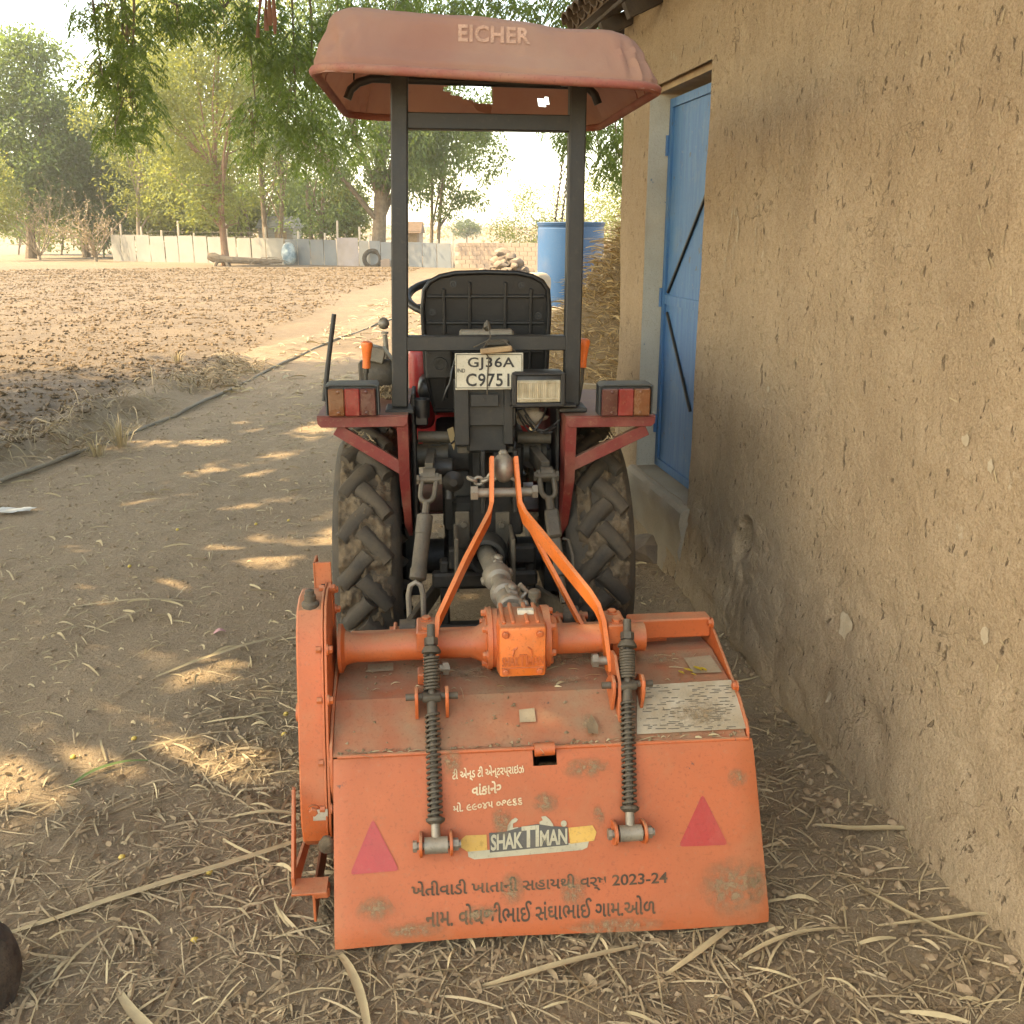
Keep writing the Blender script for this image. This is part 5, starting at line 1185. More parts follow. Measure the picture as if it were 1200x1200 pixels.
# latch plate on the left of the shell
p = T(514, 427, -.12); mb = MB(); mb.box((p.x, -.12, p.z), (.085, .012, .09), None, .004); mb.lathe([(.024, 0), (.024, .01), (.016, .01), (.016, .002)], (p.x + .004, -.127, p.z), -Y_, 20); [mb.lathe([(.005, 0), (.005, .004)], (p.x + dx, -.127, p.z + dz), -Y_, 8) for dx in (-.033, .033) for dz in (-.034, .034)]; mb.build('latch_plate', 'black', trac)

# ---- hood, dash, tank, steering, front axle
def hood(m):
    V = []; secs = [(.62, .235, 1.19), (.80, .235, 1.20), (1.30, .225, 1.17), (1.75, .20, 1.10), (1.86, .17, 1.03)]
    for (yy, hw, zt) in secs:
        for i in range(13):
            a = math.pi * i / 12; V.append((hw * (abs(math.cos(a)) ** .55) * (1 if math.cos(a) >= 0 else -1), yy, .66 + (zt - .66) * (math.sin(a) ** .5)))
    F = [(i * 13 + j, i * 13 + j + 1, (i + 1) * 13 + j + 1, (i + 1) * 13 + j) for i in range(4) for j in range(12)] + [tuple(range(12, -1, -1)), tuple(52 + j for j in range(13))]
    m.add(V, F)
part('hood', 'red_clean', hood, 45)
part('dash', 'plastic', lambda m: (m.box((0, .60, 1.02), (.34, .05, .34), None, .02), m.box((0, .57, 1.17), (.24, .06, .10), None, .02)))
part('engine', 'greasy', lambda m: m.box((0, 1.2, .62), (.30, .8, .36), None, .03))
for x in (-.22, .22): part('floor_plate', 'red', lambda m: m.box((x, .42, .55), (.20, .40, .012), None, .003))
part('side_tank', 'red_clean', lambda m: (m.box((-.195, .30, 1.03), (.09, .34, .30), None, .035, 3)), 45)
sw = T(540, 342, .42)
mb = MB(); cS = Vector((sw.x - .012, .42, 1.325)); ax = Vector((0, -.30, .954)); ex = X; ey = ax.cross(ex); mb.sweep([cS + (ex * math.cos(a) + ey * math.sin(a)) * .185 for a in np.linspace(0, 2 * math.pi, 41)[:-1]], .0145, 10, True)
sws = mb.build('steering_wheel', 'plastic', trac, 60)
mb = MB()
for a in (math.pi / 2, math.pi / 2 + 2.094, math.pi / 2 - 2.094): mb.sweep([cS - ax * .02, cS + (ex * math.cos(a) + ey * math.sin(a)) * .18], .008, 7)
mb.lathe([(.03, -.03), (.035, 0), (.02, .01)], cS - ax * .01, ax, 16); mb.sweep([cS - ax * .02, Vector((0, .62, .98))], .016, 8); mb.build('steering_spokes', 'plastic', sws)
part('front_axle', 'greasy', lambda m: (m.box((0, 1.42, .36), (.60, .07, .07), None, .01), m.tube((-.36, 1.42, .285), (.36, 1.42, .285), .022), m.box((0, 1.5, .52), (.2, .4, .24), None, .02)))

# ---- levers and bits on the left platform
def knob(m, a, c): # orange grip between a (bottom) and c (top)
    a, c = Vector(a), Vector(c); L = (c - a).length; m.lathe([(.006, 0), (.0125, .002), (.012, L * .30), (.015, L * .62), (.0185, L * .84), (.017, L * .95), (.009, L)], a, c - a, 18)
lev = part('control_lever', 'iron', lambda m: (m.sweep([T(429, 470, -.20), T(429, 440, -.20), T(429, 431, -.20)], .0055, 8), m.lathe([(.010, 0), (.010, .014)], T(429, 437, -.20), Z_, 6)))
part('lever_grip', 'knob', lambda m: knob(m, T(429.5, 432, -.20), T(430, 399.5, -.20)), 50, lev)
lev = part('control_lever', 'iron', lambda m: (m.sweep([T(678, 470, -.22), T(682, 448, -.22), T(683, 428, -.22)], .0055, 8)))
part('lever_grip', 'knob', lambda m: knob(m, T(682.5, 431, -.22), T(685, 396.5, -.22)), 50, lev)
lev = part('gear_lever', 'steel', lambda m: (m.sweep([T(456, 455, .05), T(454, 430, .05), T(451, 392, .05)], [.0105, .0105, .0085], 10), m.lathe([(.013, 0), (.013, .006)], T(450.8, 391, .05), Z_, 12)))
part('lever_ball', 'steel', lambda m: m.lathe([(.004, -.02), (.013, -.016), (.0185, -.006), (.0190, 0), (.017, .009), (.010, .017), (.003, .020)], T(449.5, 379, .05), Z_, 18), 60, lev)
part('marker_rod', 'black', lambda m: (m.sweep([T(380, 470, -.33), T(384, 430, -.33), T(391.5, 368, -.33)], [.0075, .0075, .007], 10)))
q0 = T(446, 436, -.02)
dev = part('control_box', 'iron', lambda m: (m.lathe([(.045, -.05), (.052, -.04), (.052, .035), (.045, .045)], q0 + Vector((0, 0, -.01)), X, 20), m.box(q0 + Vector((-.055, 0, .0)), (.03, .07, .075), None, .006)))
part('control_bracket', 'steel', lambda m: (m.box(q0 + Vector((-.012, -.01, .062)), (.06, .06, .05), Matrix.Rotation(.25, 3, 'Y'), .004), m.bar(q0 + Vector((.012, -.03, .086)), q0 + Vector((.047, -.03, .04)), .004, .075, Y_)), 35, dev)
part('straw_wad', 'straw', lambda m: [m.sweep([T(452 + random.uniform(-9, 9), 458 + random.uniform(-7, 10), -.12 + random.uniform(-.03, .03)), T(452 + random.uniform(-10, 10), 458 + random.uniform(-8, 10), -.12 + random.uniform(-.03, .03))], .002, 4) for _ in range(60)])
part('side_hose', 'plastic', lambda m: m.sweep([T(461, 425, -.05), T(465, 445, -.1), T(464, 472, -.14), T(470, 500, -.2)], .012, 8))
# hand-holder cup on the left of the plate mount
part('trailer_socket', 'plastic', lambda m: (m.lathe([(.024, -.045), (.026, 0), (.026, .012), (.020, .012), (.019, -.02)], T(494, 472, -.28), Z_, 20, False), m.box(T(494, 492, -.28), (.04, .04, .03), None, .004)))
# ---- number plate on its mount
a, c = T(533, 414, -.385), T(613, 456, -.385)
mt = part('plate_mount', 'black', lambda m: (m.box((T(541, 480, -.36).x, -.36, T(541, 483, -.36).z), (.045, .03, .20), None, .003), m.box((T(596, 480, -.36).x, -.35, T(596, 485, -.36).z), (.03, .02, .19), None, .003), m.box((.012, -.345, 1.10), (.17, .02, .22), None, .004), m.box(T(568, 469, -.368), (.085, .012, .038), None, .002), m.lathe([(.004, 0), (.004, .003)], T(568, 468, -.375), -Y_, 10), m.box((.012, -.31, 1.0), (.13, .04, .20), None, .01)))
pl = part('number_plate', 'plate', lambda m: (m.box(((a.x + c.x) / 2, -.385, (a.z + c.z) / 2), (c.x - a.x, .004, a.z - c.z), None, .0015)))
def pq(x0, y0, x1, y1): return [T(x0, y1, -.3875), T(x1, y1, -.3875), T(x1, y0, -.3875), T(x0, y0, -.3875)]
lettering('lettering', 'GJ36A', pq(548, 418.5, 603, 434), 'ink', pl, .018, .0006, 1.08); lettering('lettering', 'C9751', pq(546, 437.5, 597, 453), 'ink', pl, .018, .0006, 1.08); lettering('lettering', 'IND', pq(536, 432, 545, 436.5), 'ink', pl, .01, .0006)
mb = MB(); bx = [T(534.5, 415.5, -.3875), T(611.5, 415.5, -.3875), T(611.5, 454.5, -.3875), T(534.5, 454.5, -.3875)]
for i in range(4): mb.bar(bx[i] - Y_ * .0005, bx[(i + 1) % 4] - Y_ * .0005, .0016, .0008, Y_, 0)
mb.build('plate_border', 'ink', pl)
# box, wedge of wood and tied wire above the plate
part('tool_box', 'steel', lambda m: m.box(T(570, 392, -.24), (.165, .05, .03), None, .006))
part('wood_wedge', 'wood', lambda m: m.bar(T(563, 412, -.40), T(600, 408, -.40), .022, .016, Z_, .003))
part('tied_wire', 'iron', lambda m: (m.sweep([T(566, 385, -.34), T(572, 381, -.36), T(575, 395, -.37), T(566, 408, -.40), T(573, 420, -.392), T(571, 445, -.392), T(571, 462, -.39)], .0022, 6), m.sweep([T(555, 407, -.35), T(570, 400, -.37), T(590, 398, -.36), T(604, 412, -.38)], .0022, 6), m.lathe([(.006, 0), (.012, .008), (.010, .02), (.003, .032)], T(571, 388, -.33), Z_, 10), m.box(T(583, 402, -.335), (.07, .02, .02), None, .006)))
# ---- work lamp
a, c = T(600, 437, -.42), T(662, 476, -.42); cx, cz, wl, hl = (a.x + c.x) / 2, (a.z + c.z) / 2, c.x - a.x, a.z - c.z
wl_ = part('work_lamp', 'plastic', lambda m: (m.box((cx, -.375, cz), (wl, .09, hl), None, .012, 2), m.box((cx, -.345, cz), (wl * .8, .08, hl * .8), None, .02), m.box((cx, -.424, cz + hl * .46), (wl, .012, hl * .09), None, .003), m.box((cx, -.424, cz - hl * .45), (wl, .012, hl * .12), None, .003), m.box((cx - wl * .455, -.424, cz), (wl * .09, .012, hl), None, .003), m.box((cx + wl * .455, -.424, cz), (wl * .09, .012, hl), None, .003)))
part('lamp_lens', 'glass', lambda m: (m.box((cx, -.4235, cz - .004), (wl * .82, .006, hl * .66), None, .003),) + tuple(m.box((cx - wl * .40 + wl * .80 * (i + .5) / 22, -.4270, cz - .004), (wl * .016, .003, hl * .62), None, .0008) for i in range(22)) + (m.box((cx, -.4275, cz - hl * .26), (wl * .80, .004, hl * .05), None, .001), m.box((cx, -.4275, cz + hl * .22), (wl * .80, .004, hl * .04), None, .001)), 35, wl_)
part('lamp_bracket', 'black', lambda m: (m.bar((cx + wl * .42, -.37, cz - hl * .5), (cx + wl * .5, -.32, cz - hl * .5 - .02), .05, .006), m.box((cx + .02, -.35, cz - hl * .58), (.20, .05, .008), None, .002)), 35, wl_)

# ================================================================== ROTARY TILLER
til = thing('rotary_tiller', 'dusty orange rotary tiller hitched behind the red tractor', 'tiller', R.o, R.a)
def rpart(name, mat, fn, sharp=35, parent=None):
    mb = MB(); fn(mb); return mb.build(name, mat, parent or til, sharp)
B0 = Vector((0, 0, .030)); B1 = Vector((0, .195, .392)); bt = (B1 - B0).normalized(); BLn = (B1 - B0).length; bnr = X.cross(bt).normalized()
def onb(px, py, lift=0.0): return R.plane(px, py, B0, bnr) + bnr * lift
def bxy(px, py): p = onb(px, py); return p.x, (p - B0).dot(bt)
# ---- rear board with hinge notch
nx0, nx1 = bxy(625, 897)[0], bxy(653, 897)[0]; nty = bxy(639, 897)[1]
XL, XR = -.497, .497
cols = sorted(set(list(np.linspace(XL, nx0, 22)) + list(np.linspace(nx0, nx1, 4)) + list(np.linspace(nx1, XR, 18)))); rws = sorted(set(list(np.linspace(0, nty, 15)) + list(np.linspace(nty, BLn, 4))))
def bpt(x, t, off=0.0):
    d = .0030 * float(fbm(x * 3, t * 3, 501, 2)); bend = -.010 * max(0, 1 - t / .03) ** 2 - .006 * max(0, (t - BLn + .03) / .03) ** 2
    e = max(0, (abs(x) - .485) / .012); bend -= .006 * e * e
    sag = .006 * math.sin((x + .5) * 5.5) * max(0, 1 - t / .12)
    return B0 + X * x + bt * (t + sag) + bnr * (d + bend + off)
b = bmesh.new(); vv = {}
for i, x in enumerate(cols):
    for j, t in enumerate(rws): vv[i, j] = b.verts.new(bpt(x, t))
for i in range(len(cols) - 1):
    for j in range(len(rws) - 1):
        if nx0 - 1e-6 < cols[i] and cols[i + 1] < nx1 + 1e-6 and rws[j] > nty - 1e-6: continue
        b.faces.new((vv[i, j], vv[i + 1, j], vv[i + 1, j + 1], vv[i, j + 1]))
for v in [v for v in b.verts if not v.link_faces]: b.verts.remove(v)
bmesh.ops.recalc_face_normals(b, faces=b.faces[:]); geo = bmesh.ops.solidify(b, geom=b.faces[:], thickness=.004)
mb = MB(); mb.bm(b); board = mb.build('rear_board', 'orange_board', til, 50); tag(board, 'dented orange rear board with painted lettering')
# side flanges of the board
for x in (XL, XR):
    mb = MB(); V = []
    for j in range(15): t = BLn * j / 14; p = bpt(x, t); V += [p, p - bnr * .022, p - bnr * .022 + X * (.004 if x < 0 else -.004), p + X * (.004 if x < 0 else -.004)]
    mb.add(V, [(j * 4 + k_, j * 4 + (k_ + 1) % 4, (j + 1) * 4 + (k_ + 1) % 4, (j + 1) * 4 + k_) for j in range(14) for k_ in range(4)]); mb.build('side_flange', 'orange', board)
# hinge knuckle and rod
hp0, hp1 = R.plane(626.5, 879, B1 + bnr * .004, bnr), R.plane(650, 877, B1 + bnr * .004, bnr)
rpart('hinge', 'orange', lambda m: m.tube(hp0 - bnr * .006, hp1 - bnr * .006, .0155, seg=16), 40, board)
rpart('hinge_rod', 'orange', lambda m: (m.tube((XL + .01, B1.y + .006, B1.z + .002), (XR - .01, B1.y + .006, B1.z - .003), .005, seg=8)), 40, board)
# lettering, decals, reflector triangles
def bq(*pts): return [onb(px, py) for px, py in pts]
LIFT = .0019
def btext(s, pts, mat, bold): lettering('lettering', s, bq(*pts), mat, board, bold, LIFT, 1.0, bnr)
btext('ટી એન્ડ ટી એન્ટરપ્રાઇઝ', ((530, 917), (614, 909), (614, 893), (530, 901)), 'ink_white', .022)
btext('વાંકાનેર', ((553, 933), (588, 929), (588, 914), (553, 918)), 'ink_white', .03)
btext('મો. ૯૯૦૪૫ ૦૭૯૬૬', ((531, 953), (612, 943), (612, 931), (531, 941)), 'ink_white', .022)
btext('ખેતીવાડી ખાતાની સહાયથી વર્ષ 2023-24', ((482, 1056), (782, 1039), (782, 1018), (482, 1033)), 'ink_worn', .018)
btext('નામ. વોઘજીભાઈ સંઘાભાઈ ગામ.ઓળ', ((499, 1087), (768, 1071), (768, 1048), (499, 1061)), 'ink_worn', .018)
def bpoly(name, pts, mat, lift): 
    mb = MB(); P = [onb(px, py, lift) for px, py in pts]; mb.add(P, [tuple(range(len(P)))]); return mb.build(name, mat, board)
def rtri(a, b_, c, mat):
    P = []; 
    for p, q, r_ in ((a, c, b_), (b_, a, c), (c, b_, a)):
        p, q, r_ = Vector(p), Vector(q), Vector(r_); P += [(p + (q - p) * .07)[:], (p + (q - p) * .02 + (r_ - p) * .02)[:], (p + (r_ - p) * .07)[:]]
    bpoly('reflector', P, mat, LIFT)
rtri((410, 1025), (468, 1020), (437, 959), 'decal_red'); rtri((795, 992), (853, 990), (823, 930), 'decal_red')
bpoly('brand_decal', [(540, 984), (546, 979), (570, 978), (571, 996), (548, 998), (540, 993)], 'decal_yellow', LIFT); bpoly('brand_decal', [(666, 970), (694, 967), (699, 975), (696, 985), (668, 989)], 'decal_yellow', LIFT)
bpoly('brand_decal', [(548, 998), (690, 986), (688, 993), (682, 996), (556, 1007), (549, 1004)], 'decal_cream', LIFT)
bpoly('brand_decal', [(573, 976), (592, 974.5), (610, 969), (630, 965.5), (646, 968), (665, 969), (666, 990), (574, 999)], 'decal_dark', LIFT + .0006)
lettering('lettering', 'SHAK', bq((575, 997), (612.5, 993.5), (612.5, 974), (575, 978)), 'decal_cream', board, .03, LIFT + .0016, .95, bnr)
lettering('lettering', 'TI', bq((611, 993.6), (631.5, 991.7), (631.5, 966.5), (611, 968.5)), 'decal_cream', board, .03, LIFT + .0016, .95, bnr)
lettering('lettering', 'MAN', bq((632.5, 991.6), (664.5, 988.8), (664.5, 970.5), (632.5, 973.0)), 'decal_cream', board, .03, LIFT + .0016, .95, bnr)
for q in ([(594, 974), (595, 967), (599, 961), (604, 958), (607, 960), (605, 963), (601, 965), (601, 970), (607, 969), (608, 973)], [(633, 970), (632, 963), (636, 961), (634, 957), (639, 956), (644, 960), (648, 966), (649, 971)]): bpoly('brand_decal', q, 'decal_cream', LIFT + .0004)
mb = MB(); c = onb(660.5, 965, LIFT + .0004); mb.lathe([(.007, 0), (.007, .0006)], c, bnr, 16); mb.build('brand_decal', 'decal_cream', board)
# mud smears over board and lettering
def smear_mat():
    k = NT('mud_smear'); co = k.n('TexCoord').outputs['Generated']; oc = k.co()
    d = k.n('VectorMath', {'operation': 'DISTANCE'}, i0=co, i1=(.5, .5, .5)).outputs['Value']
    f = k.mul(k.ramp(d, .55, .15), k.ramp(k.noise(oc, 60, 5, .7), .36, .60)); f = k.mul(f, .85)
    p = k.n('BsdfPrincipled', Base_Color=k.mix(k.noise(oc, 90), (.21, .15, .085, 1), (.30, .20, .11, 1)), Roughness=.95); t = k.n('BsdfTransparent')
    mx = k.n('MixShader', i0=f, i1=t.outputs[0], i2=p.outputs[0]); k.t.links.new(mx.outputs[0], k.out.inputs[0]); return k.m
SM = smear_mat()
for (px, py, rx, ry) in ((598, 1042, 15, 30), (672, 1044, 16, 28), (588, 962, 12, 30), (528, 893, 14, 26), (862, 912, 12, 18), (858, 1040, 40, 44), (886, 1035, 12, 34), (702, 955, 7, 22), (560, 1070, 24, 14), (640, 940, 16, 16), (440, 1065, 24, 20), (480, 1090, 40, 12), (720, 1085, 60, 14), (690, 900, 30, 18)):
    mb = MB(); n = 18; P = [onb(px + rx * math.cos(a) * (1 + .15 * math.sin(3 * a + px)), py + ry * math.sin(a) * (1 + .15 * math.cos(2 * a + py)), LIFT + .0030) for a in np.linspace(0, 2 * math.pi, n, endpoint=False)]
    mb.add(P, [tuple(range(n))]); mb.build('mud_smear', SM, board)

# ---- hood panels
XH0, XH1 = -.498, .482; H0 = (.205, .392); H1 = (.335, .468); H2 = (.50, .487); H3 = (.66, .47); H4 = (.78, .36)
def panel(name, a, c, nxs=30, nys=6, mat='orange_hood', th=.004, seed=520):
    b = bmesh.new(); vv = {}
    nn_ = Vector((0, -(c[1] - a[1]), c[0] - a[0])).normalized()
    for i in range(nxs + 1):
        for j in range(nys + 1):
            x = XH0 + (XH1 - XH0) * i / nxs; t = j / nys; y, z = a[0] + (c[0] - a[0]) * t, a[1] + (c[1] - a[1]) * t
            e = .006 * float(fbm(x * 4, t * 2, seed, 2)) * math.sin(math.pi * t); vv[i, j] = b.verts.new(Vector((x, y, z)) + nn_ * e)
    for i in range(nxs):
        for j in range(nys): b.faces.new((vv[i, j], vv[i + 1, j], vv[i + 1, j + 1], vv[i, j + 1]))
    bmesh.ops.recalc_face_normals(b, faces=b.faces[:]); bmesh.ops.solidify(b, geom=b.faces[:], thickness=th); m = MB(); m.bm(b); return m.build(name, mat, til, 30), nn_
hl_, hn0 = panel('hood_panel', H0, H1); hu_, hn1 = panel('hood_panel', H1, H2, seed=531); panel('hood_panel', H2, H3, seed=540); panel('hood_panel', H3, H4, seed=541)
hp_ = Vector((0, H0[0], H0[1])); up_ = Vector((0, H1[0], H1[1]))
def onh(px, py, lift=.006): return R.plane(px, py, hp_, hn0) + hn0 * lift
def onu(px, py, lift=.006): return R.plane(px, py, up_, hn1) + hn1 * lift
def decal(name, fn, pts, mat, lift, parent, sub=1):
    m = MB(); P = [fn(px, py, lift) for px, py in pts]; m.add(P, [tuple(range(len(P)))]); return m.build(name, mat, parent)
decal('info_sticker', onh, [(746, 805), (856, 798), (876, 855), (746, 862)], 'decal_grey', .006, hl_)
decal('info_sticker', onh, [(608, 833), (626, 831), (628, 847), (609, 848)], 'decal_dusty', .0055, hl_)
decal('info_sticker', onu, [(801, 773), (832, 770), (846, 790), (812, 791)], 'decal_dusty', .006, hu_)
decal('info_sticker', onu, [(431, 781), (461, 779), (461, 788), (431, 790)], 'decal_dusty', .006, hu_)
q = random.Random(12); mb = MB()
for i in range(26):
    py = 806 + i * 2.0; xl = 752 + q.uniform(0, 8); 
    while xl < 858:
        L = q.uniform(3, 14); P = [onh(xl, py, .0068), onh(xl + L, py - .3, .0068), onh(xl + L, py - 1.1, .0068), onh(xl, py - .8, .0068)]
        if q.random() < .55: mb.add(P, [(0, 1, 2, 3)])
        xl += L + q.uniform(2, 8)
mb.build('sticker_print', 'decal_dark', hl_)
for (px, py, rx, ry, fn, pr) in ((820, 838, 36, 22, onh, hl_), (690, 850, 10, 16, onh, hl_), (770, 775, 26, 10, onu, hu_), (560, 790, 60, 10, onu, hu_), (650, 800, 50, 8, onu, hu_), (690, 775, 60, 12, onu, hu_)):
    mb = MB(); n = 16; mb.add([fn(px + rx * math.cos(a), py + ry * math.sin(a), .009) for a in np.linspace(0, 2 * math.pi, n, endpoint=False)], [tuple(range(n))]); mb.build('mud_smear', SM, pr)
# dried mud on the hood
mud = MB()
# ---- right side plate, front beam
pol = [(.64, .52), (.56, .545), (.50, .53), (.29, .455), (.215, .41), (.19, .33), (.24, .16), (.36, .07), (.60, .06), (.76, .20), (.77, .36)]
rpart('side_plate', 'orange', lambda m: m.prism(pol, .007, lambda u, v, t: Vector((.486 + t, u, v)), .001))
rpart('side_plate', 'orange', lambda m: m.prism(pol, .007, lambda u, v, t: Vector((-.506 + t, u, v)), .001))
for xx, yy, zz, ax_ in ((.485, .30, .478, -X), (.485, .52, .552, -X), (.493, .26, .40, X), (.493, .23, .36, X), (.493, .4, .3, X)): rpart('plate_bolt', 'orange', lambda m: m.bolt((xx, yy, zz), ax_, .011, .011))
rpart('frame_beam', 'orange', lambda m: (m.box((.375, .555, .535), (.222, .05, .055), None, .004), m.box((-.05, .60, .50), (.86, .05, .05), None, .004)))
# ---- main tube, flares, flanges
tz, ty_ = .553, .45
rpart('main_tube', 'orange', lambda m: (m.lathe([(.062, -.494), (.062, -.486), (.044, -.478), (.0385, -.462), (.0365, -.45), (.0365, -.165), (.040, -.155), (.050, -.135), (.062, -.122), (.072, -.118)], (0, ty_, tz), X, 30), m.lathe([(.0365, .03), (.0365, .268), (.0375, .270), (.0375, .282)], (0, ty_, tz), X, 30)))
# scraped paint patch
# ---- gearbox
gx0, gx1 = -.105, .018
gb = rpart('gearbox', 'orange', lambda m: (m.box(((gx0 + gx1) / 2, .405, .575), (gx1 - gx0, .13, .145), None, .018, 2), m.lathe([(.078, -.126), (.078, -.114), (.074, -.112), (.074, -.100)], (0, ty_ - .02, .575), X, 30), m.lathe([(.078, .012), (.078, .030), (.055, .036), (.045, .05)], (0, ty_ - .02, .575), X, 30), m.box(((gx0 + gx1) / 2, .345, .580), (.112, .022, .125), None, .006, 2)))
for xx in (-.088, -.065, -.030, -.005):
    rpart('casting_rib', 'orange', lambda m: m.bar((xx, .35, .646), (xx, .47, .649), .010, .010, Z_, .003), 35, gb)
cvx, cvz = (R(585, 760, .325).x + R(640, 760, .325).x) / 2, .581
cw, chh = .112, .128
cov = rpart('gearbox_cover', 'orange_bright', lambda m: m.box((cvx, .328, cvz), (cw, .012, chh), None, .006, 2), 35, gb)
for sx in (-1, 1):
    for sz in (-1, 1): rpart('cover_bolt', 'orange', lambda m: m.bolt((cvx + sx * cw * .37, .322, cvz + sz * chh * .38), -Y_, .0075, .007), 35, gb)
def cvq(u0, v0, u1, v1): return [Vector((cvx + cw * u, .3205, cvz + chh * v)) for u, v in ((u0, v0), (u1, v0), (u1, v1), (u0, v1))]
def emboss(body, quad, bold=.01, depth=.0018):
    Vt, Ft = textmesh(body, bold, 2); qd = quad; n_ = -Y_; base = []
    for a, b_, _ in Vt: base.append((qd[0] * (1 - a) + qd[1] * a) * (1 - b_) + (qd[3] * (1 - a) + qd[2] * a) * b_)
    b = bmesh.new(); bv = [b.verts.new(p) for p in base]
    for f in Ft:
        try: b.faces.new([bv[i] for i in f])
        except ValueError: pass
    r_ = bmesh.ops.extrude_face_region(b, geom=b.faces[:]); bmesh.ops.translate(b, verts=[e for e in r_['geom'] if isinstance(e, bmesh.types.BMVert)], vec=n_ * depth); m = MB(); m.bm(b); m.build('embossed_lettering', 'orange', gb, 30)
emboss('SHAK', cvq(-.46, -.27, -.08, -.08)); emboss('TI', cvq(-.08, -.27, .09, -.03)); emboss('MAN', cvq(.10, -.27, .46, -.08))
rpart('embossed_lettering', 'orange', lambda m: (m.bar(cvq(-.46, -.31, .46, -.30)[0], cvq(-.46, -.31, .46, -.30)[1], .0025, .003, Y_, 0), m.sweep([Vector((cvx - .024, .3205, cvz - .008)), Vector((cvx - .022, .3205, cvz + .008)), Vector((cvx - .014, .3205, cvz + .014))], .0022, 6), m.sweep([Vector((cvx + .022, .3205, cvz - .008)), Vector((cvx + .020, .3205, cvz + .008)), Vector((cvx + .012, .3205, cvz + .014))], .0022, 6)), 35, gb)
for a in np.linspace(.3, 6.58, 7)[:-1]:
    for xx, ax_ in ((-.127, -X), (.031, X)): rpart('flange_bolt', 'orange', lambda m: m.bolt((xx, ty_ - .02 + .064 * math.cos(a), .575 + .064 * math.sin(a)), ax_, .009, .012), 35, gb)
rpart('name_plate', 'plate', lambda m: m.box((-.030, .405, .6535), (.040, .016, .012), None, .001), 35, gb)
rpart('breather_cap', 'iron', lambda m: (m.lathe([(.010, 0), (.010, .012), (.016, .014), (.016, .030), (.012, .034)], (.000, .47, .650), Z_, 12)), 35, gb)
# gearbox dirt mound
# ---- PTO shaft up to the tractor
tw = T.w(T(572, 655, -.46) + Vector((0, .03, 0))); p1 = R.Ri @ (tw - R.o); p0 = Vector((-.047, .50, .60))
def pto(m):
    d = p1 - p0; L = d.length; u = d.normalized(); sx = u.cross(Z_).normalized(); sz = sx.cross(u)
    m.lathe([(.024, -.06), (.026, 0), (.026, .03)], p0, u, 18)
    for (t, rot) in ((.04, .4), (.115, 1.2), (.30, .3), (.36, 1.2)):
        c = p0 + u * t; a = sx * math.cos(rot) + sz * math.sin(rot); b_ = u.cross(a)
        for s_ in (-1, 1): m.box(c + a * s_ * .030, (.014, .05, .032), Matrix((a, u, b_)).transposed(), .005); m.lathe([(.013, 0), (.013, .01), (.008, .014)], c + a * s_ * .034, a * s_, 12)
        m.lathe([(.010, -.04), (.010, .04)], c, a, 10)
    m.lathe([(.030, .05), (.036, .055), (.036, .075), (.028, .08), (.028, .14), (.038, .145), (.040, .17), (.034, .175), (.024, .18), (.024, .26), (.036, .265), (.042, .285), (.042, .31), (.03, .32), (.03, L + .02)], p0, u, 20)
    c = p0 + u * .10; m.sweep([c + sx * .035 + sz * .01, c + sx * .05 + sz * .028, c + sx * .03 + sz * .05], .007, 7)
rpart('drive_shaft', 'steel', pto)
# ---- mast (A-frame)
def flatbar(m, pts, wx, wd, axis=X):
    pts = [Vector(p) for p in pts]; V = []; n = len(pts)
    for i in range(n):
        a, c = pts[max(0, i - 1)], pts[min(n - 1, i + 1)]; t = (c - a).normalized(); dd = t.cross(axis).normalized(); ax_ = dd.cross(t).normalized()
        for sx, sd in ((-1, -1), (1, -1), (1, 1), (-1, 1)): V.append(pts[i] + ax_ * sx * wx / 2 + dd * sd * wd / 2)
    F = [(i * 4 + j, i * 4 + (j + 1) % 4, (i + 1) * 4 + (j + 1) % 4, (i + 1) * 4 + j) for i in range(n - 1) for j in range(4)] + [(3, 2, 1, 0), tuple((n - 1) * 4 + j for j in range(4))]
    m.add(V, F)
rpart('mast_bar', 'orange_bright', lambda m: flatbar(m, [R(511, 790, .39), R(511, 745, .41), R(513, 728, .425), R(545, 660, .60), R(573, 606, .76), R(576, 590, .80), R(576, 536, .85)], .011, .045))
rpart('mast_bar', 'orange_bright', lambda m: flatbar(m, [R(714, 786, .375), R(706, 728, .42), R(700, 712, .44), R(690, 698, .47), R(640, 636, .64), R(615, 606, .76), R(609, 590, .80), R(604, 536, .85)], .011, .045))
rpart('mast_stay', 'orange_bright', lambda m: flatbar(m, [R(616, 608, .78), R(640, 655, .74), R(684, 738, .60)], .010, .03))
rpart('mast_bolt', 'steel', lambda m: (m.tube(R(499, 783, .38), R(527, 783, .38), .010), m.lathe([(.017, 0), (.017, .014)], R(519, 783, .38), X, 6)))
rpart('mast_bolt', 'steel', lambda m: (m.tube(R(693, 774, .375), R(712, 774, .375), .011), m.lathe([(.018, 0), (.018, .014)], R(694, 774, .375), X, 6)))
# tube clamps
for px, pz in ((500, 0), (719, 0)):
    c = R(px, 745, ty_); rpart('tube_clamp', 'orange', lambda m: (m.box((c.x, ty_ + .0, tz + .045), (.05, .10, .022), None, .004), m.box((c.x, ty_ - .046, tz + .030), (.05, .012, .05), None, .002), m.box((c.x, ty_ - .038, tz - .02), (.022, .010, .08), None, .002), m.box((c.x, ty_ - .04, tz - .065), (.05, .05, .03), None, .004), m.bolt((c.x, ty_ - .03, tz + .056), Z_, .012, .010), m.bolt((c.x, ty_ + .03, tz + .056), Z_, .012, .010)))
    rpart('clamp_lug', 'orange', lambda m: (m.box((c.x + .002, ty_ - .085, .505), (.026, .05, .05), None, .005)))
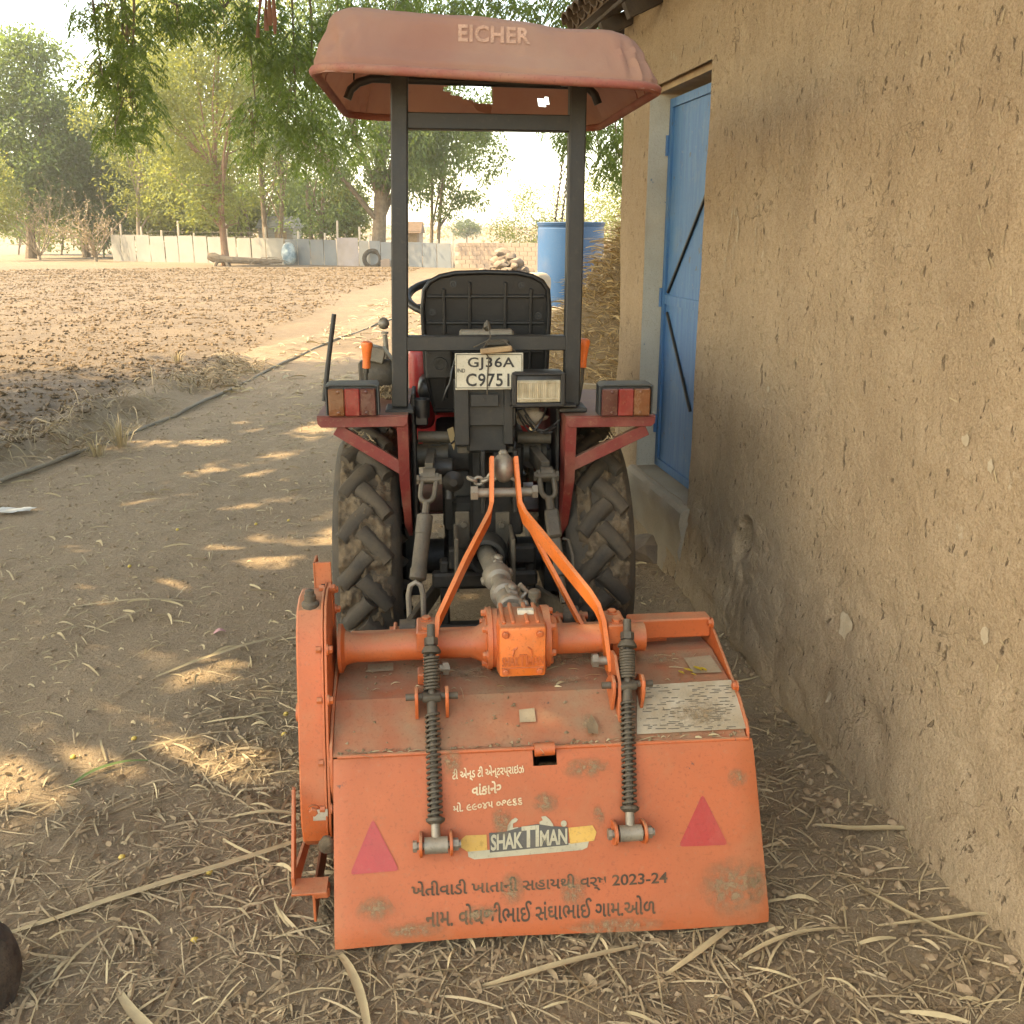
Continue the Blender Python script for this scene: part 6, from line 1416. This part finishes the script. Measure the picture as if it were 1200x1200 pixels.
# ---- spring rods
def coil(m, a, c, rad, wire, turns):
    d = (c - a); L = d.length; u = d.normalized(); x = u.orthogonal().normalized(); y = u.cross(x); n = int(turns * 14)
    m.sweep([a + u * L * i / n + (x * math.cos(2 * math.pi * turns * i / n) + y * math.sin(2 * math.pi * turns * i / n)) * rad for i in range(n + 1)], wire, 7)
for (bx_, by_, gx_, gy_, tx_, ty2) in ((511, 988, 506, 816, 505, 737), (735, 974, 735, 802, 735, 731)):
    piv = onb(bx_, by_, .034); g = R(gx_, gy_, .285); top = R(tx_, ty2, .375); u = (top - g).normalized(); lo = (g - piv).normalized()
    sr = rpart('spring_rod', 'iron', lambda m: (m.sweep([piv, g], .0095, 12), m.sweep([g, top], .0095, 12), m.lathe([(.010, -.016), (.010, .016), (.006, .018)], top - u * .006, u, 12), m.lathe([(.017, 0), (.017, .017), (.015, .019)], top - u * .040, u, 6), m.lathe([(.014, 0), (.0235, .003), (.0235, .008), (.017, .019)], top - u * .062, u, 18), m.lathe([(.013, 0), (.0215, .006), (.0225, .012), (.014, .016)], piv + lo * .045, lo, 18)))
    rpart('pivot_eye', 'steel', lambda m: (m.tube(piv - X * .026, piv + X * .026, .0185, seg=18), m.sweep([piv, piv + lo * .05], .0105, 12), m.tube(piv - X * .050, piv + X * .056, .0085), m.lathe([(.014, 0), (.014, .012)], piv + X * .038, X, 6), m.lathe([(.013, 0), (.013, .009)], piv - X * .052, X, 6)), 35, sr)
    rpart('coil_spring', 'iron', lambda m: coil(m, g + u * .014, top - u * .064, .0168, .0036, 10.5), 60, sr)
    rpart('coil_spring', 'iron', lambda m: coil(m, piv + lo * .060, g - lo * .040, .0152, .0034, 20), 60, sr)
    rpart('guide_block', 'iron', lambda m: (m.box(g, (.046, .036, .018), None, .006, 2), m.tube(g - X * .062, g + X * .062, .0085), m.lathe([(.0125, 0), (.0125, .045)], g - lo * .045, lo, 14)), 35, sr)
    # guide ears on the hood, pivot ears on the board
    for s_ in (-1, 1):
        ex_ = g.x + s_ * .036; rpart('guide_ear', 'orange', lambda m: m.prism([(g.y - .022, g.z + .018), (g.y - .026, g.z - .012), (g.y - .006, H0[1] + (g.y - H0[0]) * .585 + .0), (g.y + .07, H0[1] + (g.y + .07 - H0[0]) * .56), (g.y + .035, g.z + .010), (g.y + .0, g.z + .026)], .008, lambda uu, vv_, t: Vector((ex_ - .004 + t, uu, vv_)), .001))
        ex2 = piv.x + s_ * .034
        def ear(m):
            pts = [(-.028, -.003), (.028, -.003), (.026, .030)] + [(.022 * math.cos(a), .036 + .020 * math.sin(a)) for a in np.linspace(.3, math.pi - .3, 6)] + [(-.026, .030)]
            t0 = (piv - B0).dot(bt); m.prism(pts, .007, lambda uu, vv_, t: Vector((ex2 - .0035 + t, 0, 0)) + Vector((0, B0.y, B0.z)) + bt * (t0 + uu) + bnr * (vv_ + .001), .001)
        rpart('pivot_ear', 'orange', ear, 35, board)
# the right spring's tall orange bracket on the hood
c = R(724, 800, .30)
rpart('spring_bracket', 'orange', lambda m: m.prism([(.25, .42), (.27, .515), (.33, .56), (.37, .555), (.375, .49), (.36, .475)], .008, lambda u, v, t: Vector((c.x - .006 + t, u, v)), .001))
# ---- chain case on the left
co_ = [(.40, .715), (.35, .70), (.315, .655), (.285, .57), (.245, .44), (.205, .31), (.188, .235), (.20, .175), (.235, .140), (.30, .125), (.38, .15), (.44, .25), (.50, .42), (.53, .58), (.52, .66), (.47, .71)]
rpart('chain_case', 'orange', lambda m: m.prism(co_, .066, lambda u, v, t: Vector((-.579 + t, u, v)), .004), 28)
cen = Vector((0, .36, .43))
def grow2(p, e): d = Vector((0, p[0], p[1])) - cen; L = d.length; return (p[0] + d.y / L * e, p[1] + d.z / L * e)
fl_ = [grow2(p, .014) for p in co_]
rpart('case_flange', 'orange', lambda m: (m.prism(fl_, .006, lambda u, v, t: Vector((-.5135 + t, u, v)), .001), m.prism(fl_, .005, lambda u, v, t: Vector((-.5205 + t, u, v)), .001)))
def fb():
    for i, p in enumerate(co_):
        qn = co_[(i + 1) % len(co_)]
        for t in ((.5,) if Vector((p[0]-qn[0], p[1]-qn[1])).length > .07 else ()):
            a, c = grow2((p[0] + (qn[0] - p[0]) * t, p[1] + (qn[1] - p[1]) * t), .009); rpart('case_bolt', 'orange', lambda m: (m.bolt((-.507, a, c), X, .0095, .013), m.lathe([(.008, 0), (.008, .012)], (-.533, a, c), X, 6)))
fb()
rpart('case_plug', 'orange', lambda m: m.bolt((-.548, .194, .262), -Y_, .011, .012))
rpart('case_boss', 'orange', lambda m: m.lathe([(.026, 0), (.022, .012)], (-.578, .32, .45), -X, 18))
cap = R(360, 716, .36); rpart('oil_filler', 'iron', lambda m: (m.lathe([(.021, -.01), (.021, .010), (.018, .014), (.014, .016), (.014, .030), (.011, .031), (.011, .042), (.006, .044)], Vector((-.548, .37, .70)), Z_, 14)))
ub = R(379, 688, .47); rpart('hitch_bracket', 'orange', lambda m: (m.prism([(ub.x - .021, .60), (ub.x + .021, .60), (ub.x + .021, .775), (ub.x - .021, .775)], .008, lambda u, v, t: Vector((u, .47 + t, v)), .001), m.box((ub.x - .019, .50, .69), (.006, .06, .17), None, .001), m.lathe([(.0055, -.001), (.0055, .001)], (ub.x, .4695, .725), -Y_, 12)))
rpart('bolt_hole', 'ink', lambda m: m.lathe([(.006, 0), (.006, .0006)], (ub.x, .4694, .715), -Y_, 12))
decal('info_sticker', lambda px, py, l: R(px, py, .184), [(367, 949), (384, 948), (384, 961), (367, 962)], 'decal_grey', 0, til)
# skid shoe and lower bracket on the left
k0, k1 = R(353, 935, .19), R(344, 1018, .10)
rpart('skid_shoe', 'orange', lambda m: (m.prism([(.19, .33), (.175, .33), (.08, .165), (.085, .115), (.45, .04), (.60, .06), (.60, .09), (.45, .075), (.12, .16)], .007, lambda u, v, t: Vector((-.592 + t, u, v)), .001), m.bar((-.590, .082, .140), (-.512, .082, .140), .006, .055, Y_, .001), m.box((-.530, .10, .115), (.04, .03, .03), None, .005), m.bar((-.548, .1, .07), (-.548, .6, .05), .08, .006, X, .001)))
stone_p = R(383, 990, .13); rpart('mud_clod', 'mud', lambda m: m.lathe([(.004, -.02), (.017, -.012), (.02, .002), (.014, .016), (.003, .021)], stone_p, (.3, .2, 1), 10), 60)
# ---- rotor with tines under the hood
rpart('rotor', 'iron', lambda m: (m.tube((-.48, .48, .22), (.47, .48, .22), .035),) + tuple(m.lathe([(.075, x - .004), (.075, x + .004)], (0, .48, .22), X, 20) for x in np.linspace(-.4, .4, 5)))
for i in range(20):
    a = i * 1.9; x = -.4 + .2 * (i // 4); sd = 1 if i % 2 else -1
    rpart('tine', 'iron', lambda m: m.sweep([(x + sd * .008, .48 + .06 * math.cos(a), .22 + .06 * math.sin(a)), (x + sd * .008, .48 + .13 * math.cos(a), .22 + .13 * math.sin(a)), (x + sd * .02, .48 + .165 * math.cos(a + .25), .22 + .165 * math.sin(a + .25)), (x + sd * .055, .48 + .17 * math.cos(a + .5), .22 + .17 * math.sin(a + .5))], [.016, .016, .014, .006], 6))
# lower hitch pins holding the tractor's lower links
for p in (lbL, lbR):
    q = R.Ri @ (T.w(p) - R.o); rpart('lower_hitch', 'orange', lambda m: (m.box((q.x + .034, (q.y + .60) / 2, (q.z + .46) / 2), (.010, abs(q.y - .60) + .05, .06), None, .003), m.box((q.x - .034, (q.y + .60) / 2, (q.z + .46) / 2), (.010, abs(q.y - .60) + .05, .06), None, .003), m.tube(q - X * .05, q + X * .05, .011)))

# ================================================================== SMALL THINGS AND LITTER
# fallen leaflets on the hood
for i, (px, py, a, l) in enumerate(((798, 792, 2.6, .028), (806, 789, 2.1, .034), (817, 787, 2.5, .036), (824, 788, 2.7, .030), (812, 794, 2.2, .022))):
    p = R.w(onu(px, py, .010)); L = l; d = Vector((math.cos(-a * .5), -math.sin(a * .5) * .8, .04)).normalized(); s_ = d.cross(Z_).normalized() * L * .24; mb = MB()
    mb.add([p - d * L * .5, p - d * L * .15 + s_ + Z_ * .003, p + d * L * .2 + s_ * .9 + Z_ * .004, p + d * L * .55 + Z_ * .002, p + d * L * .2 - s_ * .9, p - d * L * .15 - s_, p + Z_ * -.001], [(0, 6, 1), (1, 6, 2), (2, 6, 3), (3, 6, 4), (4, 6, 5), (5, 6, 0)])
    tag(mb.build('yellow_leaflet', 'yellow_leaf', None, 60), 'bright yellow leaflet lying on the tiller hood', 'leaf', 'yellow leaflets on the hood')
p = R.w(onh(694, 858, .008)); mb = MB(); mb.add([p + Vector(v) for v in ((-.012, -.02, .004), (.012, -.015, .0), (.014, .01, .008), (.0, .04, .022), (-.014, .012, .01), (0, 0, .002))], [(0, 1, 5), (1, 2, 5), (2, 3, 5), (3, 4, 5), (4, 0, 5)])
tag(mb.build('brown_leaf', 'litter', None, 60), 'curled brown leaf lying on the tiller hood', 'leaf')
# irrigation pipe
pts = [Vector((x, y, gz(x, y) + .012 + .008 * math.sin(y * 2.3))) for y in np.arange(2.2, 19, .25) for x in (float(pipe_x(y)) + .05 * math.sin(y * .8),)]
mb = MB(); mb.sweep(pts, .0155, 9); tag(mb.build('irrigation_pipe', 'pipe', None, 60), 'long grey irrigation pipe along the edge of the tilled field', 'pipe')
# white rag of plastic, green blade, pink scrap, yellow berries, loose stalks
p = at_z(15, 602); b = bmesh.new(); bmesh.ops.create_grid(b, x_segments=10, y_segments=6, size=1)
for v in b.verts: v.co = Vector((p.x + v.co.x * .10 + v.co.y * .02, p.y + v.co.y * .05, gz(p.x, p.y) + .012 + .03 * float(fbm(v.co.x * 2, v.co.y * 2, 601, 3)) + .012))
mb = MB(); mb.bm(b); tag(mb.build('plastic_scrap', 'paper', None, 60), 'crumpled white plastic scrap on the bare path', 'scrap')
def ribbon(p0, ang, L, Wd, curve, lift, n=8, roll=0.0):
    V = []; x, y = p0; a = ang
    for i in range(n + 1):
        t = i / n; w_ = Wd * (.35 + .65 * math.sin(math.pi * min(1, t * .85 + .12))); z = gz(x, y) + .006 + lift * math.sin(math.pi * t); nx_, ny_ = -math.sin(a), math.cos(a)
        V += [(x + nx_ * w_ / 2, y + ny_ * w_ / 2, z + roll * w_), (x, y, z - w_ * .18), (x - nx_ * w_ / 2, y - ny_ * w_ / 2, z - roll * w_)]; x += math.cos(a) * L / n; y += math.sin(a) * L / n; a += curve / n
    return V, [(i * 3 + j, i * 3 + j + 1, i * 3 + 4 + j, i * 3 + 3 + j) for i in range(n) for j in range(2)]
def blade(name, px, py, ang, L, Wd, curve, mat, label, cat, lift=.012, group=None):
    p = at_z(px, py); V, F = ribbon((p.x, p.y), ang, L, Wd, curve, lift); mb = MB(); mb.add(V, F); return tag(mb.build(name, mat, None, 60), label, cat, group)
blade('green_blade', 82, 926, 1.2, .24, .016, -1.1, 'green_blade', 'curved green grass blade on the bare path', 'grass blade')
blade('pink_scrap', 250, 743, .3, .05, .03, .2, paint('pink_paper', (.62, .28, .30), None, .8), 'small pink scrap among the stalks', 'scrap')
ST = [(82, 712, .08, .55, .014, .05, 'straight pale stalk lying alone on the bare path'), (100, 745, .9, .34, .010, .3, 'thin bent twig beside the straight pale stalk'), (183, 794, .70, .55, .020, .15, 'thick tan stalk pointing at the side of the tiller'), (0, 1098, .42, .95, .020, .25, 'long tan stalk leading out of the straw mat'),
      (1005, 1040, -1.05, .34, .012, .5, 'curved pale stalk near the wall foot beside the reflector'), (955, 968, -.45, .34, .022, .1, 'broad brown leaf stalk below the sun spot'), (1030, 1085, .0, .42, .012, -.5, 'thin tan stalk lying along the wall foot'), (780, 1075 + 70, .55, .30, .016, .4, 'pale leaf blade under the rear board corner'), (395, 1118, -1.0, .30, .020, -.4, 'pale split blade sticking out below the rear board'), (140, 1165, -.9, .34, .024, .5, 'broad bluish straw blade in the mat'), (560, 1160, .2, .40, .016, .3, 'long pale blade in front of the rear board'), (270, 960, .02, .22, .014, .0, 'short pale stalk crossing the straw beside the chain case'), (860, 1130, .5, .32, .012, -.3, 'thin curved stalk right of the rear board')]
for (px, py, an, L, Wd, cv, lab) in ST: blade('stalk', px, py, an, L, Wd, cv, 'straw_pale', lab, 'stalk', .02)
for i, (px, py) in enumerate(((157, 865), (86, 890), (143, 1007), (246, 1024), (228, 1106), (333, 862), (335, 836), (208, 622), (300, 615), (338, 610), (152, 665))):
    p = at_z(px, py); mb = MB(); rB = .0078; mb.lathe([(.001, -rB * 1.2), (rB * .7, -rB * .8), (rB, 0), (rB * .7, rB * .8), (.001, rB * 1.2)], (0, 0, 0), (.8, .5, .3), 12); o = mb.build('neem_berry', 'berry', None, 70, (p.x, p.y, gz(p.x, p.y) + rB * .7)); tag(o, 'small yellow neem berry fallen on the ground', 'berry', 'fallen berries')

# ---- straw and leaf litter (beyond counting)
def straws(name, x, y, L, Wd, lift, mat, label, z0=None, ang=None, seg=5, cat='straw', parent=None, tilt=None):
    n = len(x); a = rng.random(n) * 2 * math.pi if ang is None else ang; cv = rng.normal(size=n) * .28; P = []; cx, cy = x.copy(), y.copy()
    base = hgt(x, y) if z0 is None else z0; ti = rng.normal(size=n) * .05 if tilt is None else tilt
    rl = rng.normal(size=n) * .9
    for i in range(seg + 1):
        t = i / seg; an = a + cv * t; w_ = Wd * (.35 + .65 * np.sin(np.pi * np.clip(t * .8 + .15, 0, 1))); nx_, ny_ = -np.sin(an), np.cos(an)
        g = hgt(cx, cy) if z0 is None else base
        z = g + .003 + lift * np.sin(np.pi * t) + np.abs(ti) * L * t * .6 + Wd * .3
        P.append(np.stack([cx + nx_ * w_ / 2, cy + ny_ * w_ / 2, z + rl * w_ * .35], 1)); P.append(np.stack([cx - nx_ * w_ / 2, cy - ny_ * w_ / 2, z - rl * w_ * .35], 1)); cx = cx + np.cos(an) * L / seg; cy = cy + np.sin(an) * L / seg
    V = np.stack(P, 1).reshape(-1, 3); q = np.array([(2 * i, 2 * i + 1, 2 * i + 3, 2 * i + 2) for i in range(seg)]); F = (np.arange(n)[:, None, None] * 2 * (seg + 1) + q[None]).reshape(-1, 4)
    o = npmesh(name, V, F, mat, parent); tag(o, label, cat if parent is None else None, kind='stuff'); return o
def pick(n, x0, x1, y0, y1, dens):
    x = x0 + (x1 - x0) * rng.random(n); y = y0 + (y1 - y0) * rng.random(n); k_ = dens(x, y) > rng.random(n); wd = (1.432 - .165 * y) - x; k_ &= wd > .03
    return x[k_], y[k_]
def d_near(x, y):
    m = sstep(3.5, 2.3, y + .55 * np.clip(-x - .3, 0, 3)) * (.35 + 1.1 * np.clip(fbm(x * 1.7, y * 1.7, 701, 3) + .35, 0, 1))
    m = np.maximum(m, np.exp(-((x + .72) / .35) ** 2) * sstep(3.6, 2.6, y) * .8)
    m = m * (1 - .55 * sstep(.55, .8, x) * sstep(1.5, 2.0, y))
    return np.where((np.abs(x - .1) < .46) & (y > 1.95) & (y < 2.6), .1, m)
x, y = pick(34000, -2.2, 1.2, 1.15, 3.7, d_near); n = len(x)
straws('straw_litter', x, y, .015 + .14 * rng.random(n) ** 2.6, .0013 + .0042 * rng.random(n) ** 2, .001 + .005 * rng.random(n), 'straw', 'mat of trampled straw around the tiller')
x, y = pick(1200, -2.2, 1.2, 1.15, 3.6, d_near); n = len(x)
straws('broad_blades', x, y, .05 + .17 * rng.random(n) ** 2, .003 + .005 * rng.random(n) ** 2, .003 + .012 * rng.random(n), 'straw_pale', 'pale broad maize blades strewn over the straw')
x, y = pick(17000, -2.2, 1.2, 1.15, 3.7, d_near); n = len(x)
straws('leaf_litter', x, y, .008 + .032 * rng.random(n) ** 1.5, .003 + .009 * rng.random(n) ** 1.5, .001 + .003 * rng.random(n), 'litter', 'brown crumbled leaf litter around the tiller', seg=3, cat='litter')
def d_path(x, y): return np.clip(fbm(x * 1.1, y * 1.1, 720, 4) + .28, 0, 1) * 1.1
x, y = pick(22000, -3.4, .95, 2.6, 11, d_path); n = len(x)
straws('path_straw', x, y, .02 + .13 * rng.random(n) ** 2.5, .002 + .006 * rng.random(n) ** 2, .003 + .008 * rng.random(n), 'straw_pale', 'loose straw bits scattered along the trodden path')
x, y = pick(26000, -3.5, 1.0, 1.6, 9, lambda x, y: .25 + np.clip(fbm(x * 1.6, y * 1.6, 725, 3) + .1, 0, 1) * 1.4); n = len(x)
straws('path_chaff', x, y, .006 + .03 * rng.random(n) ** 2, .0012 + .0035 * rng.random(n) ** 2, .002 * rng.random(n), 'straw_pale', 'fine chaff trodden into the path', seg=2, cat='chaff')
x, y = pick(3000, -3.2, 1.6, 9, 30, lambda x, y: np.clip(fbm(x * .7, y * .7, 730, 3) + .4, 0, 1)); n = len(x)
straws('far_straw', x, y, .08 + .2 * rng.random(n), .008 + .014 * rng.random(n), .01 + .02 * rng.random(n), 'straw_pale', 'loose pale straw over the sunlit yard')
# dry grass on the earth bank beside the pipe
n = 4200; y = 4.5 + 7 * rng.random(n) ** 1.1; x = pipe_x(y) - .36 + rng.normal(size=n) * .20; k_ = (fbm(x * 1.0, y * .9, 740, 3) + .12) * 2.2 > rng.random(n); x, y = x[k_], y[k_]; n = len(x)
straws('bank_grass', x, y, .06 + .22 * rng.random(n) ** 1.5, .003 + .006 * rng.random(n), .015 + .03 * rng.random(n), 'straw', 'tangled dry grass on the earth bank beside the pipe', cat='grass', tilt=np.abs(rng.normal(size=n)) * .5)
# straw heap behind the house corner
hc = np.array((1.28, 8.2)); hpw = thing('straw_heap', 'tall heap of brown straw behind the house corner', 'straw heap', (hc[0], hc[1], 0))
def heap_z(x, y): r = np.sqrt((x / 1.35) ** 2 + (y / 1.3) ** 2); return np.clip(1.80 * (1 - r ** 1.30) + .22 * fbm(x * 2.2, y * 2.2, 760, 3), -.1, 3)
g = np.linspace(-1.7, 1.7, 60); A, B = np.meshgrid(g, g, indexing='ij'); npmesh('mound', np.stack([A.ravel(), B.ravel(), heap_z(A, B).ravel() - .03], 1), np.array(gridf(60, 60)), 'litter', hpw, True)
n = 15000; x = rng.normal(size=n) * .75; y = rng.normal(size=n) * .75 - .25; z = heap_z(x, y); k_ = z > .02; x, y, z = x[k_], y[k_], z[k_]; n = len(x)
straws('loose_straw', x, y, .08 + .22 * rng.random(n), .003 + .008 * rng.random(n), .01 + .03 * rng.random(n), 'straw_heap', 'loose brown straw of the heap', z0=z - .02, parent=hpw, tilt=rng.normal(size=n) * .35)
# weathered board standing between heap and house
p = at_y(690, 455, 6.0); mb = MB(); mb.box((p.x - .01, 6.0, .30), (.09, .03, .66), Matrix.Rotation(.05, 3, 'Y'), .004); tag(mb.build('wood_board', 'scar', None), 'pale upright board standing before the straw heap', 'board')

# crumbs and chaff lying on the hood and along the hinge line
n = 420; P = []
for i in range(n):
    m_ = random.random(); x = random.uniform(XH0 + .01, XH1 - .01)
    if m_ < .40: y, z = H0[0] + random.uniform(-.004, .012), 0; z = H0[1] + (y - H0[0]) * .585 + .002
    elif m_ < .75: t = random.random() ** .6; y = H1[0] + (H2[0] - H1[0]) * t; z = H1[1] + (H2[1] - H1[1]) * t + .001
    else: t = random.random(); y = H0[0] + (H1[0] - H0[0]) * t; z = H0[1] + (H1[1] - H0[1]) * t + .001
    P.append((x, y, z))
P = np.array(P); S = .0012 + .0045 * rng.random(n) ** 3
tag(rocks('hood_debris', P, S, 'litter', parent=til), kind='stuff')
n = 130; x = np.array([random.uniform(XH0 + .02, XH1 - .06) for _ in range(n)]); y = np.where(rng.random(n) < .6, H0[0] + .006 * rng.random(n), H1[0] + .14 * rng.random(n)); z = np.where(y < H1[0], H0[1] + (y - H0[0]) * .585, H1[1] + (y - H1[0]) * .115)
straws('hood_straw', x, y, .012 + .05 * rng.random(n) ** 2, .001 + .003 * rng.random(n), .001 + .003 * rng.random(n), 'straw_pale', 'straw bits on the tiller hood', z0=z - .001, ang=rng.normal(size=n) * .5, parent=til, tilt=np.zeros(n))
# crumbled plaster along the foot of the wall
n = 1500; s_ = -1 + 6.1 * rng.random(n); o_ = .02 + .22 * rng.random(n) ** 2.2; S = .003 + .013 * rng.random(n) ** 4
x = AW.x + dW.x * s_ + nW.x * o_; y = AW.y + dW.y * s_ + nW.y * o_
tag(rocks('wall_rubble', np.stack([x, y, hgt(x, y) + S * .3], 1), S, 'crumb', ico=True), 'crumbled mud plaster along the foot of the wall', 'rubble', kind='stuff')
# tufts of dry grass on the bank
for (px, py, hh, lab) in ((140, 505, .34, 'tall pale tuft of dry grass on the earth bank'), (207, 418, .22, 'small pale tuft of dry stalks on the far bank'), (110, 515, .22, 'low brown tuft of dry grass beside the tall tuft')):
    p = at_z(px, py, .12); tf = thing('grass_tuft', lab, 'grass tuft', (p.x, p.y, gz(p.x, p.y) - .01)); mb = MB()
    for i in range(46):
        a = random.uniform(0, 6.28); r0 = random.uniform(0, .06); sp1 = random.uniform(.05, .55); h_ = hh * random.uniform(.4, 1); b0 = Vector((r0 * math.cos(a), r0 * math.sin(a), 0)); d = Vector((math.cos(a) * sp1, math.sin(a) * sp1, 1)); w_ = Vector((-math.sin(a), math.cos(a), 0)) * random.uniform(.002, .006)
        q1 = b0 + d * h_ * .55; q2 = q1 + Vector((d.x * 1.8, d.y * 1.8, .55)) * h_ * .45; mb.add([b0 - w_, b0 + w_, q1 + w_ * .8, q1 - w_ * .8, q2], [(0, 1, 2, 3), (3, 2, 4)])
    mb.build('blades', 'straw_pale', tf)

# ================================================================== dusty air
hz_ = MB(); hz_.box((0, 740, 18), (2000, 1700, 38.0)); hb = hz_.build('haze', M['ground']); tag(hb, 'thin pale dusty air over the fields', 'haze', kind='stuff')
hm = bpy.data.materials.new('haze'); hm.use_nodes = True; hm.node_tree.nodes.clear()
ho = hm.node_tree.nodes.new('ShaderNodeOutputMaterial'); hv = hm.node_tree.nodes.new('ShaderNodeVolumePrincipled')
hv.inputs['Color'].default_value = (.97, .93, .84, 1); hv.inputs['Density'].default_value = .0008; hv.inputs['Anisotropy'].default_value = .3
hm.node_tree.links.new(hv.outputs[0], ho.inputs['Volume']); hb.data.materials.clear(); hb.data.materials.append(hm)
